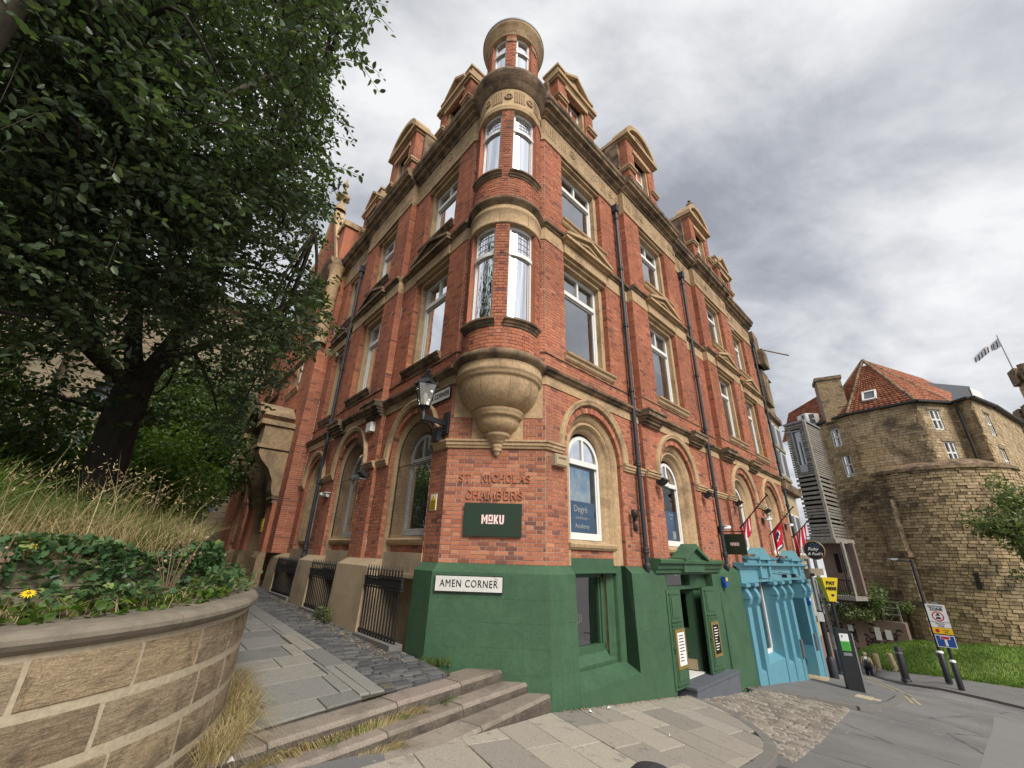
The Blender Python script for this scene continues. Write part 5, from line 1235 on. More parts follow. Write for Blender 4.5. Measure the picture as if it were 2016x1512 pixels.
# ------------------------------------------------------------------ vegetation helpers
def np_mesh(name, V, Fq, rnd, mat, parent=None, smooth=False, **kw):
    """V (n,k,3) vertices of n identical small polygons, Fq list of index tuples inside one piece."""
    n, k, _ = V.shape; me = bpy.data.meshes.new(name)
    me.vertices.add(n * k); me.vertices.foreach_set('co', V.reshape(-1).astype(np.float32))
    tot = sum(len(f) for f in Fq); loops = np.concatenate([np.array(f) for f in Fq]); base = (np.arange(n) * k)[:, None]
    me.loops.add(n * tot); me.loops.foreach_set('vertex_index', (base + loops[None, :]).reshape(-1).astype(np.int32))
    starts = np.cumsum([0] + [len(f) for f in Fq[:-1]]); me.polygons.add(n * len(Fq))
    me.polygons.foreach_set('loop_start', ((np.arange(n) * tot)[:, None] + starts[None, :]).reshape(-1).astype(np.int32))
    me.polygons.foreach_set('loop_total', np.tile([len(f) for f in Fq], n).astype(np.int32))
    at = me.attributes.new('rnd', 'FLOAT', 'FACE'); at.data.foreach_set('value', np.repeat(rnd, len(Fq)).astype(np.float32))
    me.update(calc_edges=True); me.validate()
    return obj(name, me, mat, parent, **kw)
def unit(v): return v / np.maximum(1e-9, np.linalg.norm(v, axis=-1, keepdims=True))
def leaf_cloud(name, C, size, mat, parent=None, up=.5, droop=.35, lobes=False, seed=1, rbias=0.0, aspect=.62, T=None, **kw):
    """Leaf blades centred on C: folded rhombs with a pointed tip, facing mostly up."""
    g = np.random.default_rng(seed); n = len(C); nrm = g.normal(size=(n, 3)); nrm[:, 2] += up * 2.2; nrm = unit(nrm)
    t_ = g.normal(size=(n, 3)); t_[:, 2] -= droop
    if T is not None: t_ = T + t_ * .30
    t_ = unit(t_); t_ = unit(t_ - nrm * (t_ * nrm).sum(1, keepdims=True)); b = np.cross(nrm, t_)
    s = (size * g.uniform(.6, 1.25, n))[:, None]; w = s * aspect
    if lobes: P_ = [(-.45, 0, 0), (-.30, .42, .05), (.05, .30, .03), (.12, .55, .05), (.30, .22, .02), (.60, 0, -.05), (.30, -.22, .02), (.12, -.55, .05), (.05, -.30, .03), (-.30, -.42, .05)]; F_ = [(0, 1, 2, 5), (2, 3, 4, 5), (0, 5, 8, 9), (5, 6, 7, 8)]
    else: P_ = [(-.5, 0, 0), (-.15, .5, .10), (.25, .42, .08), (.58, 0, -.06), (.25, -.42, .08), (-.15, -.5, .10)]; F_ = [(0, 1, 2, 3), (0, 3, 4, 5)]
    V = np.stack([C + t_ * s * a + b * w * y + nrm * s * z for a, y, z in P_], 1)
    return np_mesh(name, V, F_, np.clip(g.uniform(0, 1, n) + rbias, 0, 1), mat, parent, **kw)
def blades(name, B, h, lean, w, mat, parent=None, seed=1, curl=.5, **kw):
    g = np.random.default_rng(seed); n = len(B); a = g.uniform(0, 2 * pi, n); d = np.stack([np.cos(a), np.sin(a), np.zeros(n)], 1)
    ln = (lean * g.uniform(.2, 1.2, n))[:, None]; hh = (h * g.uniform(.55, 1.2, n))[:, None] if np.isscalar(h) else (h * g.uniform(.7, 1.15, n))[:, None]
    sd_ = np.cross(d, np.array([0, 0, 1.0])); a2 = g.uniform(0, pi, n); sd_ = unit(sd_ * np.cos(a2)[:, None] + d * np.sin(a2)[:, None]); ww = w * g.uniform(.6, 1.3, n)[:, None]
    up = np.array([0, 0, 1.0]); m1 = B + up * hh * .55 + d * ln * hh * .30; tp = B + up * hh * (1 - curl * ln * .35) + d * ln * hh
    V = np.stack([B - sd_ * ww / 2, B + sd_ * ww / 2, m1 + sd_ * ww * .42, m1 - sd_ * ww * .42, tp], 1)
    return np_mesh(name, V, [(0, 1, 2, 3), (3, 2, 4)], g.uniform(0, 1, n), mat, parent, **kw)
def catmull(pts, k=6):
    pts = [Vector(p) for p in pts]; out = []
    for i in range(len(pts) - 1):
        p0, p1, p2, p3 = pts[max(i - 1, 0)], pts[i], pts[i + 1], pts[min(i + 2, len(pts) - 1)]
        for j in range(k):
            t = j / k; out.append(.5 * ((2 * p1) + (p2 - p0) * t + (2 * p0 - 5 * p1 + 4 * p2 - p3) * t * t + (3 * p1 - p0 - 3 * p2 + p3) * t ** 3))
    return out + [pts[-1]]
# ------------------------------------------------------------------ raised stone planter
PL = catmull([(-4.2, .2), (-3.5, 1.05), (-3.0, 1.62), (-2.68, 2.05), (-2.42, 2.45), (-2.26, 2.87), (-2.19, 3.32), (-2.22, 3.80), (-2.33, 4.28), (-2.53, 4.74), (-2.85, 5.25), (-3.3, 5.80), (-4.2, 6.85), (-6.2, 9.3), (-9.5, 13.4)], 6)
PP = Poly([(p[0], p[1]) for p in PL])
planter = thing('stone_planter', 'curved raised planter wall of large sandstone blocks with pale joints', 'planter', (-2.6, 3.6, -1.5))
def strip(F, a0, a1, prof, m, k=8):
    n = len(prof); p = []
    for i in range(k + 1):
        a = a0 + (a1 - a0) * i / k; p += [F.P(a, o, z) for o, z in prof]
    m.add(p, [(i * n + j, i * n + j + 1, (i + 1) * n + j + 1, (i + 1) * n + j) for i in range(k) for j in range(n - 1)])
    m.add(p[:n], [tuple(range(n))]); m.add(p[-n:], [tuple(range(n))])
zc0 = -.43; ZC = [-.55, -.83, -1.10, -1.37, -1.72]
m = MB(); strip(PP, 0, PP.L, [(-.30, -.5), (-.0585, -.5), (-.0585, -1.75)], m, 120); m.build('mortar_bed', 'lime_mortar', planter)
for ci in range(4):
    z1_, z0_ = ZC[ci], ZC[ci + 1]; s = -.3 * random.random()
    while s < PP.L * .82:
        l = random.uniform(.42, .85); a, b = max(.02, s + .016), min(PP.L - .02, s + l - .016)
        if b - a > .1:
            m = MB(); e = .012; ww = .010 + .008 * random.random(); zt_, zb_ = z1_ - .013 - .006 * random.random(), z0_ + .013 + .006 * random.random(); j = random.random() * .008
            strip(PP, a, b, [(-.2, zt_), (-.068, zt_), (-.058 + j, zt_ - ww), (-.052 + j, (zt_ + zb_) / 2), (-.058 + j, zb_ + ww), (-.068, zb_), (-.2, zb_)], m, max(3, int(l / .12)))
            m.build('stone_block', 'wall_block', planter)
        s += l
s = 0
while s < PP.L * .85:
    l = random.uniform(.8, 1.05); m = MB(); strip(PP, s + .004, s + l - .004, [(-.46, zc0 - .12), (-.46, zc0 - .005), (-.06, zc0), (-.015, zc0 - .012), (.004, zc0 - .035), (.006, zc0 - .06), (-.012, zc0 - .085), (-.05, zc0 - .11), (-.07, zc0 - .12)], m, max(4, int(l / .09)))
    m.build('coping_stone', 'coping_stone', planter); s += l
inner = [PP.P(a, -.42, -.47) for a in np.linspace(0.0, PP.L, 60)]
bed = MB().add([Vector((-14, -1, -.47))] + inner + [Vector((-16, 14, -.47))], [tuple(range(62))]); bed.build('planting_bed', 'soil', kind='structure')
# churchyard ground behind, a little higher
def zyard(x, y): return -.30 + .02 * (y - 4)
m = MB(); gx = np.linspace(-60, -3.0, 20); gy = np.linspace(2.2, 60, 20); p = []
for i in range(20):
    for j in range(20):
        y = gy[j]; x = gx[i] - max(0, (y - 4.5)) * .86 - .35; p.append(Vector((x, y, -.12 + .012 * (y - 4) + .02 * min(10, -x - 3))))
m.add(p, [(i * 20 + j, i * 20 + j + 1, (i + 1) * 20 + j + 1, (i + 1) * 20 + j) for i in range(19) for j in range(19)], True); m.build('churchyard', 'soil', kind='structure')
# timber sleepers holding the upper bed
SLP = Poly([(-4.6, 1.9), (-3.45, 2.65), (-3.02, 3.35), (-2.95, 4.15), (-3.15, 4.9), (-3.7, 5.6), (-5.0, 7.2)])
sl = thing('sleeper_edging', 'weathered timber sleepers stacked behind the planter coping', 'edging', (-3.0, 3.8, -.47))
for i in range(len(SLP.l) - 1):
    for k, (z0_, z1_) in enumerate(((-.47, -.30), (-.295, -.125))):
        m = MB(); a, b = SLP.l[i] + .006, SLP.l[i + 1] - .006; F_ = Frame(SLP.p[i], SLP.d[i], SLP.nn[i]); m.box(F_, .006, SLP.l[i + 1] - SLP.l[i] - .006, -.12, 0 - .004 * k, z0_, z1_); m.build('sleeper', 'sleeper_wood', sl)
# ---- planting
g = np.random.default_rng(3)
def along(P_, n, o0, o1, z, s0=0.0, s1=None, seed=0, zj=.02):
    q = np.random.default_rng(seed); a = q.uniform(s0, s1 or P_.L, n); o = q.uniform(o0, o1, n)
    return np.array([tuple(P_.P(x, y, z + (q.random() - .5) * zj)) for x, y in zip(a, o)])
# ivy trailing over the sleepers and the bed
def ivy_patch(name, label, s0, s1, o0, o1, n, hump, seed):
    q = np.random.default_rng(seed); C = along(SLP, n, o0, o1, 0, s0, s1, seed)
    k = 14; ctr = C[q.integers(0, n, k)]; d = np.linalg.norm(C[:, None, :2] - ctr[None, :, :2], axis=2).min(1)
    top = -.44 + hump * np.exp(-(d / .22) ** 2) ; C[:, 2] = top - q.random(n) ** 2 * .18
    return leaf_cloud(name, C, .062, 'ivy_leaf', up=.55, lobes=True, seed=seed, aspect=.9, label=label, category_=None)
def setcat(o, label, cat, group=None): return setp(o, label, cat, group)
L1 = SLP.L
C = along(SLP, 2100, -.02, .42, -.40, 1.4, L1 * .80, 5, .14); q = np.random.default_rng(6)
wave = .10 * np.sin(C[:, 1] * 5 + C[:, 0] * 3) + .06 * np.sin(C[:, 1] * 11); keep = (q.random(len(C)) < np.clip(.50 + wave * 4.5, .02, 1)); C = C[keep]
C[:, 2] += .05 + np.clip(wave[keep], -.02, .16) * q.random(len(C))
o_ = leaf_cloud('ivy', C, .058, 'ivy_leaf', up=.6, lobes=True, seed=7, aspect=.9); setp(o_, 'dark green ivy spreading over the planter bed behind the coping', 'ivy', kind='stuff')
C = along(SLP, 3400, -.34, .05, -.10, .8, L1 * .86, 8, .10); q = np.random.default_rng(9); wave = np.sin(C[:, 1] * 4.1 + 1) * .06
C[:, 2] += wave + .03; hang = q.random(len(C)) < .34; C[hang, 2] -= q.random(hang.sum()) * .30 * np.clip(.4 + 6 * (wave[hang] + .03), 0, 1); 
hm = np.array([tuple(SLP.P(min(L1, max(0, a)), .05, 0)) for a in q.uniform(1.0, L1 * .8, len(C))]); C[hang, :2] = hm[hang, :2]
o_ = leaf_cloud('ivy', C, .060, 'ivy_leaf', up=.55, lobes=True, seed=10, aspect=.9); setp(o_, 'ivy draped over the top of the timber sleepers', 'ivy', kind='stuff')
# bright low creeper near the coping
C = along(PP, 700, -.62, -.22, -.40, 1.6, 5.2, 12, .10); o_ = leaf_cloud('creeper', C, .055, 'leaf_bright', up=.8, seed=13, aspect=.8, rbias=-.2); setp(o_, 'bright green creeper lying along the inner edge of the coping', 'creeper', kind='stuff')
B = along(PP, 900, -.85, -.30, -.46, 1.2, 6.0, 14); o_ = blades('bed_grass', B, .17, 1.3, .005, 'dry_grass', seed=15); setp(o_, 'short straw coloured grass mixed into the ivy', 'grass', kind='stuff')
C = along(SLP, 520, -.10, .45, -.34, 1.2, L1 * .8, 16, .18); o_ = leaf_cloud('bed_weeds', C, .070, 'bush_leaf', up=.7, seed=17, aspect=.5); setp(o_, 'pale broad leaved weeds among the ivy', 'weeds', kind='stuff')
# long summer grass on the upper bed: green at the left and back, straw coloured in front
def field(n, s0, s1, o0, o1, z, seed):
    C = along(SLP, n, o0, o1, z, s0, s1, seed, .03); return C
B = field(8500, .1, L1 * .95, -1.7, -.16, -.14, 21); o_ = blades('long_grass', B, .44, 1.05, .0065, 'dry_grass', seed=22); setp(o_, 'tall straw coloured grass standing behind the sleepers', 'grass', kind='stuff')
B = field(5200, .0, L1 * .6, -3.2, -.5, -.10, 23); o_ = blades('long_grass', B, .58, .85, .008, 'green_grass', seed=24); setp(o_, 'tall green grass at the back left of the planter', 'grass', kind='stuff')
B = field(3600, L1 * .4, L1, -1.6, -.2, -.12, 25); o_ = blades('long_grass', B, .40, 1.1, .007, 'green_grass', seed=26); setp(o_, 'arching green grass at the alley end of the planter', 'grass', kind='stuff')
B = along(PP, 1500, -.55, -.20, -.44, 5.6, 8.0, 27); o_ = blades('grass_tuft', B, .20, .9, .006, 'dry_grass', seed=28); setp(o_, 'bleached grass tuft on the coping by the alley', 'grass', kind='stuff')
B = along(PP, 900, -.75, -.30, -.44, 5.2, 7.6, 29); o_ = blades('grass_tuft', B, .22, .8, .007, 'green_grass', seed=30); setp(o_, 'green grass tuft at the narrow end of the planter', 'grass', kind='stuff')
# tall flowering stems above the rest
B = field(300, .2, L1 * .9, -1.5, -.2, -.12, 33); o_ = blades('grass_stems', B, .78, .55, .005, 'dry_grass', seed=34); setp(o_, 'thin bleached flowering stems standing above the long grass', 'grass', kind='stuff')
C = B + np.array([0, 0, .62]) + np.random.default_rng(35).normal(size=B.shape) * .10; o_ = leaf_cloud('grass_heads', np.repeat(C, 3, 0) + np.random.default_rng(36).normal(size=(len(C) * 3, 3)) * .03, .032, 'dry_grass', up=0, seed=37, aspect=.3); setp(o_, 'feathery bleached seed heads over the long grass', 'grass', kind='stuff')
# fern like fronds at far left
B = field(1500, .0, L1 * .24, -2.6, -.9, -.08, 31); o_ = blades('fern_patch', B, .75, .6, .020, 'leaf_bright', seed=32); setp(o_, 'pale green fern like fronds at the left edge', 'ferns', kind='stuff')
def dry_stalk(p, h, n, seed, label):
    q = np.random.default_rng(seed); root = thing('dried_weed', label, 'weed', p, group='dried weeds in the planter'); m = MB(); S = []
    for i in range(n):
        a = q.uniform(0, 2 * pi); l = h * q.uniform(.55, 1.0); r_ = l * q.uniform(.1, .42); e = Vector(p) + Vector((cos(a) * r_, sin(a) * r_, l)); m.tube([p, Vector(p).lerp(e, .5) + Vector((0, 0, .03)), e], [.006, .004, .002], 5)
        for t in np.linspace(.55, 1, 10): S.append(tuple(Vector(p).lerp(e, t) + Vector(q.normal(size=3) * .018)))
    m.build('stem', 'seed_head', root); leaf_cloud('seed_head', np.array(S), .026, 'seed_head', root, up=0, seed=seed, aspect=.9, kind='stuff')
dry_stalk(Vector((-2.72, 3.72, -.44)), .62, 9, 41, 'brown dried weed with seed heads in front of the sleepers'); dry_stalk(Vector((-3.0, 2.66, -.44)), .50, 8, 42, 'brown dried weed beside the yellow flowers at the left')
dry_stalk(Vector((-3.62, 2.75, -.12)), .95, 5, 43, 'tall dried dock stalks at the far left edge')
# yellow flowers
def flower(p, h, label, seed):
    root = thing('yellow_flower', label, 'flower', p, group='yellow flowers in the planter'); q = np.random.default_rng(seed); e = Vector(p) + Vector((q.normal() * .04, q.normal() * .04, h))
    MB().tube([p, Vector(p).lerp(e, .5) + Vector((.01, .01, 0)), e], .003, 5).build('stem', 'twig', root)
    m = MB(); d = (Vector((0, 0, 0)) - e).normalized() * .6 + ZUP * .8; d.normalize(); x = d.orthogonal().normalized(); y = d.cross(x)
    for k in range(13):
        t0 = 2 * pi * k / 13; r_ = lambda t: x * cos(t) + y * sin(t); m.quad([e, e + r_(t0 - .2) * .022 + d * .004, e + r_(t0) * .036 - d * .002, e + r_(t0 + .2) * .022 + d * .004])
    m.build('petals', 'flower_yellow', root); MB().ball(e + d * .004, .010, 5).build('disc', 'gold_paint', root)
flower(Vector((-2.86, 2.50, -.44)), .33, 'upper yellow daisy like flower at the left of the planter', 51); flower(Vector((-2.66, 2.62, -.44)), .16, 'lower yellow daisy like flower above the coping', 52)
flower(Vector((-3.30, 3.15, -.14)), .10, 'small yellow flower among the straw coloured grass', 53)
# dry grass at the foot of the planter and in the step joints
B = np.array([tuple(PP.P(a, .02 + .17 * q.random() ** 2, -1.50)) for a in q.uniform(4.3, 6.7, 2600)]); o_ = blades('dry_tuft', B, .26, 1.9, .004, 'dry_grass', seed=61, curl=1.6); setp(o_, 'straw coloured grass clump at the foot of the planter wall', 'grass', kind='stuff')
def joint_grass(st, n, t0, t1, mat, h, label, seed, off=-.03):
    q = np.random.default_rng(seed); A, Bv = Vector(st['A'] + (0,)), Vector(st['B'] + (0,)); d = (Bv - A).normalized(); f = Vector((-d.y, d.x, 0)); f = f if f.dot(Vector((1, -1, 0))) > 0 else -f
    L_ = (Bv - A).length; B_ = np.array([tuple(A + d * L_ * t + f * (.02 + .09 * r * r) + ZUP * (st['z'] - .145)) for t, r in zip(q.uniform(t0, t1, n), q.random(n))])
    o_ = blades('joint_grass', B_, h, 1.7, .0045, mat, seed=seed, curl=1.3); setp(o_, label, 'grass', kind='stuff')
joint_grass(STEPS[0], 1300, .42, 1.15, 'dry_grass', .11, 'dry grass along the foot of the top step', 71); joint_grass(STEPS[0], 330, .50, .80, 'green_grass', .10, 'green grass tuft growing on the middle step', 72); joint_grass(STEPS[0], 110, .26, .34, 'green_grass', .07, 'small green weeds on the middle step near the building', 73)
joint_grass(STEPS[1], 1200, .66, 1.25, 'dry_grass', .11, 'dry grass along the foot of the middle step', 74); joint_grass(STEPS[1], 90, .30, .55, 'green_grass', .05, 'small green weeds on the bottom step', 75)
B = np.array([tuple(FC.P(s_, .17 + .06 * q.random(), -1.47)) for s_ in q.uniform(-.1, .35, 160)]); o_ = blades('wall_weed', B, .12, .8, .006, 'green_grass', seed=76); setp(o_, 'grass tuft at the foot of the green corner base', 'weed', kind='stuff')
B = np.array([tuple(FL.P(s_, .40 + .12 * q.random(), zalley(3.3) + .0)) for s_ in q.uniform(2.9, 3.7, 300)]); o_ = leaf_cloud('wall_weed', B + np.array([0, 0, 1]) * q.uniform(.02, .25, (300, 1)), .05, 'bush_leaf', seed=77); setp(o_, 'leafy weed at the foot of the beige pier', 'weed', kind='stuff')
# ------------------------------------------------------------------ trees: leaf clump centres (x, y, z, radius)
NEAR = [[-3.78,2.67,3.35,0.62],[-3.91,3.43,6.0,0.59],[-2.85,4.0,5.3,0.23],[-2.98,3.65,5.55,0.44],[-3.01,3.41,5.99,0.46],[-4.48,3.22,5.57,0.33],[-2.14,2.38,4.81,0.57],[-4.45,1.69,4.31,0.18],[-3.08,3.96,2.7,0.35],[-4.2,2.16,3.9,0.49],[-5.33,4.51,2.94,0.37],[-3.69,2.24,5.35,0.42],[-4.01,2.65,3.09,0.31],[-3.9,2.06,3.8,0.6],[-3.58,2.08,3.98,0.37],[-3.25,5.1,2.47,0.24],[-4.29,2.05,3.23,0.38],[-4.34,2.42,6.02,0.24],[-4.07,2.87,5.45,0.53],[-4.69,2.6,3.72,0.52],[-2.45,2.94,4.31,0.42],[-4.94,3.4,2.49,0.31],[-5.49,2.41,4.69,0.38],[-1.97,1.92,5.04,0.18],[-4.41,4.37,3.96,0.62],[-3.4,3.05,5.09,0.32],[-4.02,3.08,5.88,0.49],[-4.31,4.38,3.87,0.47],[-3.91,4.01,2.44,0.62],[-4.22,2.45,4.06,0.48],[-4.5,2.14,3.28,0.26],[-3.88,2.24,5.19,0.42],[-5.13,2.22,4.08,0.18],[-4.32,2.04,4.23,0.44],[-4.31,2.96,3.17,0.53],[-2.54,3.11,5.55,0.35],[-4.58,2.84,3.21,0.54],[-4.48,3.0,4.26,0.62],[-3.74,2.81,6.32,0.32],[-2.12,2.2,5.11,0.43],[-4.48,2.87,4.9,0.48],[-3.1,4.15,5.87,0.36],[-4.02,2.89,3.11,0.58],[-3.49,2.89,3.3,0.3],[-3.66,3.02,3.47,0.42],[-5.14,3.67,3.92,0.51],[-4.12,2.44,3.46,0.3],[-4.52,4.69,3.91,0.46],[-4.46,4.87,3.6,0.43],[-3.69,2.4,5.04,0.53],[-5.4,3.44,2.72,0.37],[-4.77,2.31,3.89,0.54],[-2.58,2.46,5.39,0.57],[-4.42,3.83,3.71,0.49],[-4.15,2.07,3.38,0.33],[-2.95,5.02,3.42,0.37],[-4.34,2.76,2.38,0.41],[-4.03,2.74,2.96,0.33],[-2.73,4.03,5.31,0.18],[-2.74,2.37,6.14,0.18],[-3.44,2.67,4.74,0.51],[-4.14,5.87,2.09,0.55],[-5.11,3.12,2.49,0.6],[-3.9,2.43,5.15,0.55],[-5.51,3.67,3.08,0.36],[-4.49,2.91,2.17,0.49],[-2.11,2.94,6.46,0.32],[-4.81,2.72,2.62,0.36],[-4.48,3.36,3.71,0.39],[-3.21,3.58,3.33,0.49],[-1.89,2.47,5.7,0.31],[-4.19,4.17,4.76,0.5],[-5.27,3.43,4.07,0.48],[-3.34,3.74,6.23,0.57],[-3.4,2.52,3.91,0.62],[-2.74,3.99,4.91,0.24],[-4.15,2.35,6.01,0.18],[-4.18,3.52,2.49,0.55],[-3.32,4.48,4.66,0.48],[-4.17,1.79,4.24,0.32],[-5.15,2.56,5.22,0.38],[-3.58,5.25,3.56,0.59],[-4.24,2.27,3.71,0.43],[-4.35,1.88,3.58,0.26],[-1.99,2.76,6.57,0.3],[-4.6,2.9,5.74,0.52],[-5.48,2.67,4.96,0.47],[-4.6,2.5,4.48,0.37],[-5.64,4.08,3.92,0.53],[-6.36,3.66,2.89,0.18],[-6.15,3.39,3.42,0.36],[-4.35,2.6,3.1,0.55],[-1.99,2.68,7.02,0.18],[-4.34,1.83,4.56,0.18],[-4.66,3.74,4.77,0.43],[-3.27,5.07,2.2,0.22],[-3.35,5.05,4.05,0.37],[-4.56,3.45,2.87,0.59],[-4.46,3.18,3.71,0.54],[-5.06,2.89,2.85,0.51],[-3.86,3.34,2.67,0.39],[-2.63,3.08,5.97,0.43],[-3.36,3.38,3.11,0.47],[-3.48,6.07,3.44,0.41],[-5.19,3.66,2.0,0.41],[-5.06,4.43,2.9,0.37],[-4.63,2.66,2.69,0.54],[-2.82,3.29,4.29,0.38],[-4.33,3.9,3.97,0.3],[-5.72,2.86,4.53,0.47],[-4.43,3.8,4.22,0.45],[-4.06,4.13,3.15,0.49],[-2.59,3.52,3.8,0.39],[-4.64,2.66,4.86,0.54],[-3.64,3.9,5.81,0.61],[-1.92,2.77,5.57,0.18],[-3.16,4.74,2.72,0.61],[-3.48,3.6,2.73,0.44],[-2.84,4.51,2.78,0.38],[-3.18,2.35,4.89,0.62],[-4.37,2.83,2.95,0.3],[-5.05,3.03,2.67,0.34],[-5.02,3.11,3.23,0.54],[-2.65,3.53,4.14,0.5],[-3.98,5.12,2.71,0.39],[-3.19,2.98,6.38,0.52],[-3.53,3.07,3.3,0.58],[-5.89,3.99,3.4,0.48],[-4.46,3.24,2.56,0.34],[-3.61,2.84,3.52,0.58],[-4.03,3.83,5.29,0.49],[-4.36,3.09,4.2,0.57],[-3.58,3.91,3.18,0.58],[-3.94,2.55,3.77,0.34],[-3.35,2.55,6.13,0.32],[-3.9,2.65,6.45,0.4],[-3.25,4.07,3.49,0.42],[-4.53,3.97,4.08,0.45],[-3.7,3.04,3.31,0.52],[-3.71,1.84,4.39,0.35],[-4.84,3.3,2.54,0.53],[-3.7,5.72,2.23,0.24],[-3.86,1.92,4.36,0.38],[-3.97,2.01,3.44,0.5],[-3.69,4.96,5.0,0.47],[-5.35,2.28,4.65,0.5],[-4.0,2.86,4.56,0.37],[-4.18,2.38,3.16,0.3],[-3.61,3.99,4.48,0.57],[-4.93,2.15,5.08,0.43],[-5.08,3.01,2.39,0.34],[-4.08,5.86,1.58,0.27],[-5.24,3.66,4.06,0.59],[-4.0,3.72,3.78,0.43],[-3.48,2.07,4.58,0.53],[-3.99,1.7,3.88,0.48],[-4.54,1.81,4.1,0.29],[-3.64,5.44,2.61,0.36],[-2.42,2.54,6.07,0.33],[-4.73,4.73,3.72,0.42],[-4.1,4.79,3.05,0.41],[-3.92,3.2,5.1,0.44],[-4.13,3.4,3.38,0.53],[-4.34,5.03,2.96,0.5],[-4.59,4.27,2.87,0.59],[-3.74,3.44,3.79,0.4],[-3.38,2.78,5.23,0.6],[-4.07,3.49,3.59,0.55],[-3.18,4.6,2.52,0.45],[-4.46,3.49,2.15,0.45],[-3.59,4.37,4.96,0.48],[-3.9,2.31,4.34,0.53],[-4.27,4.22,3.01,0.34],[-5.68,3.89,3.65,0.44],[-4.79,2.03,4.77,0.43],[-4.95,3.1,5.18,0.57],[-4.51,3.31,2.21,0.46],[-3.73,2.53,4.22,0.46],[-5.17,2.62,3.36,0.28],[-4.86,2.15,4.24,0.33],[-4.19,2.32,5.6,0.37],[-5.07,5.09,3.1,0.62],[-4.8,5.24,3.34,0.34],[-3.98,2.26,3.35,0.53],[-3.97,2.63,4.95,0.62],[-2.68,3.35,5.02,0.5],[-3.68,2.12,4.05,0.59],[-5.2,2.91,4.79,0.37],[-4.39,1.72,4.02,0.27],[-4.3,4.84,3.87,0.6],[-2.82,3.54,3.68,0.56],[-2.42,3.81,3.95,0.27],[-4.5,4.25,2.62,0.32],[-3.47,4.4,4.4,0.41],[-5.79,4.11,3.63,0.48],[-4.08,2.9,4.04,0.56],[-4.16,3.59,2.08,0.45],[-3.7,2.36,3.9,0.61],[-3.46,1.86,4.38,0.4],[-3.11,2.38,5.25,0.3],[-4.68,3.13,2.49,0.59],[-4.03,5.46,2.43,0.38],[-4.55,3.73,3.34,0.37],[-5.5,3.24,3.69,0.51],[-4.06,3.37,5.01,0.55],[-1.88,2.8,6.12,0.18],[-4.2,2.82,3.88,0.38],[-4.89,2.3,3.92,0.51],[-4.99,2.19,4.72,0.37],[-4.26,2.43,4.6,0.4],[-4.35,4.21,3.19,0.43],[-3.66,3.39,3.51,0.6],[-4.2,6.28,2.46,0.4],[-5.16,2.05,4.79,0.32],[-3.25,2.85,3.61,0.46],[-3.3,3.73,4.58,0.34],[-3.88,5.59,1.67,0.34],[-5.48,3.75,4.3,0.46],[-3.26,5.62,3.17,0.4],[-3.41,2.88,4.08,0.37],[-2.09,2.1,4.95,0.33],[-3.34,1.85,4.46,0.32],[-4.35,3.01,4.39,0.54],[-5.51,3.27,4.77,0.55],[-4.04,3.59,3.77,0.37],[-2.9,2.67,5.85,0.59],[-5.55,3.78,4.28,0.47],[-4.43,3.35,4.59,0.52],[-4.52,3.72,2.08,0.4],[-5.59,2.59,4.23,0.36],[-5.54,3.13,4.63,0.51],[-5.26,3.01,2.97,0.49],[-5.39,3.58,2.31,0.52],[-4.23,2.92,2.98,0.41],[-4.48,2.87,4.39,0.48],[-4.58,2.99,2.26,0.61],[-2.83,3.83,3.93,0.37],[-4.54,3.16,2.62,0.49],[-3.98,1.99,3.6,0.42],[-4.53,3.89,4.66,0.61],[-2.99,2.37,6.02,0.19],[-4.52,3.36,3.66,0.36],[-4.63,2.76,2.15,0.31],[-3.75,3.64,4.4,0.31],[-4.08,2.7,4.34,0.44],[-4.36,4.48,2.92,0.48],[-3.54,3.3,3.1,0.58],[-4.46,3.51,4.5,0.34],[-2.01,1.96,4.92,0.21],[-2.81,2.83,3.93,0.46],[-3.09,3.41,3.84,0.47],[-3.78,3.24,3.94,0.43],[-2.77,3.85,5.87,0.18],[-3.61,5.02,2.88,0.58],[-5.83,3.5,3.07,0.41]]
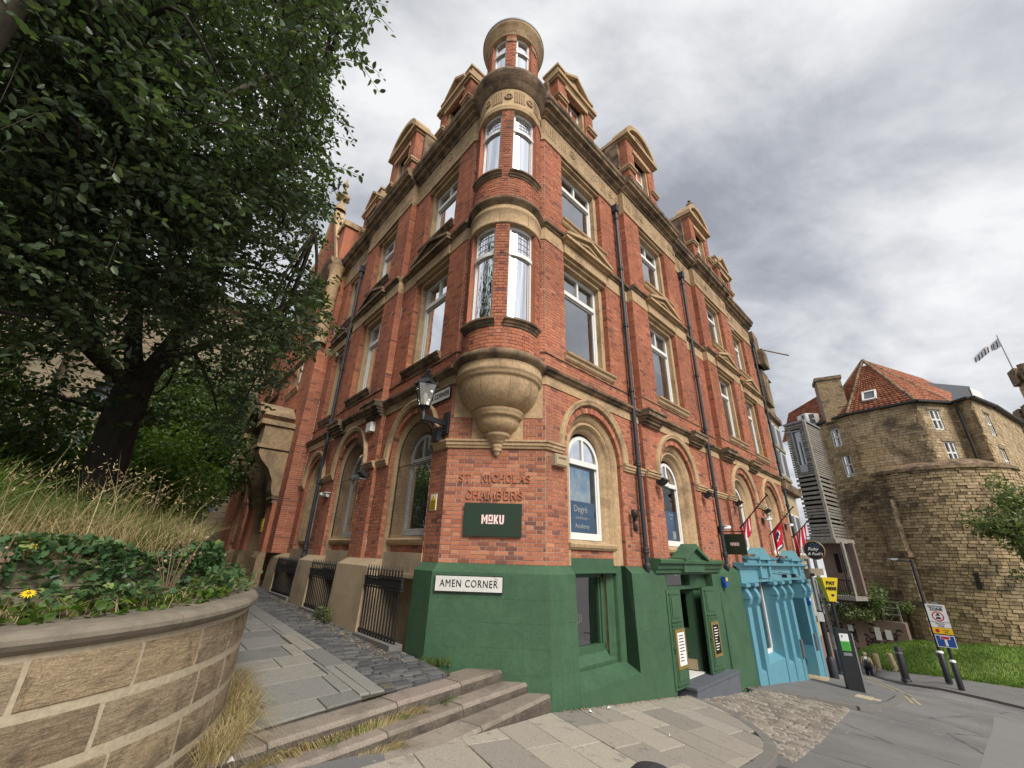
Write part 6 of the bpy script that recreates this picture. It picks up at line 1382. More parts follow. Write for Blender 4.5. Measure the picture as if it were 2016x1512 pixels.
BACK = [[-4.24,7.22,3.67,0.28],[-4.66,3.66,5.97,0.52],[-3.86,5.07,9.06,0.31],[-3.71,5.13,7.11,0.31],[-5.7,4.38,7.55,0.52],[-5.04,3.4,6.02,0.52],[-4.69,4.46,6.02,0.42],[-4.35,5.51,7.43,0.6],[-4.17,4.49,9.13,0.43],[-5.5,5.0,5.5,0.43],[-3.29,3.65,7.6,0.46],[-4.74,3.25,7.08,0.44],[-6.91,5.64,6.49,0.41],[-4.59,5.84,7.61,0.46],[-7.23,5.05,6.22,0.6],[-3.88,6.29,6.69,0.26],[-3.34,3.36,8.6,0.24],[-4.87,5.99,6.07,0.5],[-6.48,4.39,4.08,0.62],[-7.65,5.31,3.68,0.45],[-6.35,4.24,4.51,0.53],[-7.53,6.28,5.29,0.38],[-4.22,4.95,7.43,0.33],[-7.5,2.94,6.67,0.22],[-6.65,4.67,7.9,0.32],[-6.62,6.58,5.53,0.38],[-5.47,4.48,4.96,0.46],[-6.66,3.93,5.54,0.55],[-5.13,3.65,8.28,0.46],[-5.03,7.13,4.34,0.38],[-7.8,3.74,6.64,0.61],[-5.73,4.19,7.21,0.6],[-3.83,5.36,6.83,0.44],[-6.06,2.47,5.94,0.4],[-5.53,5.45,4.9,0.3],[-7.9,5.9,2.54,0.47],[-8.26,4.97,4.42,0.45],[-4.74,6.2,2.93,0.47],[-7.99,3.29,7.04,0.35],[-3.92,4.84,8.72,0.34],[-7.41,4.29,5.59,0.43],[-4.2,3.22,8.16,0.27],[-5.9,4.06,6.53,0.33],[-4.57,6.13,2.98,0.41],[-7.14,7.34,3.57,0.52],[-8.12,5.99,1.44,0.18],[-6.23,5.3,4.9,0.31],[-4.67,2.94,6.42,0.32],[-7.17,4.07,7.75,0.37],[-4.63,7.02,7.18,0.57],[-6.83,6.62,2.37,0.53],[-6.64,5.06,4.25,0.45],[-5.26,6.27,2.69,0.31],[-7.36,5.18,6.27,0.61],[-4.58,7.45,3.65,0.29],[-3.83,4.82,5.53,0.53],[-6.68,8.08,4.35,0.41],[-3.92,3.03,6.77,0.39],[-6.82,7.34,3.41,0.31],[-5.55,5.16,5.71,0.34],[-7.5,7.95,2.74,0.54],[-8.09,5.45,5.07,0.56],[-4.0,4.1,6.87,0.58],[-3.74,3.78,7.91,0.59],[-4.73,4.83,5.66,0.59],[-7.19,6.25,2.1,0.33],[-7.5,3.76,7.17,0.39],[-7.7,5.77,3.0,0.49],[-5.22,4.18,6.22,0.45],[-6.31,7.27,4.1,0.37],[-8.07,6.73,3.91,0.32],[-8.72,5.46,5.02,0.56],[-7.78,3.32,6.28,0.22],[-6.97,4.01,6.87,0.57],[-4.3,5.83,4.22,0.35],[-6.34,7.11,6.3,0.39],[-7.2,4.11,6.21,0.54],[-5.17,7.84,3.4,0.46],[-6.97,3.94,4.45,0.59],[-4.2,4.91,8.1,0.34],[-5.15,5.91,4.78,0.34],[-6.84,6.55,3.05,0.32],[-4.82,5.2,8.51,0.31],[-4.48,6.85,7.66,0.43],[-6.34,3.37,6.47,0.57],[-8.06,5.63,2.58,0.38],[-6.51,3.34,4.52,0.56],[-8.25,4.67,5.19,0.56],[-6.31,4.77,5.05,0.41],[-3.12,4.22,8.53,0.45],[-8.4,6.78,2.31,0.53],[-5.57,4.11,5.86,0.43],[-3.54,4.78,6.35,0.37],[-6.25,5.22,2.67,0.57],[-6.16,3.35,6.58,0.47],[-7.92,5.4,3.76,0.6],[-4.47,5.39,8.8,0.59],[-4.88,5.25,4.94,0.33],[-6.86,5.47,4.96,0.43],[-4.81,4.3,7.14,0.36],[-7.79,5.51,2.22,0.47],[-6.3,4.93,5.02,0.54],[-5.15,4.4,7.73,0.46],[-5.43,5.79,3.77,0.59],[-8.69,5.53,4.99,0.41],[-6.27,4.62,2.6,0.62],[-7.54,4.24,3.99,0.41],[-6.46,6.44,1.76,0.22],[-4.94,5.68,5.13,0.59],[-6.9,7.7,2.63,0.35],[-6.38,3.48,4.65,0.32],[-6.03,3.18,5.26,0.54],[-5.55,5.69,4.87,0.6],[-6.26,5.67,4.2,0.56],[-6.71,3.76,3.6,0.4],[-7.64,5.74,4.77,0.54],[-4.17,5.44,7.02,0.41],[-6.63,7.02,1.84,0.21],[-8.66,5.71,4.02,0.51],[-6.3,6.04,3.67,0.48],[-7.72,3.72,7.13,0.32],[-2.96,4.37,9.62,0.23],[-5.34,7.66,4.49,0.61],[-6.33,3.46,6.98,0.52],[-6.92,3.92,3.61,0.32],[-5.94,5.21,6.31,0.42],[-5.33,4.14,6.6,0.35],[-6.38,3.49,5.47,0.6],[-8.6,4.77,5.8,0.56],[-3.92,4.46,7.25,0.35],[-5.38,3.46,5.48,0.35],[-7.97,4.73,3.7,0.31],[-5.94,3.47,7.47,0.33],[-6.06,4.33,3.56,0.59],[-8.27,7.15,2.62,0.36],[-2.9,3.9,9.88,0.39],[-8.11,4.54,6.23,0.4],[-5.63,4.87,3.78,0.55],[-6.77,3.68,7.63,0.48],[-5.74,4.76,7.55,0.41],[-5.58,4.88,5.57,0.57],[-7.09,5.19,1.71,0.3],[-5.62,6.64,6.16,0.52],[-7.38,5.94,6.33,0.57],[-6.41,2.88,5.89,0.42],[-5.94,5.58,3.5,0.31],[-6.22,2.36,5.76,0.25],[-5.21,7.14,6.22,0.3],[-6.73,6.01,5.98,0.38],[-5.28,4.33,8.63,0.58],[-6.04,5.83,3.82,0.52],[-4.83,5.35,5.26,0.52],[-8.01,7.23,3.5,0.32],[-5.55,3.56,7.31,0.62],[-6.21,2.59,5.4,0.44],[-6.68,3.87,4.73,0.33],[-9.14,6.06,3.31,0.52],[-4.6,5.59,6.91,0.57],[-9.11,5.28,4.6,0.36],[-6.31,4.28,5.93,0.32],[-5.09,8.1,5.63,0.59],[-3.57,6.34,4.35,0.36],[-4.54,6.34,5.84,0.47],[-5.5,5.22,8.08,0.45],[-7.37,4.73,2.85,0.54],[-6.75,7.4,4.44,0.54],[-6.1,5.56,7.83,0.48],[-5.47,5.96,5.36,0.3],[-6.05,6.19,2.47,0.4],[-2.89,3.66,8.51,0.45],[-3.72,7.33,4.1,0.18],[-4.27,7.92,4.68,0.34],[-5.02,4.51,9.2,0.57],[-7.02,6.33,6.51,0.33],[-6.03,4.53,4.77,0.46],[-8.81,5.01,5.05,0.56],[-6.99,5.29,4.74,0.54],[-7.72,7.21,2.35,0.39],[-3.91,6.7,4.47,0.46],[-4.92,3.52,8.17,0.33],[-6.6,7.41,2.22,0.37],[-5.8,5.62,7.26,0.53],[-6.04,6.53,1.96,0.56],[-6.87,2.76,6.24,0.53],[-5.49,4.62,4.92,0.53],[-4.57,7.56,6.6,0.28],[-5.52,5.31,8.57,0.56],[-4.06,4.56,8.96,0.58],[-6.91,3.87,7.93,0.32],[-7.01,3.04,5.65,0.29],[-7.09,4.28,5.01,0.46],[-6.71,5.65,4.39,0.57],[-3.94,3.59,7.92,0.62],[-7.86,3.7,7.02,0.31],[-7.97,4.62,3.96,0.49],[-6.77,4.56,6.04,0.4],[-3.94,3.48,7.03,0.59],[-6.92,5.28,7.22,0.62],[-8.29,5.56,2.62,0.33],[-6.18,2.98,7.35,0.33],[-6.14,2.77,6.34,0.46],[-8.03,5.1,3.83,0.4],[-4.16,6.05,5.07,0.41],[-6.08,3.08,5.23,0.4],[-6.05,6.67,4.51,0.33],[-4.52,5.95,8.31,0.49],[-6.58,6.04,4.59,0.35],[-7.36,5.23,4.84,0.48],[-6.97,6.6,6.27,0.55],[-7.01,5.47,3.32,0.61],[-6.34,3.51,4.2,0.61],[-6.83,4.25,6.93,0.58],[-5.68,3.46,8.83,0.18],[-4.89,8.78,4.31,0.18],[-5.85,2.84,6.2,0.49],[-5.62,4.46,4.68,0.53],[-4.0,6.25,6.34,0.31],[-6.3,8.55,3.06,0.3],[-4.76,6.24,6.51,0.6],[-7.9,4.79,3.14,0.18],[-7.11,4.5,4.37,0.47],[-5.8,2.88,5.33,0.52],[-4.61,6.53,4.45,0.61],[-6.06,8.6,3.05,0.41],[-6.46,4.9,5.54,0.35],[-5.26,2.83,5.77,0.36],[-6.56,3.73,7.5,0.32],[-4.57,7.59,3.9,0.35],[-6.22,8.65,2.21,0.33],[-9.02,6.05,3.14,0.47],[-5.38,5.71,5.06,0.61],[-8.53,6.14,1.57,0.23],[-6.93,4.33,3.86,0.5],[-5.47,3.1,5.91,0.41],[-5.92,2.42,5.5,0.44],[-5.64,7.89,2.34,0.39],[-5.32,8.59,4.04,0.22],[-3.0,2.87,7.48,0.18],[-6.91,3.51,6.23,0.41],[-4.12,5.55,8.35,0.39],[-5.76,4.88,4.98,0.43],[-8.37,6.64,4.1,0.48],[-8.34,6.99,3.61,0.51],[-7.28,5.39,3.99,0.52],[-4.98,3.72,6.38,0.59],[-8.13,7.5,2.06,0.18],[-4.4,4.83,5.72,0.52],[-6.31,2.58,6.17,0.36],[-7.33,5.24,2.6,0.62],[-3.51,3.48,7.6,0.34]]
def clump_points(clumps, per, seed, flat=.75):
    g = np.random.default_rng(seed); out = []
    for x, y, z, r in clumps:
        n = int(per * (r / .6) ** 1.7) + 12; v = unit(g.normal(size=(n, 3))) * (r * g.uniform(.25, 1.08, n) ** .6)[:, None]; v[:, 2] *= flat; out.append(v + np.array([x, y, z]))
    return np.concatenate(out)
def sprays(clumps, tw, lv, seed, sp=.055, droop=.35):
    """Leafy twigs radiating from each clump centre: leaf positions, leaf directions and the twigs themselves."""
    g = np.random.default_rng(seed); C, T, W = [], [], []
    for x, y, z, r in clumps:
        c = np.array([x, y, z])
        for _ in range(max(3, int(tw * (r / .5) ** 1.4))):
            d = g.normal(size=3); d[2] = d[2] * .45 - .05; d = d / np.linalg.norm(d); s0 = c + g.normal(size=3) * r * .35; L_ = r * g.uniform(.7, 1.35); n = max(4, int(min(lv, L_ / sp)))
            t = np.linspace(.15, 1, n); dr = droop * g.uniform(.3, 1.4); pts = s0 + d * (t * L_)[:, None] + np.array([0, 0, -1]) * (dr * L_ * t ** 2)[:, None]
            dirs = d + np.array([0, 0, -1]) * (2 * dr * t)[:, None]; dirs = unit(dirs); side = np.cross(dirs, [0, 0, 1.0]); side = unit(side + 1e-6); sg = np.where(np.arange(n) % 2 == 0, 1, -1)[:, None]
            C.append(pts + side * sg * .045); T.append(unit(dirs * .8 + side * sg * .75)); W.append((s0, s0 + d * L_ * .5 - np.array([0, 0, dr * L_ * .25]), pts[-1]))
    return np.concatenate(C), np.concatenate(T), W
def twigs(W, mat, parent):
    m = MB()
    for a, b, c in W: m.tube([Vector(a), Vector(b), Vector(c)], [.006, .004, .002], 3, cap=False)
    m.build('twigs', mat, parent, kind='stuff')
def grow(limbs, clumps, mat, parent, every=3, seed=1, rt=.020):
    """Branches from the limbs out to the leaf clumps, tapering."""
    g = np.random.default_rng(seed); nodes = []
    for L_ in limbs: nodes += catmull(L_, 4)
    m = MB()
    for i, (x, y, z, r) in enumerate(clumps):
        if i % every: continue
        c = Vector((x, y, z)); n = min(nodes, key=lambda q: (q - c).length); mid = n.lerp(c, .5) + Vector(g.normal(size=3) * .18)
        m.tube(catmull([n, mid, c], 4), list(np.linspace(rt + .010, .006, 9)), 5)
        for k in range(3): m.tube([c, c + Vector(unit(g.normal(size=3)) * r * .8)], [.007, .003], 4, cap=False)
    m.build('branches', mat, parent, kind='stuff')
tA = thing('near_tree', 'large leafy tree overhanging the planter from the left edge', 'tree', (-5.6, 2.7, -.3))
limA = [[(-5.4, 2.8, -.3), (-4.95, 2.5, 1.0), (-4.50, 2.18, 2.14), (-4.12, 1.90, 2.88), (-3.86, 1.75, 3.39), (-3.66, 1.68, 3.95), (-3.42, 1.72, 4.9)], [(-4.40, 1.9, 2.75), (-4.25, 2.1, 3.2), (-4.08, 2.42, 3.51), (-4.09, 2.75, 3.75), (-4.06, 3.26, 4.06), (-3.86, 3.81, 4.42)], [(-3.82, 1.66, 3.9), (-3.55, 2.21, 4.43), (-3.69, 2.56, 4.7), (-3.77, 2.99, 4.95), (-3.81, 3.47, 5.17)], [(-3.86, 3.81, 4.42), (-3.5, 4.4, 4.6), (-3.1, 5.0, 4.5)], [(-3.81, 3.47, 5.17), (-3.4, 3.6, 5.9), (-2.8, 3.7, 6.4)]]
limA = [[Vector(p) for p in l] for l in limA]
m = MB(); m.tube(catmull(limA[0], 5), list(np.interp(np.linspace(0, 1, 31), [0, .35, .6, 1], [.30, .22, .17, .08])), 14); m.build('trunk', 'bark_grey', tA)
for l, a, b in zip(limA[1:], (.10, .09, .05, .05), (.035, .03, .02, .02)):
    p = catmull(l, 4); MB().tube(p, list(np.linspace(a, b, len(p))), 8).build('limb', 'bark_grey', tA)
grow(limA, NEAR, 'bark_dark', tA, 3, 4)
C_, T_, W_ = sprays(NEAR, 15, 24, 2, .042); leaf_cloud('crown', C_, .082, 'leaf_near', tA, up=.55, T=T_, seed=3, kind='stuff', aspect=.55); twigs(W_, 'twig', tA)
tB = thing('forked_tree', 'dark trunked forked tree standing behind the planter', 'tree', (-6.3, 6.65, .0))
limB = [[(-6.28, 6.72, -.2), (-6.33, 6.64, .6), (-6.35, 6.54, 1.25), (-6.3, 6.43, 1.89), (-6.19, 6.33, 2.48)], [(-6.19, 6.37, 2.3), (-6.4, 5.75, 2.65), (-6.52, 5.11, 2.97), (-6.5, 4.69, 3.11), (-6.63, 4.14, 3.08)], [(-6.2, 6.35, 2.4), (-6.3, 6.13, 3.03), (-6.31, 5.91, 3.68), (-6.34, 5.53, 4.62), (-6.15, 5.0, 5.76)], [(-6.19, 6.36, 2.4), (-5.78, 6.22, 2.99), (-5.43, 6.08, 3.81), (-5.1, 5.85, 4.95), (-4.58, 5.52, 6.07)], [(-6.4, 5.85, 2.62), (-6.59, 5.46, 3.37), (-6.74, 5.14, 4.07), (-6.89, 4.66, 4.79)], [(-6.12, 6.35, 2.6), (-5.89, 6.83, 3.3), (-5.53, 7.3, 4.02), (-5.01, 7.69, 4.89)]]
limB = [[Vector(p) for p in l] for l in limB]
p = catmull(limB[0], 5); MB().tube(p, list(np.interp(np.linspace(0, 1, len(p)), [0, .25, 1], [.33, .27, .24])), 14).build('trunk', 'bark_dark', tB)
for l, a in zip(limB[1:], (.13, .14, .17, .07, .10)):
    p = catmull(l, 4); MB().tube(p, list(np.linspace(a, a * .35, len(p))), 9).build('limb', 'bark_dark', tB)
grow(limB, BACK, 'bark_dark', tB, 2, 5, .03)
C_, T_, W_ = sprays(BACK, 14, 22, 6, .050); leaf_cloud('crown', C_, .100, 'leaf_back', tB, up=.55, T=T_, seed=7, kind='stuff', aspect=.6); twigs(W_, 'twig', tB)
# lighter foliage beyond, under the canopy
def bushy(name, label, cat, c, R_, n, k, size, mat, seed, trunk=True, group=None, up=.5):
    g = np.random.default_rng(seed); root = thing(name, label, cat, (c[0], c[1], c[2] - R_[2]), group=group); cl = []
    for i in range(k):
        v = unit(g.normal(size=3)) * g.uniform(.3, 1.0); cl.append((c[0] + v[0] * R_[0], c[1] + v[1] * R_[1], c[2] + v[2] * R_[2], min(R_) * g.uniform(.28, .5)))
    leaf_cloud('crown', clump_points(cl, n, seed + 1), size, mat, root, up=up, seed=seed + 2, kind='stuff')
    m = MB(); b = Vector((c[0], c[1], c[2] - R_[2]))
    for x, y, z, r in cl[:max(5, k // 3)]: m.tube(catmull([b, b.lerp(Vector((x, y, z)), .5) + Vector((.1, 0, .2)), Vector((x, y, z))], 3), list(np.linspace(.06 * R_[2] / 2, .012, 7)), 6)
    m.build('trunk', 'bark_dark', root); return root
bushy('young_tree', 'light green young tree under the canopy behind the dark trunk', 'tree', (-9.3, 10.4, 1.5), (2.0, 1.5, 1.7), 170, 60, .11, 'leaf_bright', 81)
bushy('young_tree', 'dark leafy tree beside the far end of the alley', 'tree', (-10.8, 13.2, 2.8), (1.9, 1.9, 2.6), 190, 60, .12, 'leaf_back', 84)
bushy('young_tree', 'dense tree further back along the alley railings', 'tree', (-13.2, 17.2, 4.5), (2.3, 2.4, 3.8), 190, 70, .14, 'leaf_near', 87)
bushy('churchyard_shrub', 'green shrub at the left under the trees', 'shrub', (-10.5, 7.8, 1.6), (2.2, 1.8, 1.7), 170, 60, .11, 'leaf_back', 90)
bushy('churchyard_shrub', 'dark shrub at the far left behind the ferns', 'shrub', (-9.2, 5.0, 1.2), (1.6, 1.6, 1.4), 170, 50, .10, 'leaf_near', 94)
# ------------------------------------------------------------------ church beyond the trees
ch = thing('stone_church', 'pale stone church with buttresses seen through the trees', 'church', (-22, 14, -.3))
FCH = Frame((-27.0, 8.0), Vector((.56, .83, 0)).normalized(), Vector((.83, -.56, 0)).normalized())
bk, mo = MB(), MB(); lay(FCH, 0, 22, -.3, 13.5, bk, mo, course=.34, L=.75, gap=.02, depth=.1, rec=.02, head=0, opens=[(lambda z, c_=c_: (c_ - 1.1, c_ + 1.1) if 1.6 < z < 5.5 else ((c_ - 1.1 * (1 - ((z - 5.5) / 2.2) ** 1.6), c_ + 1.1 * (1 - ((z - 5.5) / 2.2) ** 1.6)) if 5.5 <= z < 7.7 else None)) for c_ in (3.2, 8.2, 13.2, 18.2)])
bk.build('masonry', 'church_stone', ch, kind='stuff'); mo.build('mortar_bed', 'church_stone', ch)
for i, c_ in enumerate((3.2, 8.2, 13.2, 18.2)):
    m = MB(); m.box(FCH, c_ - 1.1, c_ + 1.1, -.5, -.45, 1.6, 7.7); w = m.build('window', 'slate', ch); t2 = MB()
    for j in (-.55, 0, .55): t2.box(FCH, c_ + j - .07, c_ + j + .07, -.5, -.2, 1.6, 6.4)
    t2.box(FCH, c_ - 1.1, c_ + 1.1, -.5, -.2, 5.3, 5.5); t2.build('tracery', 'church_stone', w)
for c_ in (.6, 5.7, 10.7, 15.7, 20.7): MB().extrude(FCH, [(0, -.3), (1.3, -.3), (1.2, 4.2), (.8, 5.0), (.75, 8.6), (.3, 9.8), (0, 10.2)], c_ - .45, c_ + .45).build('buttress', 'church_stone', ch)
MB().extrude(FCH, [(-.3, 13.4), (.3, 13.5), (.35, 13.9), (-.3, 14.4)], 0, 22).build('parapet', 'church_stone', ch)
# houses closing the far end of the alley
ho = thing('far_house', 'white fronted brick house at the far end of the alley', 'house', (-15.5, 27, -1))
FH = Frame((-20, 25.5), Vector((.93, .36, 0)).normalized(), Vector((.36, -.93, 0)).normalized())
MB().box(FH, 0, 14, -6, 0, -1.5, 4.6).build('wall', 'white_paint', ho); MB().box(FH, -.05, 14.05, -6, .03, 4.6, 8.5).build('upper_wall', 'brick', ho); MB().extrude(FH, [(.4, 8.4), (-3, 11.5), (-6.4, 8.4)], -.3, 14.3).build('roof', 'pantile', ho)
for c_ in (1.5, 4.2, 6.9, 9.6, 12.3):
    for z_ in (.6, 3.0, 5.6): w = MB().box(FH, c_ - .5, c_ + .5, -.02, .05, z_, z_ + 1.5).build('window', 'white_paint', ho); MB().box(FH, c_ - .42, c_ + .42, .04, .06, z_ + .08, z_ + 1.42).build('pane', 'slate', w)
# ------------------------------------------------------------------ castle gatehouse and its neighbours across the lawn
def polar(az, r, z=0.0): v = V2(az) * r; return Vector((v.x, v.y, z))
ZE = 11.7                                       # eaves
EA = [(38.25, 45.6), (40.9, 43.8), (46.55, 43.0), (48.95, 45.4), (50.25, 44.6), (51.4, 48.5)]
EP = [polar(a, r) for a, r in EA]
EP = [polar(36.9, 50.5)] + EP + [polar(52.5, 56)]
GATE = thing('castle_gatehouse', 'medieval sandstone gatehouse with faceted upper storeys and red pantile roof', 'castle', polar(44.5, 45, -5.5))
UP = Poly([(p.x, p.y) for p in EP]); st, jo = MB(), MB()
def at_seg(i, f): return UP.l[i] + (UP.l[i + 1] - UP.l[i]) * f
WIN = [(1, .42, 9.4, 11.0), (1, .55, 6.9, 8.6), (3, .42, 9.6, 11.2), (3, .50, 7.0, 8.7), (5, .5, 9.2, 10.9), (5, .55, 6.4, 8.2)]
def whole(i, f, z0, z1, hw=.42): s = at_seg(i, f); return lambda z: (s - hw, s + hw) if z0 < z < z1 else None
lay(UP, 0, UP.L, 6.6, ZE, st, jo, course=.21, L=.62, irr=(.25, .70), gap=.022, depth=.12, rec=.015, rough=.025, opens=[whole(*w) for w in WIN], head=0, lo=.25, hi=1)
lay(UP, 0, UP.L, -6, 6.6, st, jo, course=.23, L=.70, irr=(.25, .75), gap=.03, depth=.12, rec=.025, rough=.06, head=0, lo=0, hi=.9)
# lower round drum with its worn ledge
DC = polar(45.7, 46.8); DRM = Cyl(DC, 4.5, (DC * -1).normalized(), Vector((-DC.y, DC.x, 0)).normalized() * -1)
a_ = lambda t: radians(t) * 4.5
lay(DRM, a_(-78), a_(80), -6.5, 6.75, st, jo, course=.21, L=.62, irr=(.22, .62), gap=.035, depth=.15, rec=.035, rough=.10, head=0, lo=0, hi=.95)
st.build('masonry', 'castle_stone', GATE, kind='stuff'); jo.build('mortar_bed', 'castle_joint', GATE)
MB().lathe(DC, [(4.45, 6.4), (4.68, 6.5), (4.65, 6.75), (3.4, 7.35)], 40, -85, 85, DRM.n, DRM.u, False).build('ledge', 'sooty_stone', GATE)
# buttress strip and old string on the drum
for t, w, z0, z1, pr in ((-38, 1.2, -6, 4.6, .45),):
    m = MB(); F_ = Frame(DRM.P(a_(t), 0, 0), *DRM.dirs(a_(t))); bk, mo = MB(), MB(); lay(F_, -w / 2, w / 2, z0, z1, bk, mo, off=pr, course=.29, L=.5, irr=(.3, .6), gap=.03, rough=.05, head=0, lo=.2); bt = m.box(F_, -w / 2, w / 2, -.3, pr - .02, z0, z1).build('buttress', 'sooty_stone', GATE); bk.build('masonry', 'castle_stone', bt, kind='stuff')
    for z_ in (-2.6, 0.6): MB().box(F_, -w / 2 - .15, w / 2 + .15, 0, pr + .1, z_, z_ + .4).build('weathering', 'sooty_stone', bt)
for t in (6, 40): 
    F_ = Frame(DRM.P(a_(t), 0, 0), *DRM.dirs(a_(t))); MB().box(F_, -.10, .10, -.1, .12, (-1.2 if t < 10 else .4), (-.3 if t < 10 else 1.4)).build('arrow_slit', 'dark_interior', GATE)
m = MB(); m.tube([UP.P(at_seg(4, .15), .3, ZE), UP.P(at_seg(4, .15), .3, 6.6), DRM.P(a_(50), .25, 4.2), DRM.P(a_(52), .2, -6)], .10, 8); m.build('drainpipe', 'black_iron', GATE)
for i, f, z0, z1 in WIN:
    s = at_seg(i, f); u_, n_ = UP.dirs(s); F_ = Frame(UP.P(s, 0, 0), u_, n_); m = MB(); w = .42
    m.box(F_, -w, -w + .10, -.2, -.05, z0, z1); m.box(F_, w - .10, w, -.2, -.05, z0, z1); m.box(F_, -w, w, -.2, -.05, z0, z0 + .1); m.box(F_, -w, w, -.2, -.05, z1 - .1, z1); m.box(F_, -.05, .05, -.2, -.05, z0, z1); m.box(F_, -w, w, -.2, -.04, (z0 + z1) / 2 - .06, (z0 + z1) / 2 + .06)
    wn_ = m.build('window', 'white_paint', GATE); MB().quad([F_.P(-w, -.15, z0), F_.P(w, -.15, z0), F_.P(w, -.15, z1), F_.P(-w, -.15, z1)]).build('pane', 'glass', wn_); MB().quad([F_.P(-w, -.4, z0), F_.P(w, -.4, z0), F_.P(w, -.4, z1), F_.P(-w, -.4, z1)]).build('room_lining', 'dark_interior', wn_)
    MB().box(F_, -w - .15, w + .15, -.1, .06, z1, z1 + .22).build('lintel', 'church_stone', wn_)
# gutter and pantile roofs
m = MB(); 
for i in range(len(UP.p) - 1): m.box(Frame(UP.p[i], UP.d[i], UP.nn[i]), -.1, UP.l[i + 1] - UP.l[i] + .1, -.1, .35, ZE, ZE + .16)
m.build('gutter', 'black_iron', GATE)
def tiled(A, B, C_, D_, name, rows, cols, parent=None, mat='pantile'):
    """Pantiles over a quad A B (eaves) C D (ridge): every tile a bent facet."""
    m = MB(); A, B, C_, D_ = [Vector(q) for q in (A, B, C_, D_)]; n = (B - A).cross(D_ - A)
    n = n.normalized() if n.length > 1e-6 else (B - A).cross(C_ - A).normalized()
    if n.z < 0: n = -n
    Q = lambda x, y: A.lerp(B, x).lerp(D_.lerp(C_, x), y)
    for j in range(rows):
        for i in range(cols):
            x0, x1 = i / cols, (i + 1) / cols; y0, y1 = j / rows, (j + 1) / rows; w0 = (Q(x1, y0) - Q(x0, y0)).length
            if w0 < .05: continue
            xm = x0 + (x1 - x0) * .55; h = .075
            m.add([Q(x0, y0) + n * .09, Q(xm, y0) + n * (.09 + h), Q(x1, y0) + n * .09, Q(x1, y1), Q(xm, y1) + n * h, Q(x0, y1), Q(x0, y0) - n * .02, Q(xm, y0) + n * .02, Q(x1, y0) - n * .02], [(0, 1, 4, 5), (1, 2, 3, 4), (6, 7, 1, 0), (7, 8, 2, 1)], True, rnd=random.random())
    return m.build(name, mat, parent or GATE, kind='stuff')
APX = polar(43.6, 47.5, 17.6)
for i in range(0, 4):
    a, b = EP[i] + ZUP * (ZE + .1), EP[i + 1] + ZUP * (ZE + .1); wd = (b - a).length
    tiled(a, b, APX, APX, 'roof_slope', 26, max(6, int(wd / .34)))
RD = polar(47.5, 53, 16.6)
tiled(EP[4] + ZUP * (ZE + .1), polar(49.2, 52, 14.6), RD, APX, 'roof_slope', 22, 24)
m = MB()
for i in range(1, 5): m.tube([EP[i] + ZUP * (ZE + .2), APX + ZUP * .1], .13, 6)
m.tube([APX, RD], .15, 6); m.build('ridge_tiles', 'sooty_stone', GATE, kind='stuff')
# stone slate roof and dark dormer to the right
m = MB(); m.quad([EP[4] + ZUP * (ZE + .15), EP[5] + ZUP * (ZE + .15), polar(50.3, 52, 13.4), polar(48.6, 51, 13.8)]); m.quad([EP[5] + ZUP * (ZE + .15), EP[6] + ZUP * (ZE + .15), polar(51.2, 54, 13.0), polar(50.3, 52, 13.4)]); m.build('stone_roof', 'sooty_stone', GATE)
dm_ = MB().hexa([polar(47.9, 50, 13.0), polar(50.6, 51.5, 12.9), polar(50.6, 51.5, 14.6), polar(47.9, 50, 15.2), polar(47.9, 54, 13), polar(50.6, 55, 13), polar(50.6, 55, 14.8), polar(47.9, 54, 15.2)]).build('roof_dormer', 'slate', GATE)
MB().hexa([polar(50.55, 51.4, 12.9), polar(51.15, 53, 12.9), polar(51.15, 53, 14.3), polar(50.55, 51.4, 14.5), polar(50.6, 53, 12.9), polar(51.1, 54, 12.9), polar(51.1, 54, 14.3), polar(50.6, 53, 14.5)]).build('dormer_window', 'white_paint', dm_)
# skylight on the main slope
n_ = ((EP[3] - EP[2]).cross(APX - EP[2] - ZUP * ZE)).normalized(); n_ = n_ if n_.z > 0 else -n_; c_ = EP[2].lerp(EP[3], .40) + ZUP * ZE; c_ = c_.lerp(APX, .24); x_ = (EP[3] - EP[2]).normalized(); y_ = n_.cross(x_); y_ = y_ if y_.z > 0 else -y_
m = MB(); 
for sx, sy, w, h in ((-.42, 0, .12, 1.15), (.42, 0, .12, 1.15), (0, -.52, .9, .12), (0, .52, .9, .12)): m.wbox(c_ + n_ * .25 + x_ * sx + y_ * sy, (w, h, .16), Matrix((x_, y_, n_)).transposed())
sk = m.build('skylight', 'white_paint', GATE); MB().wbox(c_ + n_ * .22 + x_ * 0, (.8, 1.0, .05), Matrix((x_, y_, n_)).transposed()).build('pane', 'slate', sk)
# chimney stack on the left
CH = polar(39.9, 45.2); cF = Frame(CH, V2(39.9 + 80), V2(39.9 + 170)); bk, mo = MB(), MB(); lay(cF, -.9, .9, 11.5, 15.4, bk, mo, off=.8, course=.16, L=.4, head=0, hi=.35); stk = MB().box(cF, -.9, .9, -.8, .78, 11.5, 15.4).build('chimney', 'brown_paint', GATE); bk.build('brickwork', 'castle_stone', stk, kind='stuff'); MB().box(cF, -1.0, 1.0, -.9, .9, 15.4, 15.7).build('chimney_cap', 'sooty_stone', stk)
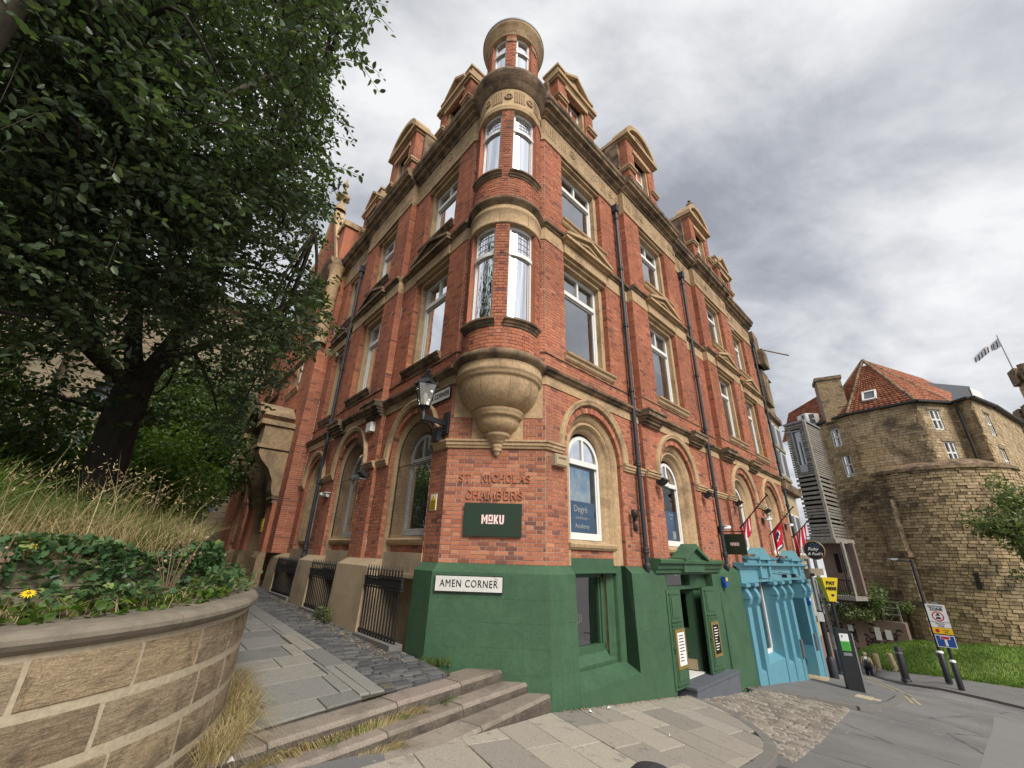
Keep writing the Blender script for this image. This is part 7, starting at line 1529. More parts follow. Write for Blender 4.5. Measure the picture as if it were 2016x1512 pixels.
# lower wing with pantile roof behind the timber tower
tiled(polar(34.3, 52, 11.9), polar(39.2, 47, 11.9), polar(39.9, 50, 16.3), polar(35.6, 54, 15.6), 'roof_slope', 18, 24)
dw = MB().wbox(polar(37.3, 48.6, 13.0), (1.3, 1.2, 1.2)).build('roof_dormer', 'white_paint', GATE)
for j in (-.3, .3):
    for k in (-.27, .27): MB().wbox(polar(37.3, 47.95, 13.0 + k) + V2(127.3) * j, (.44, .10, .40), Matrix.Rotation(radians(-37.3), 3, 'Z')).build('pane', 'slate', dw)
# ---- timber clad stair tower
TW = thing('timber_tower', 'grey weathered timber clad stair tower between the stone house and the castle', 'tower', polar(36.4, 42, -6))
p0, p1, p2 = polar(34.75, 42.0), polar(36.78, 41.0), polar(38.05, 44.5); TP = Poly([(p0.x, p0.y), (p1.x, p1.y), (p2.x, p2.y)])
bd = MB(); z = 1.75; fl = TP.l[1]
core = MB(); strip(TP, .05, TP.L - .05, [(-.25, 1.7), (-.25, 11.2)], core, 8); core.build('inner_wall', 'dark_interior', TW)
k = 0
while z < 11.0:
    h = .15 if z > 6.3 else (.20 if 3.9 < z <= 6.3 else .17); gp = .05 if z > 6.3 else (.16 if int(z * 2.3) % 3 == 0 or 4.2 < z < 6.2 else .06)
    for i in (0, 1):
        F_ = Frame(TP.p[i], TP.d[i], TP.nn[i]); L_ = TP.l[i + 1] - TP.l[i]
        iv = cut([(0.02, L_ - .02)], [(L_ * .30, L_ * .74) if (i == 0 and 6.9 < z < 10.4) else None])
        for a, b in iv: bd.box(F_, a, b, -.08, .02, z, z + h, rnd=random.random() * (1 if i == 0 else .45))
    z += h + gp
bd.build('board', 'weathered_board', TW, kind='stuff')
m = MB(); F_ = Frame(TP.p[1], TP.d[1], TP.nn[1]); m.box(F_, -.05, .28, -.1, .08, 1.7, 11.2); m.build('corner_post', 'weathered_board', TW)
m = MB(); strip(TP, 0, TP.L, [(-3, 11.5), (.12, 11.15), (.12, 11.0), (-.1, 11.0)], m, 10); m.build('roof', 'lead', TW)
F_ = Frame(TP.p[0], TP.d[0], TP.nn[0]); L_ = fl; m = MB(); a, b = L_ * .30, L_ * .74
m.box(F_, a, a + .09, -.15, .06, 6.9, 10.4); m.box(F_, b - .09, b, -.15, .06, 6.9, 10.4); m.box(F_, a, b, -.15, .06, 6.9, 7.5); m.box(F_, a, b, -.15, .06, 10.3, 10.4); m.box(F_, a + .4, a + .47, -.15, .0, 7.5, 9.4); w = m.build('window', 'grey_metal', TW); MB().quad([F_.P(a, -.1, 7), F_.P(b, -.1, 7), F_.P(b, -.1, 10.3), F_.P(a, -.1, 10.3)]).build('pane', 'glass', w)
m = MB(); m.box(F_, -.3, L_ + .2, -2.0, .1, 1.45, 1.75); m.build('floor_beam', 'weathered_board', TW)
# balcony beneath
m = MB(); m.box(F_, -.2, L_ + .5, -1.4, -1.2, -2.6, 1.5); m.build('balcony_wall', 'brown_paint', TW)
for x in (.7, 1.3):
    d_ = MB().box(F_, x, x + .5, -1.2, -1.12, -2.0, .9).build('balcony_door', 'brown_paint', TW); MB().box(F_, x + .08, x + .42, -1.13, -1.10, -.6, .75).build('pane', 'dark_interior', d_)
m = MB(); m.box(F_, -.3, L_ + .7, -1.2, .3, -2.35, -2.1); m.build('balcony_floor', 'weathered_board', TW)
m = MB(); m.box(F_, -.2, L_ + .65, .2, .26, -1.1, -1.0); 
for x in np.arange(-.2, L_ + .6, .16): m.box(F_, x, x + .03, .21, .25, -2.1, -1.05)
m.build('balcony_rail', 'black_iron', TW, kind='stuff')
for x in (-.1, L_ + .45): MB().box(F_, x, x + .16, -.1, .1, -2.3 if x > 0 else -6.5, 1.5).build('post', 'weathered_board', TW)
# ---- keep with battlements and flag
KP = thing('castle_keep', 'battlemented stone keep tower at the right edge', 'keep', polar(55, 85, -2))
kp = [polar(52.25, 87), polar(54.0, 80), polar(61, 82)]; KF = Poly([(p.x, p.y) for p in kp]); st, jo = MB(), MB()
lay(KF, 0, KF.L, -3, 18.3, st, jo, course=.45, L=1.0, gap=.05, depth=.2, rec=.06, rough=.1, head=0, lo=.1); lay(KF, 4.2, KF.L, 18.3, 23.0, st, jo, off=-.5, course=.45, L=1.0, gap=.05, depth=.2, rec=.06, rough=.1, head=0)
st.build('masonry', 'castle_stone', KP, kind='stuff'); jo.build('mortar_bed', 'castle_joint', KP)
s = 0
while s < KF.L - 1: 
    m = MB(); strip(KF, s, s + 1.5, [(-.8, 17.6), (.5, 17.6), (.55, 19.4), (-.8, 19.4)], m, 3); m.build('merlon', 'sooty_stone', KP); s += 2.3
s = 4.2
while s < KF.L - 1: 
    m = MB(); strip(KF, s, min(KF.L, s + 2.0), [(-1.3, 22.3), (.05, 22.3), (.1, 24.3), (-1.3, 24.3)], m, 3); m.build('merlon', 'sooty_stone', KP); s += 2.9
m = MB(); strip(KF, 0, KF.L, [(-.5, 17.2), (.5, 17.6), (.5, 18.0), (-.5, 18.0)], m, 20); m.build('corbel_course', 'sooty_stone', KP)
fp = thing('flagpole', 'thin white flagpole leaning on the keep roof with a striped flag', 'flagpole', polar(53.62, 84, 23.5))
tp = polar(53.6, 84, 30.2); bs = polar(53.62, 84, 23.0); MB().tube([bs, tp], [.09, .06], 8).build('pole', 'grey_metal', fp)
m = MB(); d_ = V2(53.6 - 90); n = 16
for i in range(n):
    x0, x1 = i * .19, (i + 1) * .19; f_ = lambda x: tp + d_ * x - ZUP * (.4 + x * .62) + V2(53.6) * .25 * sin(x * 3.2); m.quad([f_(x0), f_(x1), f_(x1) - ZUP * (1.25 - x1 * .12), f_(x0) - ZUP * (1.25 - x0 * .12)])
m.build('flag', 'white_cloth', fp)
m = MB()
for i in (1, 3, 4, 6, 8, 10, 12, 14): x0, x1 = i * .19 + .04, i * .19 + .14; m.quad([f_(x0) - ZUP * .25 - V2(53.6) * .03, f_(x1) - ZUP * .25 - V2(53.6) * .03, f_(x1 + .1) - ZUP * 1.0 - V2(53.6) * .03, f_(x0 + .1) - ZUP * 1.0 - V2(53.6) * .03])
m.build('flag_print', 'navy_cloth', fp, kind='stuff')
# ---- neighbouring stone house with bay
SH = thing('stone_house', 'narrow tan stone house attached to the far end of the brick front', 'house', FR.P(17.5, 0, -4))
FS = Frame(FR.P(14.72, -.05, 0), V2(43.0), Vector((cos(radians(43.0)), -sin(radians(43.0)), 0)))
HL = 3.0
MB().box(FS, 0, HL, -6, -.02, -6, 3.0).build('wall', 'render_cream', SH); MB().box(FS, 0, HL - .05, -6, -.02, 3.0, 8.6).build('upper_wall', 'church_stone', SH)
MB().extrude(FS, [(-.05, 2.75), (.20, 2.8), (.24, 3.1), (-.05, 3.15)], 0, HL + .25).build('string_course', 'sooty_stone', SH)
MB().extrude(FS, [(-.05, 6.2), (.12, 6.25), (.14, 6.45), (-.05, 6.5)], 0, HL + .1).build('string_course', 'sooty_stone', SH)
MB().box(FS, .35, 1.5, -1.6, .22, 6.7, 8.3).build('chimney', 'sooty_stone', SH); MB().box(FS, .25, 1.2, -1.2, .18, 8.6, 10.3).build('chimney', 'sooty_stone', SH); MB().extrude(FS, [(.1, 8.5), (-3.2, 10.6), (-6, 8.5)], 0, HL).build('roof', 'slate', SH)
for x, z0, z1 in ((.95, 3.5, 4.7), (2.1, 3.5, 4.7), (.95, 4.85, 5.9), (2.1, 4.85, 5.9), (2.0, .3, 1.9), (.9, .3, 1.9), (2.0, -1.9, -.6)):
    w = MB().box(FS, x - .42, x + .42, -.05, .03, z0, z1).build('window', 'white_paint', SH); MB().box(FS, x - .35, x - .03, .02, .04, z0 + .08, z1 - .08).build('pane', 'slate', w); MB().box(FS, x + .03, x + .35, .02, .04, z0 + .08, z1 - .08).build('pane', 'slate', w)
    MB().box(FS, x - .5, x + .5, -.03, .08, z0 - .14, z0).build('sill', 'church_stone', w)
MB().box(FS, .1, HL + .3, -.02, .35, -.45, -.2).build('shop_cornice', 'church_stone', SH); MB().box(FS, 0, HL, -.02, .08, -6, -2.6).build('base', 'brown_paint', SH)
m = MB(); m.tube([FS.P(.8, .1, 9.6), FS.P(1.2, 1.3, 9.0)], .03, 6); m.box(FS, .5, 1.4, -.1, .4, 8.6, 9.4); m.build('gutter_bracket', 'sooty_stone', SH)
# ------------------------------------------------------------------ far side of the street: road fan, footpath, lawn
KL = [(31, 50, -8.2), (35.0, 44, -7.15), (36.9, 37, -6.03), (37.9, 32, -5.37), (39.5, 28.5, -4.83), (41.6, 27.5, -4.64), (44.5, 26.6, -4.58), (47.5, 26.0, -4.60), (55, 26, -4.6), (66, 28, -4.6)]
EL = [(31, 53, -8.1), (35.2, 46.5, -7.05), (36.4, 40, -5.98), (38.3, 34.5, -5.40), (41.9, 30.5, -4.72), (46.5, 30.3, -4.66), (50, 30.3, -4.62), (58, 31, -4.6), (68, 33, -4.6)]
TLn = [(34, 60, -7.5), (36, 45, -6.2), (38.2, 43, -5.3), (40.3, 42.2, -4.68), (44, 42.2, -4.55), (48, 43.5, -4.30), (52, 46, -4.2), (60, 52, -4.2), (70, 56, -4.2)]
def itp(L_, az): a = [q[0] for q in L_]; return float(np.interp(az, a, [q[1] for q in L_])), float(np.interp(az, a, [q[2] for q in L_]))
def fan(name, inner, outer, mat, az0, az1, n, rows, bump_=0.0, **kw):
    m = MB(); p = []
    for i in range(n + 1):
        az = az0 + (az1 - az0) * i / n; a, b = inner(az), outer(az)
        for j in range(rows + 1):
            t = j / rows; p.append(polar(az, a[0] + (b[0] - a[0]) * t, a[1] + (b[1] - a[1]) * t + bump_ * sin(t * pi) * (1 + .4 * sin(az * 1.7))))
    m.add(p, [(i * (rows + 1) + j, i * (rows + 1) + j + 1, (i + 1) * (rows + 1) + j + 1, (i + 1) * (rows + 1) + j) for i in range(n) for j in range(rows)], True); return m.build(name, mat, **kw)
def near_edge(az):
    t = 20.69 / cos(radians(az - 46.2)); p = polar(az, t); u, d = ud(p); return t - .05, zroad(15.4, d) + .002
fan('road', near_edge, lambda az: (itp(KL, az)[0], itp(KL, az)[1] - .10), 'asphalt', 30.5, 66, 70, 8, kind='structure')
fan('footpath', lambda az: itp(KL, az), lambda az: itp(EL, az), 'tarmac_path', 31, 66, 70, 2, kind='structure')
m = MB()
for az in np.arange(31, 66, .5):
    a, b = itp(KL, az), itp(KL, az + .5); m.hexa([polar(az, a[0] - .15, a[1] - .3), polar(az + .5, b[0] - .15, b[1] - .3), polar(az + .5, b[0] - .15, b[1] + .005), polar(az, a[0] - .15, a[1] + .005), polar(az, a[0] + .1, a[1] - .3), polar(az + .5, b[0] + .1, b[1] - .3), polar(az + .5, b[0] + .1, b[1] + .008), polar(az, a[0] + .1, a[1] + .008)])
m.build('far_kerb', 'kerb_stone', kind='structure')
def zfan(az, t): a, b = near_edge(az), itp(KL, az); k_ = max(0, min(1, (t - a[0]) / (b[0] - a[0]))); return a[1] + (b[1] - .10 - a[1]) * k_
for off_ in (0, .22):
    m = MB(); pts = [(36.0, 34.0), (36.5, 30.5), (37.0, 27.5), (37.6, 25.0), (38.3, 22.8), (38.9, 21.2)]
    for (a0, t0), (a1, t1) in zip(pts, pts[1:]):
        P_ = lambda a, t, o: polar(a + math.degrees((off_ + o) / t), t, zfan(a, t) + .012); m.quad([P_(a0, t0, 0), P_(a1, t1, 0), P_(a1, t1, .07), P_(a0, t0, .07)])
    m.build('yellow_line', 'line_yellow', kind='structure')
m = MB()
for az in np.arange(42.5, 60, .5):
    a, b = itp(KL, az), itp(KL, az + .5); w = .9 * min(1, (az - 42) / 5); m.quad([polar(az, a[0] - .5 - w, a[1] - .085), polar(az + .5, b[0] - .5 - w, b[1] - .085), polar(az + .5, b[0] - .45, b[1] - .085), polar(az, a[0] - .45, a[1] - .085)])
m.build('white_marking', 'line_white', kind='structure')
fan('lawn', lambda az: (itp(EL, az)[0] - .02, itp(EL, az)[1] + .01), lambda az: (itp(TLn, az)[0], itp(TLn, az)[1]), 'lawn', 35.5, 66, 60, 10, .35, kind='structure')
g = np.random.default_rng(99); B = []
for i in range(16000):
    az = g.uniform(36.5, 52); t = g.uniform(0, 1) ** 1.6; a, b = itp(EL, az), itp(TLn, az); p = polar(az, a[0] + (b[0] - a[0]) * t, a[1] + (b[1] - a[1]) * t + .35 * sin(t * pi) * (1 + .4 * sin(az * 1.7))); B.append(tuple(p))
o_ = blades('lawn_grass', np.array(B), .14, .5, .022, 'leaf_bright', seed=98); setp(o_, 'short mown grass of the lawn below the castle', 'grass', kind='stuff')
# painted retaining wall with swirls, fence and bush above
GW = thing('mural_wall', 'low brown wall painted with dark swirls beside the lawn', 'wall', polar(38, 42.5, -6))
w0, w1, w2 = polar(34.2, 43.2), polar(37.2, 42.8), polar(40.55, 42.0); GP = Poly([(w0.x, w0.y), (w1.x, w1.y), (w2.x, w2.y)])
m = MB(); strip(GP, 0, GP.L, [(-.5, -8.5), (0, -8.5), (0, -3.62), (-.5, -3.58)], m, 6); m.build('wall_face', 'brown_paint', GW)
m = MB(); g = np.random.default_rng(5)
for i in range(110):
    s_ = g.uniform(.15, GP.L - .3); zb_ = g.uniform(-6.6, -4.1); k_ = g.uniform(.15, .42); a0 = g.uniform(0, 6.28); sg = g.choice([-1, 1]); pr = None
    for j in range(13):
        th = a0 + sg * j * .42; r_ = k_ * (1 - j / 15); q = (min(GP.L - .02, max(.02, s_ + r_ * cos(th))), zb_ + r_ * sin(th)); w_ = .085 * (1 - abs(j - 5) / 9)
        if pr and q[1] < -3.7: m.quad([GP.P(pr[0], .012, pr[1] - w_), GP.P(q[0], .012, q[1] - w_), GP.P(q[0], .012, q[1] + w_), GP.P(pr[0], .012, pr[1] + w_)])
        pr = q
m.build('swirls', 'brown_swirl', GW, kind='stuff')
for s_, z_, w_, h_ in ((3.05, -4.85, .34, .8), (3.65, -4.75, .36, .6), (1.5, -4.5, .3, .4)):
    po = MB(); a, b = s_, s_ + w_; po.quad([GP.P(a, .02, z_), GP.P(b, .02, z_), GP.P(b, .02, z_ + h_), GP.P(a, .02, z_ + h_)]); po.build('poster', 'paper', GW)
m = MB(); m.lathe(GP.P(.85, .03, -5.3), [(0, .02), (.34, .02), (.36, 0)], 20, nv=ZUP, uv=GP.d[0], axis=GP.nn[0]); m.build('painted_disc', 'render_cream', GW)
fe = thing('post_fence', 'weathered post and rail fence on top of the mural wall', 'fence', polar(38, 42.6, -3.6))
for s_ in np.linspace(.1, GP.L - .2, 6): MB().box(Frame(GP.P(s_, -.25, 0), *GP.dirs(s_)), -.05, .05, -.05, .05, -3.62, -2.35).build('post', 'weathered_board', fe)
for z_ in (-3.2, -2.8, -2.42): m = MB(); strip(GP, .0, GP.L - .1, [(-.2, z_), (-.16, z_), (-.16, z_ + .09), (-.2, z_ + .09)], m, 4); m.build('rail', 'weathered_board', fe)
bushy('hedge_bush', 'pale green bush spilling over the fence under the castle wall', 'bush', (26.9, 33.5, -2.75), (2.6, 1.6, 1.35), 130, 44, .17, 'bush_leaf', 101)
bushy('hedge_bush', 'smaller pale bush by the timber posts of the tower', 'bush', (25.1, 35.0, -2.8), (1.4, .9, 1.2), 130, 22, .16, 'bush_leaf', 104)
bushy('street_tree', 'small light green tree in front of the castle at the right edge', 'tree', (25.9, 21.4, 2.0), (1.7, 1.7, 3.0), 105, 46, .17, 'bush_leaf', 107)
MB().tube([polar(50.4, 33.6, -4.6), polar(50.4, 33.6, 0.2)], [.13, .09], 8).build('trunk', 'bark_dark', bpy.data.objects['street_tree'])
# ------------------------------------------------------------------ street furniture
def bollard(name, label, p, h, r, mat, group, lean=(0, 0), top='flat'):
    root = thing(name, label, 'bollard' if 'boll' in name else 'post', p, group=group); ax = Vector((lean[0], lean[1], 1)).normalized(); x = ax.orthogonal().normalized(); y = ax.cross(x)
    m = MB(); prof = [(r, 0), (r, h - .02), (r * .9, h), (0, h + (.0 if top == 'flat' else r * .5))]; m.lathe(p, prof, 14, nv=x, uv=y, axis=ax); m.build('shaft', mat, root)
    MB().lathe(p, [(r * 1.25, 0), (r * 1.25, .10), (r, .13)], 14, nv=x, uv=y, axis=ax).build('collar', mat, root); return root
b_ = bollard('black_bollard', 'thick black bollard on the footpath at the edge of the lawn', polar(39.5, 28.7, -4.84), 1.38, .15, 'black_iron', 'bollards by the lawn')
MB().lathe(polar(39.5, 28.7, -3.72), [(.154, 0), (.154, .05)], 14).build('reflector', 'grey_metal', b_)
bollard('timber_post', 'upright short timber post on the lawn edge nearest the walker', polar(37.75, 35.2, -5.60), .85, .14, 'log_wood', 'timber posts on the lawn edge'); bollard('timber_post', 'leaning short timber post beside the black bollard', polar(39.0, 33.8, -5.30), .85, .13, 'log_wood', 'timber posts on the lawn edge', (-.12, .1))
bollard('black_bollard', 'dark bollard behind the payment machine', polar(34.75, 31, -5.3), 1.1, .13, 'black_iron', 'bollards by the lawn')
def pole(label, p, h, r=.055, sleeve=1.0):
    root = thing('signpost', label, 'post', p, group='posts on the footpath'); MB().tube([p, p + ZUP * h], r, 10).build('pole', 'black_iron', root); MB().lathe(p, [(r * 1.9, 0), (r * 1.9, sleeve), (r, sleeve + .05)], 12).build('sleeve', 'black_iron', root); MB().lathe(p, [(r * 1.95, sleeve - .03), (r * 1.95, sleeve + .02), (r, sleeve + .06)], 12).build('band', 'white_paint', root); return root
q = polar(42.35, 28.6, -4.62); lp = pole('tall black lamp column standing on the lawn footpath', q, 4.9, .065, 1.15); MB().tube([q + ZUP * 4.85, q + ZUP * 4.9 + V2(-60) * .55], .035, 8).build('arm', 'black_iron', lp); MB().wbox(q + ZUP * 4.92 + V2(-60) * .65, (.35, .2, .08)).build('lamp_head', 'grey_metal', lp)
q = polar(43.0, 27.5, -4.62); sp = pole('black post carrying the traffic zone plates', q, 3.3)
PK = .80
def plates(root, c, az, rows):
    """Flat sign plates facing the camera side: rows of (z0, z1, width, material)."""
    x = V2(az + 90); n = V2(az + 180); out = []
    for nm, z0, z1, w, mt in rows:
        F_ = Frame(c + n * .08, x, n); out.append((MB().box(F_, -w / 2, w / 2, 0, .02, z0, z1).build(nm, mt, root), F_))
    return out
c = q; pz = -4.62 + .62
pl_ = plates(sp, q, 43, [('zone_plate', pz + 1.616, pz + 2.496, .62, 'sign_white'), ('parking_plate', pz + 1.376, pz + 1.600, .62, 'sign_yellow'), ('dead_end_plate', pz + 0.880, pz + 1.328, .60, 'sign_white')])
F_ = pl_[0][1]; zr = pl_[0][0]; 
put_text('PEDESTRIAN', .084, F_.P(0, .024, pz + 2.416), F_.u, F_.n, 'black_letter', zr); put_text('ZONE', .15, F_.P(0, .024, pz + 2.304), F_.u, F_.n, 'black_letter', zr, bold=.004)
m = MB(); m.lathe(F_.P(0, .021, pz + 2.040), [(.15, 0), (.15, .004), (.188, .004), (.188, 0)], 26, nv=ZUP, uv=F_.u, axis=F_.n); m.build('red_ring', 'sign_red', zr)
m = MB(); m.box(F_, -.08, .08, .021, .026, pz + 1.936, pz + 1.984); m.box(F_, -.056, .056, .021, .026, pz + 1.984, pz + 2.016); m.box(F_, -.07, .07, .021, .026, pz + 2.064, pz + 2.088); m.box(F_, -.03, .05, .021, .026, pz + 2.088, pz + 2.152); m.build('symbol', 'black_letter', zr)
MB().box(F_, -.31, .31, .021, .025, pz + 1.816, pz + 1.828).build('rule', 'black_letter', zr); put_text('Except for', .068, F_.P(0, .024, pz + 1.760), F_.u, F_.n, 'black_letter', zr); put_text('loading', .068, F_.P(0, .024, pz + 1.680), F_.u, F_.n, 'black_letter', zr)
yr = pl_[1][0]; m = MB(); m.lathe(F_.P(-.16, .021, pz + 1.488), [(0, .004), (.07, .004)], 18, nv=ZUP, uv=F_.u, axis=F_.n); m.build('roundel', 'sign_red', yr); put_text('At any', .064, F_.P(.11, .024, pz + 1.520), F_.u, F_.n, 'black_letter', yr); put_text('time', .064, F_.P(.11, .024, pz + 1.448), F_.u, F_.n, 'black_letter', yr)
dr = pl_[2][0]; F2 = pl_[2][1]; MB().box(F2, -.275, .275, .019, .023, pz + 0.904, pz + 1.304).build('blue_field', 'sign_blue', dr); MB().box(F2, -.04, .04, .022, .027, pz + 0.928, pz + 1.200).build('white_stem', 'sign_white', dr); MB().box(F2, -.15, .15, .022, .027, pz + 1.176, pz + 1.296).build('white_bar', 'sign_white', dr); MB().box(F2, -.13, .13, .026, .030, pz + 1.192, pz + 1.280).build('red_bar', 'sign_red', dr)
MB().prism(F_, [(-.16, pz + 2.496), (.16, pz + 2.496), (0, pz + 2.608)], -.05, .02).build('cap', 'grey_metal', sp)
# payment machine and its flag
mb_ = polar(35.6, 17.9, 0); mz = zpav(*ud(mb_)) ; pm = thing('payment_machine', 'slim black parking payment machine with lit green panel', 'machine', Vector((mb_.x, mb_.y, mz)))
FM = Frame(mb_, V2(35.6 + 75), V2(35.6 + 165)); m = MB(); m.prism(Frame(mb_, FM.u, FM.n), [(-.20, mz - .1), (.20, mz - .1), (.20, mz + 1.50), (.16, mz + 1.56), (-.16, mz + 1.62), (-.20, mz + 1.58)], -.16, .10); m.build('cabinet', 'black_iron', pm)
MB().box(FM, .19, .225, -.17, .11, mz - .1, mz + 1.50).build('side_trim', 'grey_metal', pm); MB().box(FM, -.13, .10, .10, .108, mz + 1.28, mz + 1.48).build('label_top', 'paper', pm); MB().box(FM, -.13, .10, .10, .109, mz + 1.03, mz + 1.28).build('green_panel', 'screen_green', pm); MB().box(FM, -.12, .09, .10, .108, mz + .90, mz + .98).build('slot', 'grey_metal', pm); put_text('P', .10, FM.P(-.06, .110, mz + 1.40), FM.u, FM.n, 'sign_blue', pm)
m = MB()
for k in range(4): m.box(FM, -.11, .08 - .03 * (k % 2), .108, .1105, mz + 1.07 + k * .05, mz + 1.085 + k * .05)
m.build('panel_print', 'green_dark', pm, kind='stuff')
yb = polar(35.35, 18.3, 0); yz = zpav(*ud(yb)); ys = thing('pay_here_sign', 'yellow wedge shaped PAY HERE sign on a black pole beside the machine', 'sign', Vector((yb.x, yb.y, yz)))
MB().tube([Vector((yb.x, yb.y, yz)), Vector((yb.x, yb.y, -1.10))], .05, 10).build('pole', 'black_iron', ys)
def wedge(F, z0, z1, w0, w1, d):
    return MB().hexa([F.P(-w0, d * .4, z0), F.P(w0, d * .4, z0), F.P(w1, d, z1), F.P(-w1, d, z1), F.P(-w0, -d * .4, z0), F.P(w0, -d * .4, z0), F.P(w1, -d, z1), F.P(-w1, -d, z1)])
FY = Frame(yb, V2(35.35 + 62), V2(35.35 + 152)); yb_ = wedge(FY, -1.12, -.42, .10, .24, .20).build('box', 'yellow_plastic', ys)
fn = (FY.n - ZUP * .17).normalized(); fz = (ZUP + FY.n * .17).normalized()
for t_, s_, z_ in (('PAY', .15, -.58), ('HERE', .135, -.74)): put_text(t_, s_, FY.P(0, .08 + .12 * (z_ + 1.12) / .70 + .012, z_), FY.u, fn, 'black_letter', yb_, z=fz, bold=.004)
m = MB(); m.lathe(FY.P(.02, .105, -.92), [(0, .012), (.05, .012), (.055, 0)], 12, nv=ZUP, uv=FY.u, axis=FY.n); m.build('coin_symbol', 'black_letter', yb_)
for t_, s_, z_ in (('PAY', .09, -.58), ('HERE', .08, -.74)): put_text(t_, s_, FY.P(.20 + .05 * (z_ + .74), 0, z_) + FY.u * .022, FY.n * -1, FY.u, 'black_letter', yb_, bold=.003)
# black lamp standard and service pipe at the end of the blue shop
lq = FR.P(14.95, .30, 0); lz = zpav(14.95, .3); ls = thing('shop_post', 'black and grey post at the far corner of the blue shopfront', 'post', Vector((lq.x, lq.y, lz)))
MB().tube([Vector((lq.x, lq.y, lz)), Vector((lq.x, lq.y, -1.6))], .085, 10).build('lower_shaft', 'black_iron', ls); MB().tube([Vector((lq.x, lq.y, -1.6)), Vector((lq.x, lq.y, .15))], .055, 10).build('upper_shaft', 'grey_metal', ls); MB().lathe(Vector((lq.x, lq.y, lz)), [(.14, 0), (.14, .55), (.09, .65)], 12).build('base', 'pipe_paint', ls); MB().box(Frame(lq, V2(130), V2(220)), -.10, .10, .09, .11, -1.95, -1.65).build('notice', 'paper', ls)
# ------------------------------------------------------------------ signs, lamps and flags on the building
def board(name, label, F, a0, a1, z0, z1, o0, o1, mat): return setp(MB().box(F, a0, a1, o0, o1, z0, z1).build(name, mat), label, 'sign')
b = thing('restaurant_sign', 'dark green board with pink MOKU lettering on the corner brickwork', 'sign', FC.P(.84, .03, .26))
MB().box(FC, .37, 1.31, .012, .05, .258, .770).build('board', 'green_board', b); put_moku(FC.P(.84, .0505, .515), uc, nc, .365, 'pink_letter', b)
m = MB(); carved(FC, 'ST. NICHOLAS', .235, 1.47, 1.115, .125, -.01, .022, m); m.build('carved_name', 'carved_brick', BUILD, kind='stuff'); m = MB(); carved(FC, 'CHAMBERS', .365, 1.345, .835, .130, -.01, .022, m); m.build('carved_name', 'carved_brick', BUILD, kind='stuff')
# enamel street name plates
def streetplate(label, F, x, n, s0, s1, z0, z1, o, size, tilt=0.0):
    r = thing('street_sign', label, 'sign', F.P((s0 + s1) / 2, o, z0)); lo_, hi_ = min(s0, s1), max(s0, s1)
    MB().box(F, lo_, hi_, o - .02, o + .004, z0, z1).build('rim', 'black_iron', r); MB().box(F, lo_ + .012, hi_ - .012, o, o + .010, z0 + .012, z1 - .012).build('plate', 'enamel_sign', r)
    put_text('AMEN CORNER', size, F.P((s0 + s1) / 2, o + .012, (z0 + z1) / 2), x, n, 'black_letter', r, sy=1.15, sx=.90, spacing=1.16); return r
streetplate('white AMEN CORNER street name plate on the green corner base', FC, uc, nc, .01, 1.05, -.545, -.315, .168, .125)
streetplate('white AMEN CORNER street name plate high on the alley wall behind the lamp', FL, ul * -1, nl, .05, .98, 2.64, 2.87, .03, .125)
# hanging restaurant sign
h = thing('hanging_sign', 'square dark green MOKU sign hanging from the street front', 'sign', FR.P(7.35, .3, .16)); G = Frame(FR.P(7.35, 0, 0), nr, ur * -1)
MB().box(G, .06, .60, -.03, .03, .16, .68).build('board', 'green_board', h); put_moku(G.P(.33, .032, .42), nr, ur * -1, .22, 'pink_letter', h); MB().tube([FR.P(7.35, 0, .74), FR.P(7.35, .62, .74)], .014, 6).build('bracket', 'black_iron', h)
# round bar sign
r = thing('round_sign', 'round black bar sign with gold rim above the blue shopfront', 'sign', FR.P(14.55, .72, .1)); cc = FR.P(14.55, .66, .46); G = Frame(cc, (nr + ur * .12).normalized(), (ur * -1 + nr * .12).normalized())
MB().lathe(cc, [(0, .05), (.31, .05), (.31, -.05), (0, -.05)], 32, nv=ZUP, uv=G.u, axis=G.n, smooth=False).build('disc', 'black_letter', r); MB().lathe(cc, [(.31, -.055), (.335, -.05), (.335, .05), (.31, .055)], 32, nv=ZUP, uv=G.u, axis=G.n).build('rim', 'gold_paint', r)
put_text('Ruby', .16, G.P(-.04, .054, .50), G.u, G.n, 'white_letter', r, shear=.35); put_text("& Rudi's", .14, G.P(.0, .054, .33), G.u, G.n, 'white_letter', r, shear=.35)
m = MB()
for s_ in (-1, 1): m.lathe(G.P(.06 + s_ * .085, .05, .63), [(.055, 0), (.055, .006), (.068, .006), (.068, 0)], 14, nv=ZUP, uv=G.u, axis=G.n)
m.build('emblem', 'poster_blue', r); MB().tube([FR.P(14.55, 0, .95), FR.P(14.55, .7, .95)], .015, 6).build('bracket', 'black_iron', r); MB().tube([FR.P(14.55, .66, .95), FR.P(14.55, .66, .86)], .01, 6).build('hanger', 'black_iron', r)
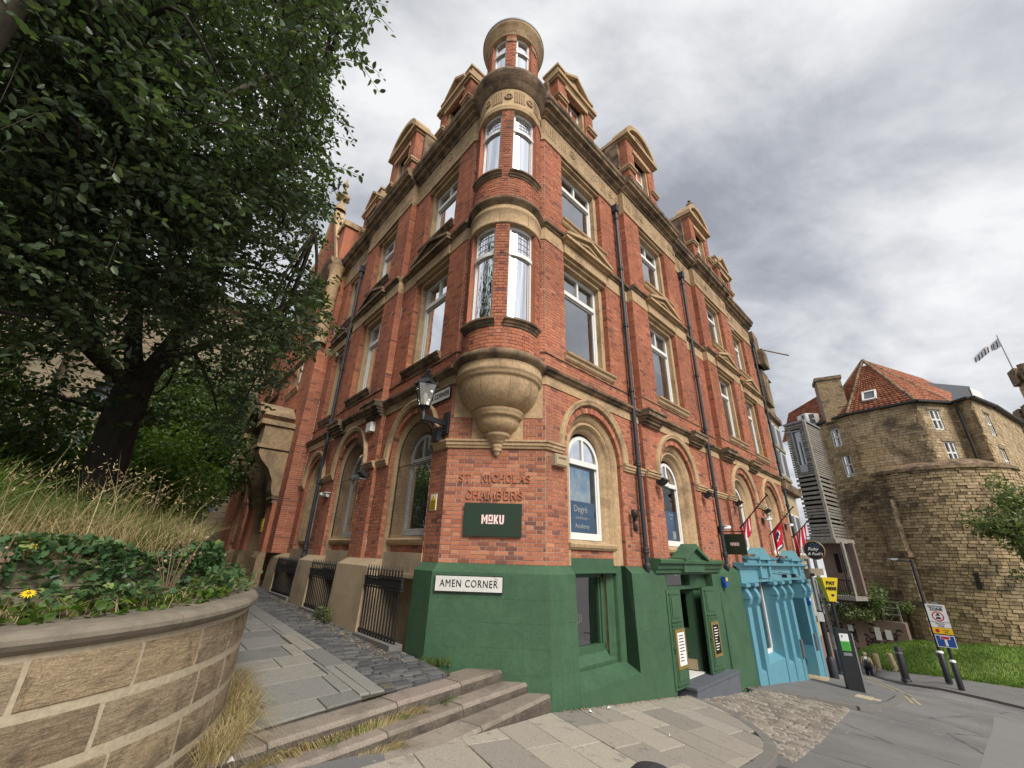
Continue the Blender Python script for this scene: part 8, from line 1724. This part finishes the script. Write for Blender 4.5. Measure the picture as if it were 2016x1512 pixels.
# flags on slanting poles
def flag(label, u, zb, tip_d, tip_z, kind, a=.08, b=.55, drop=.75):
    r = thing('wall_flag', label, 'flag', FR.P(u, .1, zb), group='flags on slanting poles over the blue shop'); p0, p1 = FR.P(u, .05, zb), FR.P(u, tip_d, tip_z); MB().tube([p0, p1], .018, 8).build('pole', 'black_iron', r)
    MB().ball(p1, .03, 6).build('pole_end', 'black_iron', r); n, k = 14, 13; g = np.random.default_rng(int(u * 10))
    pt = lambda x, y: p0.lerp(p1, a + (b - a) * x) - ZUP * (drop * y * (1 - .25 * x)) + ur * (.10 * sin(x * 7 + y * 2) * y) + nr * (-.10 * y * x + .04 * sin(x * 9) * y)
    cells = {}
    for i in range(n):
        for j in range(k):
            x0, x1, y0, y1 = i / n, (i + 1) / n, j / k, (j + 1) / k; xm, ym = (x0 + x1) / 2, (y0 + y1) / 2
            if kind == 'stripes': c_ = 'red_cloth' if int(xm * 9) % 2 == 0 else 'white_cloth'
            else:
                rr = math.hypot((xm - .5) * .8, ym - .38); c_ = 'navy_cloth' if (rr < .17 or ym > .92) else ('white_cloth' if (rr < .22 or ym > .86) else 'red_cloth')
            cells.setdefault(c_, MB()).add([pt(x0, y0), pt(x1, y0), pt(x1, y1), pt(x0, y1)], [(0, 1, 2, 3)], True)
    for c_, mm in cells.items(): mm.build('cloth', c_, r)
flag('red and white striped flag nearest the corner above the blue shop', 8.70, .88, .98, 1.82, 'stripes', .05, .42, .62); flag('red flag with blue star disc in the middle of the three', 11.64, .88, .92, 1.75, 'disc', .10, .48, .95); flag('red and white striped flag above the round sign', 14.45, .88, .92, 1.72, 'stripes', .05, .62, .75)
# wall lantern
A = FL.P(.10, 0, 0); LC = FL.P(.03, .54, 0); wl = thing('wall_lantern', 'black victorian wall lantern on an iron bracket at the alley corner', 'lamp', FL.P(.1, 0, 2.0))
MB().box(FL, .02, .18, 0, .05, 1.95, 2.35).build('wall_plate', 'black_iron', wl); Ga = Frame(FL.P(.10, 0, 0), (LC - A).normalized(), Vector(((LC - A).y, -(LC - A).x, 0)).normalized())
MB().box(Ga, 0, .58, -.022, .022, 2.10, 2.19).build('arm', 'black_iron', wl); m = MB(); m.box(Ga, .12, .46, .022, .026, 2.12, 2.165); m.build('arm_plate', 'gold_paint', wl)
MB().tube([Ga.P(.05, 0, 2.0), Ga.P(.22, 0, 2.03), Ga.P(.36, 0, 2.1)], .014, 6).build('stay', 'black_iron', wl); MB().lathe(Vector((LC.x, LC.y, 0)), [(.045, 2.08), (.05, 2.20), (.03, 2.24), (.05, 2.28), (.09, 2.32), (.11, 2.33)], 12).build('stem', 'black_iron', wl)
def lant(zb, zt, rb, rt):
    q = []
    for k in range(4):
        t = radians(45 + 90 * k + 20); q.append((Vector((LC.x + cos(t) * rb, LC.y + sin(t) * rb, zb)), Vector((LC.x + cos(t) * rt, LC.y + sin(t) * rt, zt))))
    return q
Q = lant(2.33, 2.72, .115, .225)
for k in range(4):
    a, b = Q[k], Q[(k + 1) % 4]; MB().quad([a[0], b[0], b[1], a[1]]).build('pane', 'lamp_glass', wl); MB().tube([a[0], a[1]], .011, 5).build('frame_bar', 'black_iron', wl); MB().tube([a[1], b[1]], .014, 5).build('frame_rail', 'black_iron', wl); MB().tube([a[0], b[0]], .012, 5).build('frame_rail', 'black_iron', wl); MB().tube([a[1], a[1] + ZUP * .07], [.014, .004], 5).build('horn', 'black_iron', wl)
MB().lathe(Vector((LC.x, LC.y, 0)), [(.235, 2.72), (.20, 2.76), (.12, 2.83), (.105, 2.86), (.11, 2.88), (.07, 2.90), (.075, 2.94), (.04, 2.96), (.055, 3.0), (.03, 3.03), (.012, 3.05), (0, 3.12)], 4, -160, 200, smooth=False).build('hood', 'black_iron', wl)
MB().lathe(Vector((LC.x, LC.y, 0)), [(.02, 2.33), (.03, 2.42), (.045, 2.5), (.03, 2.58), (0, 2.6)], 10).build('bulb', 'white_paint', wl)
e = setp(MB().box(FL, .17, .36, .0, .15, 1.83, 2.08).build('junction_box', 'black_iron'), 'black box fixed to the wall under the lantern', 'box')
# alarm boxes, notices, floodlights, cameras
a = thing('alarm_box', 'cream alarm box on the street front beside the corner', 'alarm', FR.P(.3, 0, 1.4)); MB().prism(FR, [(.14, 1.44), (.47, 1.44), (.47, 1.64), (.14, 1.64)], 0, .10).build('case', 'lime_mortar', a); MB().box(FR, .16, .45, .10, .115, 1.46, 1.62).build('cover', 'render_cream', a)
MB().box(FR, .20, .41, .114, .117, 1.56, 1.59).build('print', 'sooty_stone', a)
setp(MB().box(FL, 3.12, 3.38, .08, .20, 2.58, 2.80).build('alarm_box', 'white_paint'), 'white alarm box high on the alley front', 'alarm')
w = thing('warning_sign', 'yellow warning notice on the alley wall near the corner', 'sign', FL.P(.3, 0, .66)); MB().box(FL, .21, .40, .0, .012, .655, .925).build('plate', 'white_paint', w); MB().box(FL, .22, .39, .010, .015, .665, .83).build('yellow_field', 'yellow_plastic', w); MB().prism(FL, [(.25, .84), (.36, .84), (.305, .915)], .01, .016).build('triangle', 'yellow_plastic', w)
m = MB()
for k in range(5): m.box(FL, .24, .37, .014, .018, .68 + k * .03, .692 + k * .03)
m.build('print', 'black_letter', w, kind='stuff')
w = thing('warning_sign', 'small yellow warning notice beside the porch', 'sign', FP.P(9.9, .13, .5)); MB().box(FP, 9.62, 9.90, .13, .142, .45, .85).build('plate', 'yellow_plastic', w); m = MB(); m.box(FP, 9.66, 9.86, .142, .145, .50, .53); m.box(FP, 9.66, 9.86, .142, .145, .57, .60); m.build('print', 'black_letter', w, kind='stuff')
def flood(label, F, u, z, o, mat='black_iron'):
    r = thing('floodlight', label, 'floodlight', F.P(u, o, z), group='floodlights on the brick front'); MB().box(F, u - .03, u + .03, o - .02, o + .10, z, z + .04).build('bracket', mat, r); MB().hexa([F.P(u - .11, o + .10, z - .10), F.P(u + .11, o + .10, z - .10), F.P(u + .11, o + .26, z + .02), F.P(u - .11, o + .26, z + .02), F.P(u - .11, o + .06, z - .04), F.P(u + .11, o + .06, z - .04), F.P(u + .11, o + .20, z + .08), F.P(u - .11, o + .20, z + .08)]).build('head', mat, r)
    MB().box(F, u - .08, u + .08, o + .10, o + .24, z - .13, z - .11).build('lens', 'grey_metal', r)
flood('black floodlight beside the second arched window', FR, 3.75, 1.62, .08); flood('black floodlight between the second arch and the second drainpipe', FR, 6.25, 1.62, .08); flood('black floodlight left of the third arched window', FR, 8.52, 1.62, .08); flood('black floodlight between the third and fourth arched windows', FR, 11.25, 1.62, .08); flood('black floodlight over the alley arch window', FL, 3.02, 1.56, .08)
r = thing('twin_spotlight', 'black twin spotlight beside the first drainpipe', 'spotlight', FR.P(2.6, 0, .74)); MB().box(FR, 2.70, 2.78, 0, .07, .70, .80).build('bracket', 'black_iron', r)
for z_, rr in ((.84, .065), (.58, .045)): MB().lathe(FR.P(2.58, .12, z_), [(0, -.10), (rr, -.08), (rr, .05), (rr * .8, .07), (0, .06)], 12, nv=ur, uv=nr).build('lamp', 'black_iron', r)
MB().tube([FR.P(2.74, .06, .76), FR.P(2.60, .12, .72), FR.P(2.58, .12, .6)], .012, 6).build('arm', 'black_iron', r)
def cctv(label, F, u, z, o):
    r = thing('cctv_camera', label, 'camera', F.P(u, o, z), group='security cameras'); MB().box(F, u - .04, u + .04, o, o + .06, z - .14, z + .04).build('mount', 'black_iron', r); MB().tube([F.P(u - .02, o + .12, z), F.P(u + .25, o + .20, z + .02)], .055, 10).build('body', 'white_paint', r); MB().box(F, u - .06, u + .28, o + .08, o + .22, z + .05, z + .065).build('sun_shield', 'white_paint', r)
cctv('white security camera between the third and fourth arches', FR, 10.95, 1.33, .08); cctv('white security camera beside the second drainpipe', FR, 7.25, .84, .0); cctv('white security camera on a thin conduit at the alley front', FL, 5.4, 1.30, .0); cctv('white security camera near the striped flag over the blue shop', FR, 13.95, 1.33, 0)
for u, nm in ((6.60, 'blue and yellow alarm box beside the green door'), (14.2, 'small blue alarm box on the blue shopfront')):
    r = thing('alarm_box', nm, 'alarm', FR.P(u, .14, -.6)); z_ = -.50 if u < 10 else -1.28; MB().prism(FR, [(u - .08, z_ - .12), (u + .08, z_ - .12), (u + .10, z_), (u + .08, z_ + .13), (u - .08, z_ + .13), (u - .10, z_)], .15, .24).build('case', 'sign_blue', r); MB().box(FR, u - .05, u + .05, .24, .25, z_ + .03, z_ + .11).build('badge', 'sign_yellow' if u < 10 else 'paper', r)
for u, nm in ((10.8, 'first small spotlight on the blue fascia'), (11.85, 'second small spotlight on the blue fascia'), (14.35, 'last small spotlight on the blue fascia')):
    r = thing('fascia_spotlight', nm, 'spotlight', FR.P(u, .2, -.4), group='spotlights on the blue fascia'); MB().tube([FR.P(u - .5, .17, -.30), FR.P(u - .05, .42, -.36)], .010, 6).build('arm', 'black_iron', r); MB().box(FR, u - .06, u + .06, .40, .52, -.44, -.34).build('head', 'black_iron', r)
# window posters
def poster(win, c, p, z0, z1, w, lines, mat, photo=None, o=-.352):
    F = FR; g = p + o; root = MB().box(F, c - w, c + w, g - .012, g - .006, z0, z1).build('poster', mat, win)
    if photo: MB().box(F, c - w, c + w - .12, g - .010, g - .003, z1, photo).build('poster_picture', 'sky_print', win)
    for t_, s_, x_, z_ in lines: put_text(t_, s_, F.P(c + x_, g - .001, z_), ur, nr, 'white_letter', root, name='poster_text')
t = NT('sky_print'); v = t.coord(); cl = t.noise(v, 3.0, 5, .6); t.base(t.ramp(cl, [(.40, (.30, .50, .78)), (.55, (.58, .72, .86)), (.66, (.88, .89, .90))]), .35, .4)
win, p, gg = R_ARCH[0]; poster(win, 1.47, p, .40, .98, .40, [('Degré', .17, -.06, .84), ('~ hair & beauty ~', .065, -.03, .68), ('Academy', .12, -.02, .53)], 'poster_blue', 1.62)
win, p, gg = R_ARCH[1]; poster(win, 4.90, p, .40, 1.10, .40, [('& beauty', .07, .12, 1.02), ('bar', .07, .12, .93)], 'poster_blue'); MB().box(FR, 5.02, 5.18, p - .352, p - .349, .45, .63).build('poster_square', 'paper', win)
win, p, gg = L_ARCH[0]; 
MB().box(FL, 1.02, 1.75, p - .372, p - .366, .40, 1.0).build('poster', 'poster_blue', win)
# wire guards over the two alley arches
def wire(b, win):
    c, k, p = b['ac'], b['k'], low_p(b); r_ = .70 * k; m = MB(); o = p - .12; n = 15
    for i in range(-n, n + 1):
        x = r_ * i / n; zt_ = A_SP + sqrt(max(0, r_ * r_ - x * x)); m.tube([FL.P(c + x, o, .30), FL.P(c + x, o, zt_)], .0022, 3, cap=False)
    z_ = .30
    while z_ < A_SP + r_:
        hw = r_ if z_ < A_SP else sqrt(max(0, r_ * r_ - (z_ - A_SP) ** 2)); m.tube([FL.P(c - hw, o, z_), FL.P(c + hw, o, z_)], .0022, 3, cap=False); z_ += .047
    m.build('wire_mesh', 'pipe_paint', win, kind='stuff'); f = MB(); f.tube([FL.P(c - r_ * cos(radians(t_)), o, A_SP + r_ * sin(radians(t_))) for t_ in range(0, 181, 10)], .012, 6); f.tube([FL.P(c - r_, o, .3), FL.P(c - r_, o, A_SP)], .012, 6); f.tube([FL.P(c + r_, o, .3), FL.P(c + r_, o, A_SP)], .012, 6); f.tube([FL.P(c - r_, o, 1.62), FL.P(c + r_, o, 1.62)], .010, 6); f.build('guard_frame', 'black_iron', win)
wire(LB[0], L_ARCH[0][0]); wire(LB[1], L_ARCH[1][0])
# ------------------------------------------------------------------ people
def skin_body(name, verts, edges, mat, parent, sub=2):
    """verts: (x, y, z, radius); one continuous skinned surface."""
    me = bpy.data.meshes.new(name); me.from_pydata([v[:3] for v in verts], edges, []); o = bpy.data.objects.new(name, me); COL.objects.link(o)
    o.modifiers.new('skin', 'SKIN'); o.modifiers.new('sub', 'SUBSURF').levels = sub
    for i, v in enumerate(verts): me.skin_vertices[0].data[i].radius = (v[3], v[3] * (v[4] if len(v) > 4 else 1)); me.skin_vertices[0].data[i].use_root = (i == 0)
    dg = bpy.context.evaluated_depsgraph_get(); m2 = bpy.data.meshes.new_from_object(o.evaluated_get(dg)); bpy.data.objects.remove(o)
    m2.polygons.foreach_set('use_smooth', np.ones(len(m2.polygons), dtype=bool)); m2.materials.clear()
    return obj(name, m2, mat, parent, local=True)
def person(label, loc, rotz, top, trousers, hair, H=1.62, stoop=.10, bag=None, armf=0.1):
    k = H / 1.70; r = thing('person', label, 'person', loc, rotz)
    S = lambda x, y, z, q, *e: (x * k, y * k, z * k, q * k) + e
    V = [S(0, 0, .92, .13), S(0, -.02, 1.12, .125), S(0, stoop * .6, 1.34, .135), S(0, stoop, 1.46, .06), S(0, stoop + .05, 1.54, .085), S(0, stoop + .07, 1.64, .088),
         S(-.10, 0, .86, .095), S(-.11, .05, .48, .062), S(-.11, -.02, .08, .042), S(-.11, .12, .03, .036), S(.10, 0, .86, .095), S(.11, -.10, .50, .062), S(.11, -.24, .12, .042), S(.11, -.14, .04, .036),
         S(-.19, stoop * .6, 1.37, .062), S(-.25, 0, 1.12, .046), S(-.24, armf, .92, .034), S(-.235, armf + .05, .84, .034), S(.19, stoop * .6, 1.37, .062), S(.25, -.04, 1.12, .046), S(.24, armf - .06, .92, .034), S(.235, armf, .84, .034)]
    E_ = [(0, 1), (1, 2), (2, 3), (3, 4), (4, 5), (0, 6), (6, 7), (7, 8), (8, 9), (0, 10), (10, 11), (11, 12), (12, 13), (2, 14), (14, 15), (15, 16), (16, 17), (2, 18), (18, 19), (19, 20), (20, 21)]
    skin_body('body', V, E_, 'skin', r)
    skin_body('top', [S(0, 0, .90, .155), S(0, -.02, 1.12, .15), S(0, stoop * .6, 1.33, .16), S(0, stoop * .8, 1.40, .10), S(-.16, stoop * .6, 1.36, .085), S(.16, stoop * .6, 1.36, .085)], [(0, 1), (1, 2), (2, 3), (2, 4), (2, 5)], top, r)
    skin_body('trousers', [S(0, 0, .93, .15), S(-.10, 0, .84, .115), S(-.11, .05, .48, .085), S(-.11, -.01, .24, .075), S(.10, 0, .84, .115), S(.11, -.10, .50, .085), S(.11, -.18, .28, .075)], [(0, 1), (1, 2), (2, 3), (0, 4), (4, 5), (5, 6)], trousers, r)
    skin_body('hair', [S(0, stoop + .045, 1.60, .092), S(0, stoop + .05, 1.66, .094), S(0, stoop + .02, 1.56, .07)], [(0, 1), (0, 2)], hair, r)
    for sx in (-1, 1): MB().tube([Vector((sx * .11 * k, (.04 if sx < 0 else -.22) * k, .035)), Vector((sx * .11 * k, (.17 if sx < 0 else -.09) * k, .03))], .04, 8).build('shoe', 'brown_paint', r, local=True)
    m = MB()                                             # face: nose, brow and mouth on the far side of the head, ears at the sides
    m.ball(Vector((0, (stoop + .165) * k, 1.60 * k)), .018 * k, 5); m.wbox(Vector((0, (stoop + .15) * k, 1.555 * k)), (.05 * k, .012, .012)); 
    for sx in (-1, 1): m.ball(Vector((sx * .092 * k, (stoop + .05) * k, 1.60 * k)), .022 * k, 5); m.ball(Vector((sx * .033 * k, (stoop + .142) * k, 1.625 * k)), .011 * k, 4)
    m.build('face', 'skin', r, local=True)
    for sx, ay in ((-1, armf + .05), (1, armf)):         # hands with separate fingers
        h = MB(); b = Vector((sx * .235 * k, ay * k, .84 * k)); h.wbox(b - ZUP * .045 * k, (.03 * k, .07 * k, .08 * k))
        for j in range(4): a0 = b + Vector((0, (-.026 + j * .0175) * k, -.08 * k)); h.tube([a0, a0 + Vector((0, .008 * k, -.035 * k)), a0 + Vector((-sx * .01 * k, .02 * k, -.062 * k))], .0085 * k, 5)
        h.tube([b + Vector((0, .03 * k, -.02 * k)), b + Vector((-sx * .015 * k, .055 * k, -.05 * k)), b + Vector((-sx * .02 * k, .055 * k, -.075 * k))], .010 * k, 5); h.build('hand', 'skin', r, local=True)
    return r
pz_ = -6.26; pp_ = polar(36.95, 34.9, pz_)
person('stooping walker seen from behind in a pale sleeveless top and dark trousers', pp_, radians(-36.75), 'pale_top', 'dark_trousers', 'grey_hair', 1.56, .16)
bk_ = thing('backpack', 'small black backpack on the stooping walker', 'backpack', pp_ + ZUP * 1.0, radians(-36.75)); m = MB(); m.lathe(Vector((0, -.20, .04)), [(0, -.24), (.12, -.22), (.15, -.1), (.145, .08), (.11, .18), (0, .21)], 12); m.build('bag', 'black_iron', bk_, local=True)
for sx in (-1, 1): MB().tube([Vector((sx * .08, -.14, .2)), Vector((sx * .10, .0, .34)), Vector((sx * .10, .14, .28))], .016, 5).build('strap', 'black_iron', bk_, local=True)
pq = polar(34.35, 33.0, -5.75); person('person in a red top partly hidden behind the post at the blue shop', pq, radians(60), 'red_cloth', 'dark_trousers', 'grey_hair', 1.62, .06, armf=.35)
# dark domed bollard top close to the camera

# litter along the wall foot
def scrap(label, p, r_, mat, seed):
    q = random.Random(seed); m = MB(); c_ = Vector(p); pts = [c_ + Vector((cos(k * 1.05) * r_ * q.uniform(.5, 1.2), sin(k * 1.05) * r_ * q.uniform(.5, 1.2), q.uniform(.0, .035))) for k in range(6)]
    m.add([c_ + ZUP * .045] + pts, [(0, i + 1, (i + 1) % 6 + 1) for i in range(6)]); setp(m.build('litter_scrap', mat), label, 'litter', 'litter on the pavement')
scrap('crumpled white paper at the foot of the green wall', FR.P(1.05, .30, zpav(1.05, .3)), .055, 'paper', 1); scrap('smaller white paper scrap beside the steps end', FR.P(.55, .33, zpav(.55, .33)), .035, 'paper', 2); scrap('tiny white scrap lying on the pavement slabs', FR.P(.85, 1.35, zpav(.85, 1.35)), .02, 'paper', 3); scrap('white scrap caught in the dry grass by the planter', (-2.02, 3.95, -1.5), .04, 'paper', 4)
g = np.random.default_rng(140); u_ = g.uniform(0, 8, 420); C = np.array([tuple(FR.P(u, .19 + .10 * r * r, zpav(u, .2) + .012)) for u, r in zip(u_, g.random(420))]); o_ = leaf_cloud('wall_debris', C, .026, 'seed_head', up=1.5, seed=141, aspect=.8); setp(o_, 'thin line of grit and dead leaves along the street wall foot', 'debris', kind='stuff')
C = np.array([tuple(FL.P(u, .40 + .25 * r, zalley(u) + .012)) for u, r in zip(g.uniform(0, 7, 500), g.random(500))]); o_ = leaf_cloud('wall_debris', C, .03, 'seed_head', up=1.5, seed=142, aspect=.8); setp(o_, 'dead leaves scattered on the alley setts', 'debris', kind='stuff')
# domed black bollard whose top just enters the picture at the bottom
bq = Vector((.612, 2.13, 0)); bz = zroad(*ud(bq)); bt = thing('street_bollard', 'black domed bollard cut off by the bottom edge of the picture', 'bollard', Vector((bq.x, bq.y, bz)))
hh = -.772 - bz
MB().lathe(Vector((bq.x, bq.y, bz)), [(.14, 0), (.14, .12), (.105, .16), (.10, hh - .20)], 18).build('shaft', 'black_iron', bt); MB().lathe(Vector((bq.x, bq.y, bz)), [(.10, hh - .20), (.125, hh - .18), (.125, hh - .09), (.11, hh - .05), (.07, hh - .015), (0, hh)], 18).build('cap', 'pipe_paint', bt)
bricks.build('brickwork', 'brick', BUILD, kind='stuff')
mort.build('mortar_bed', 'mortar', BUILD)
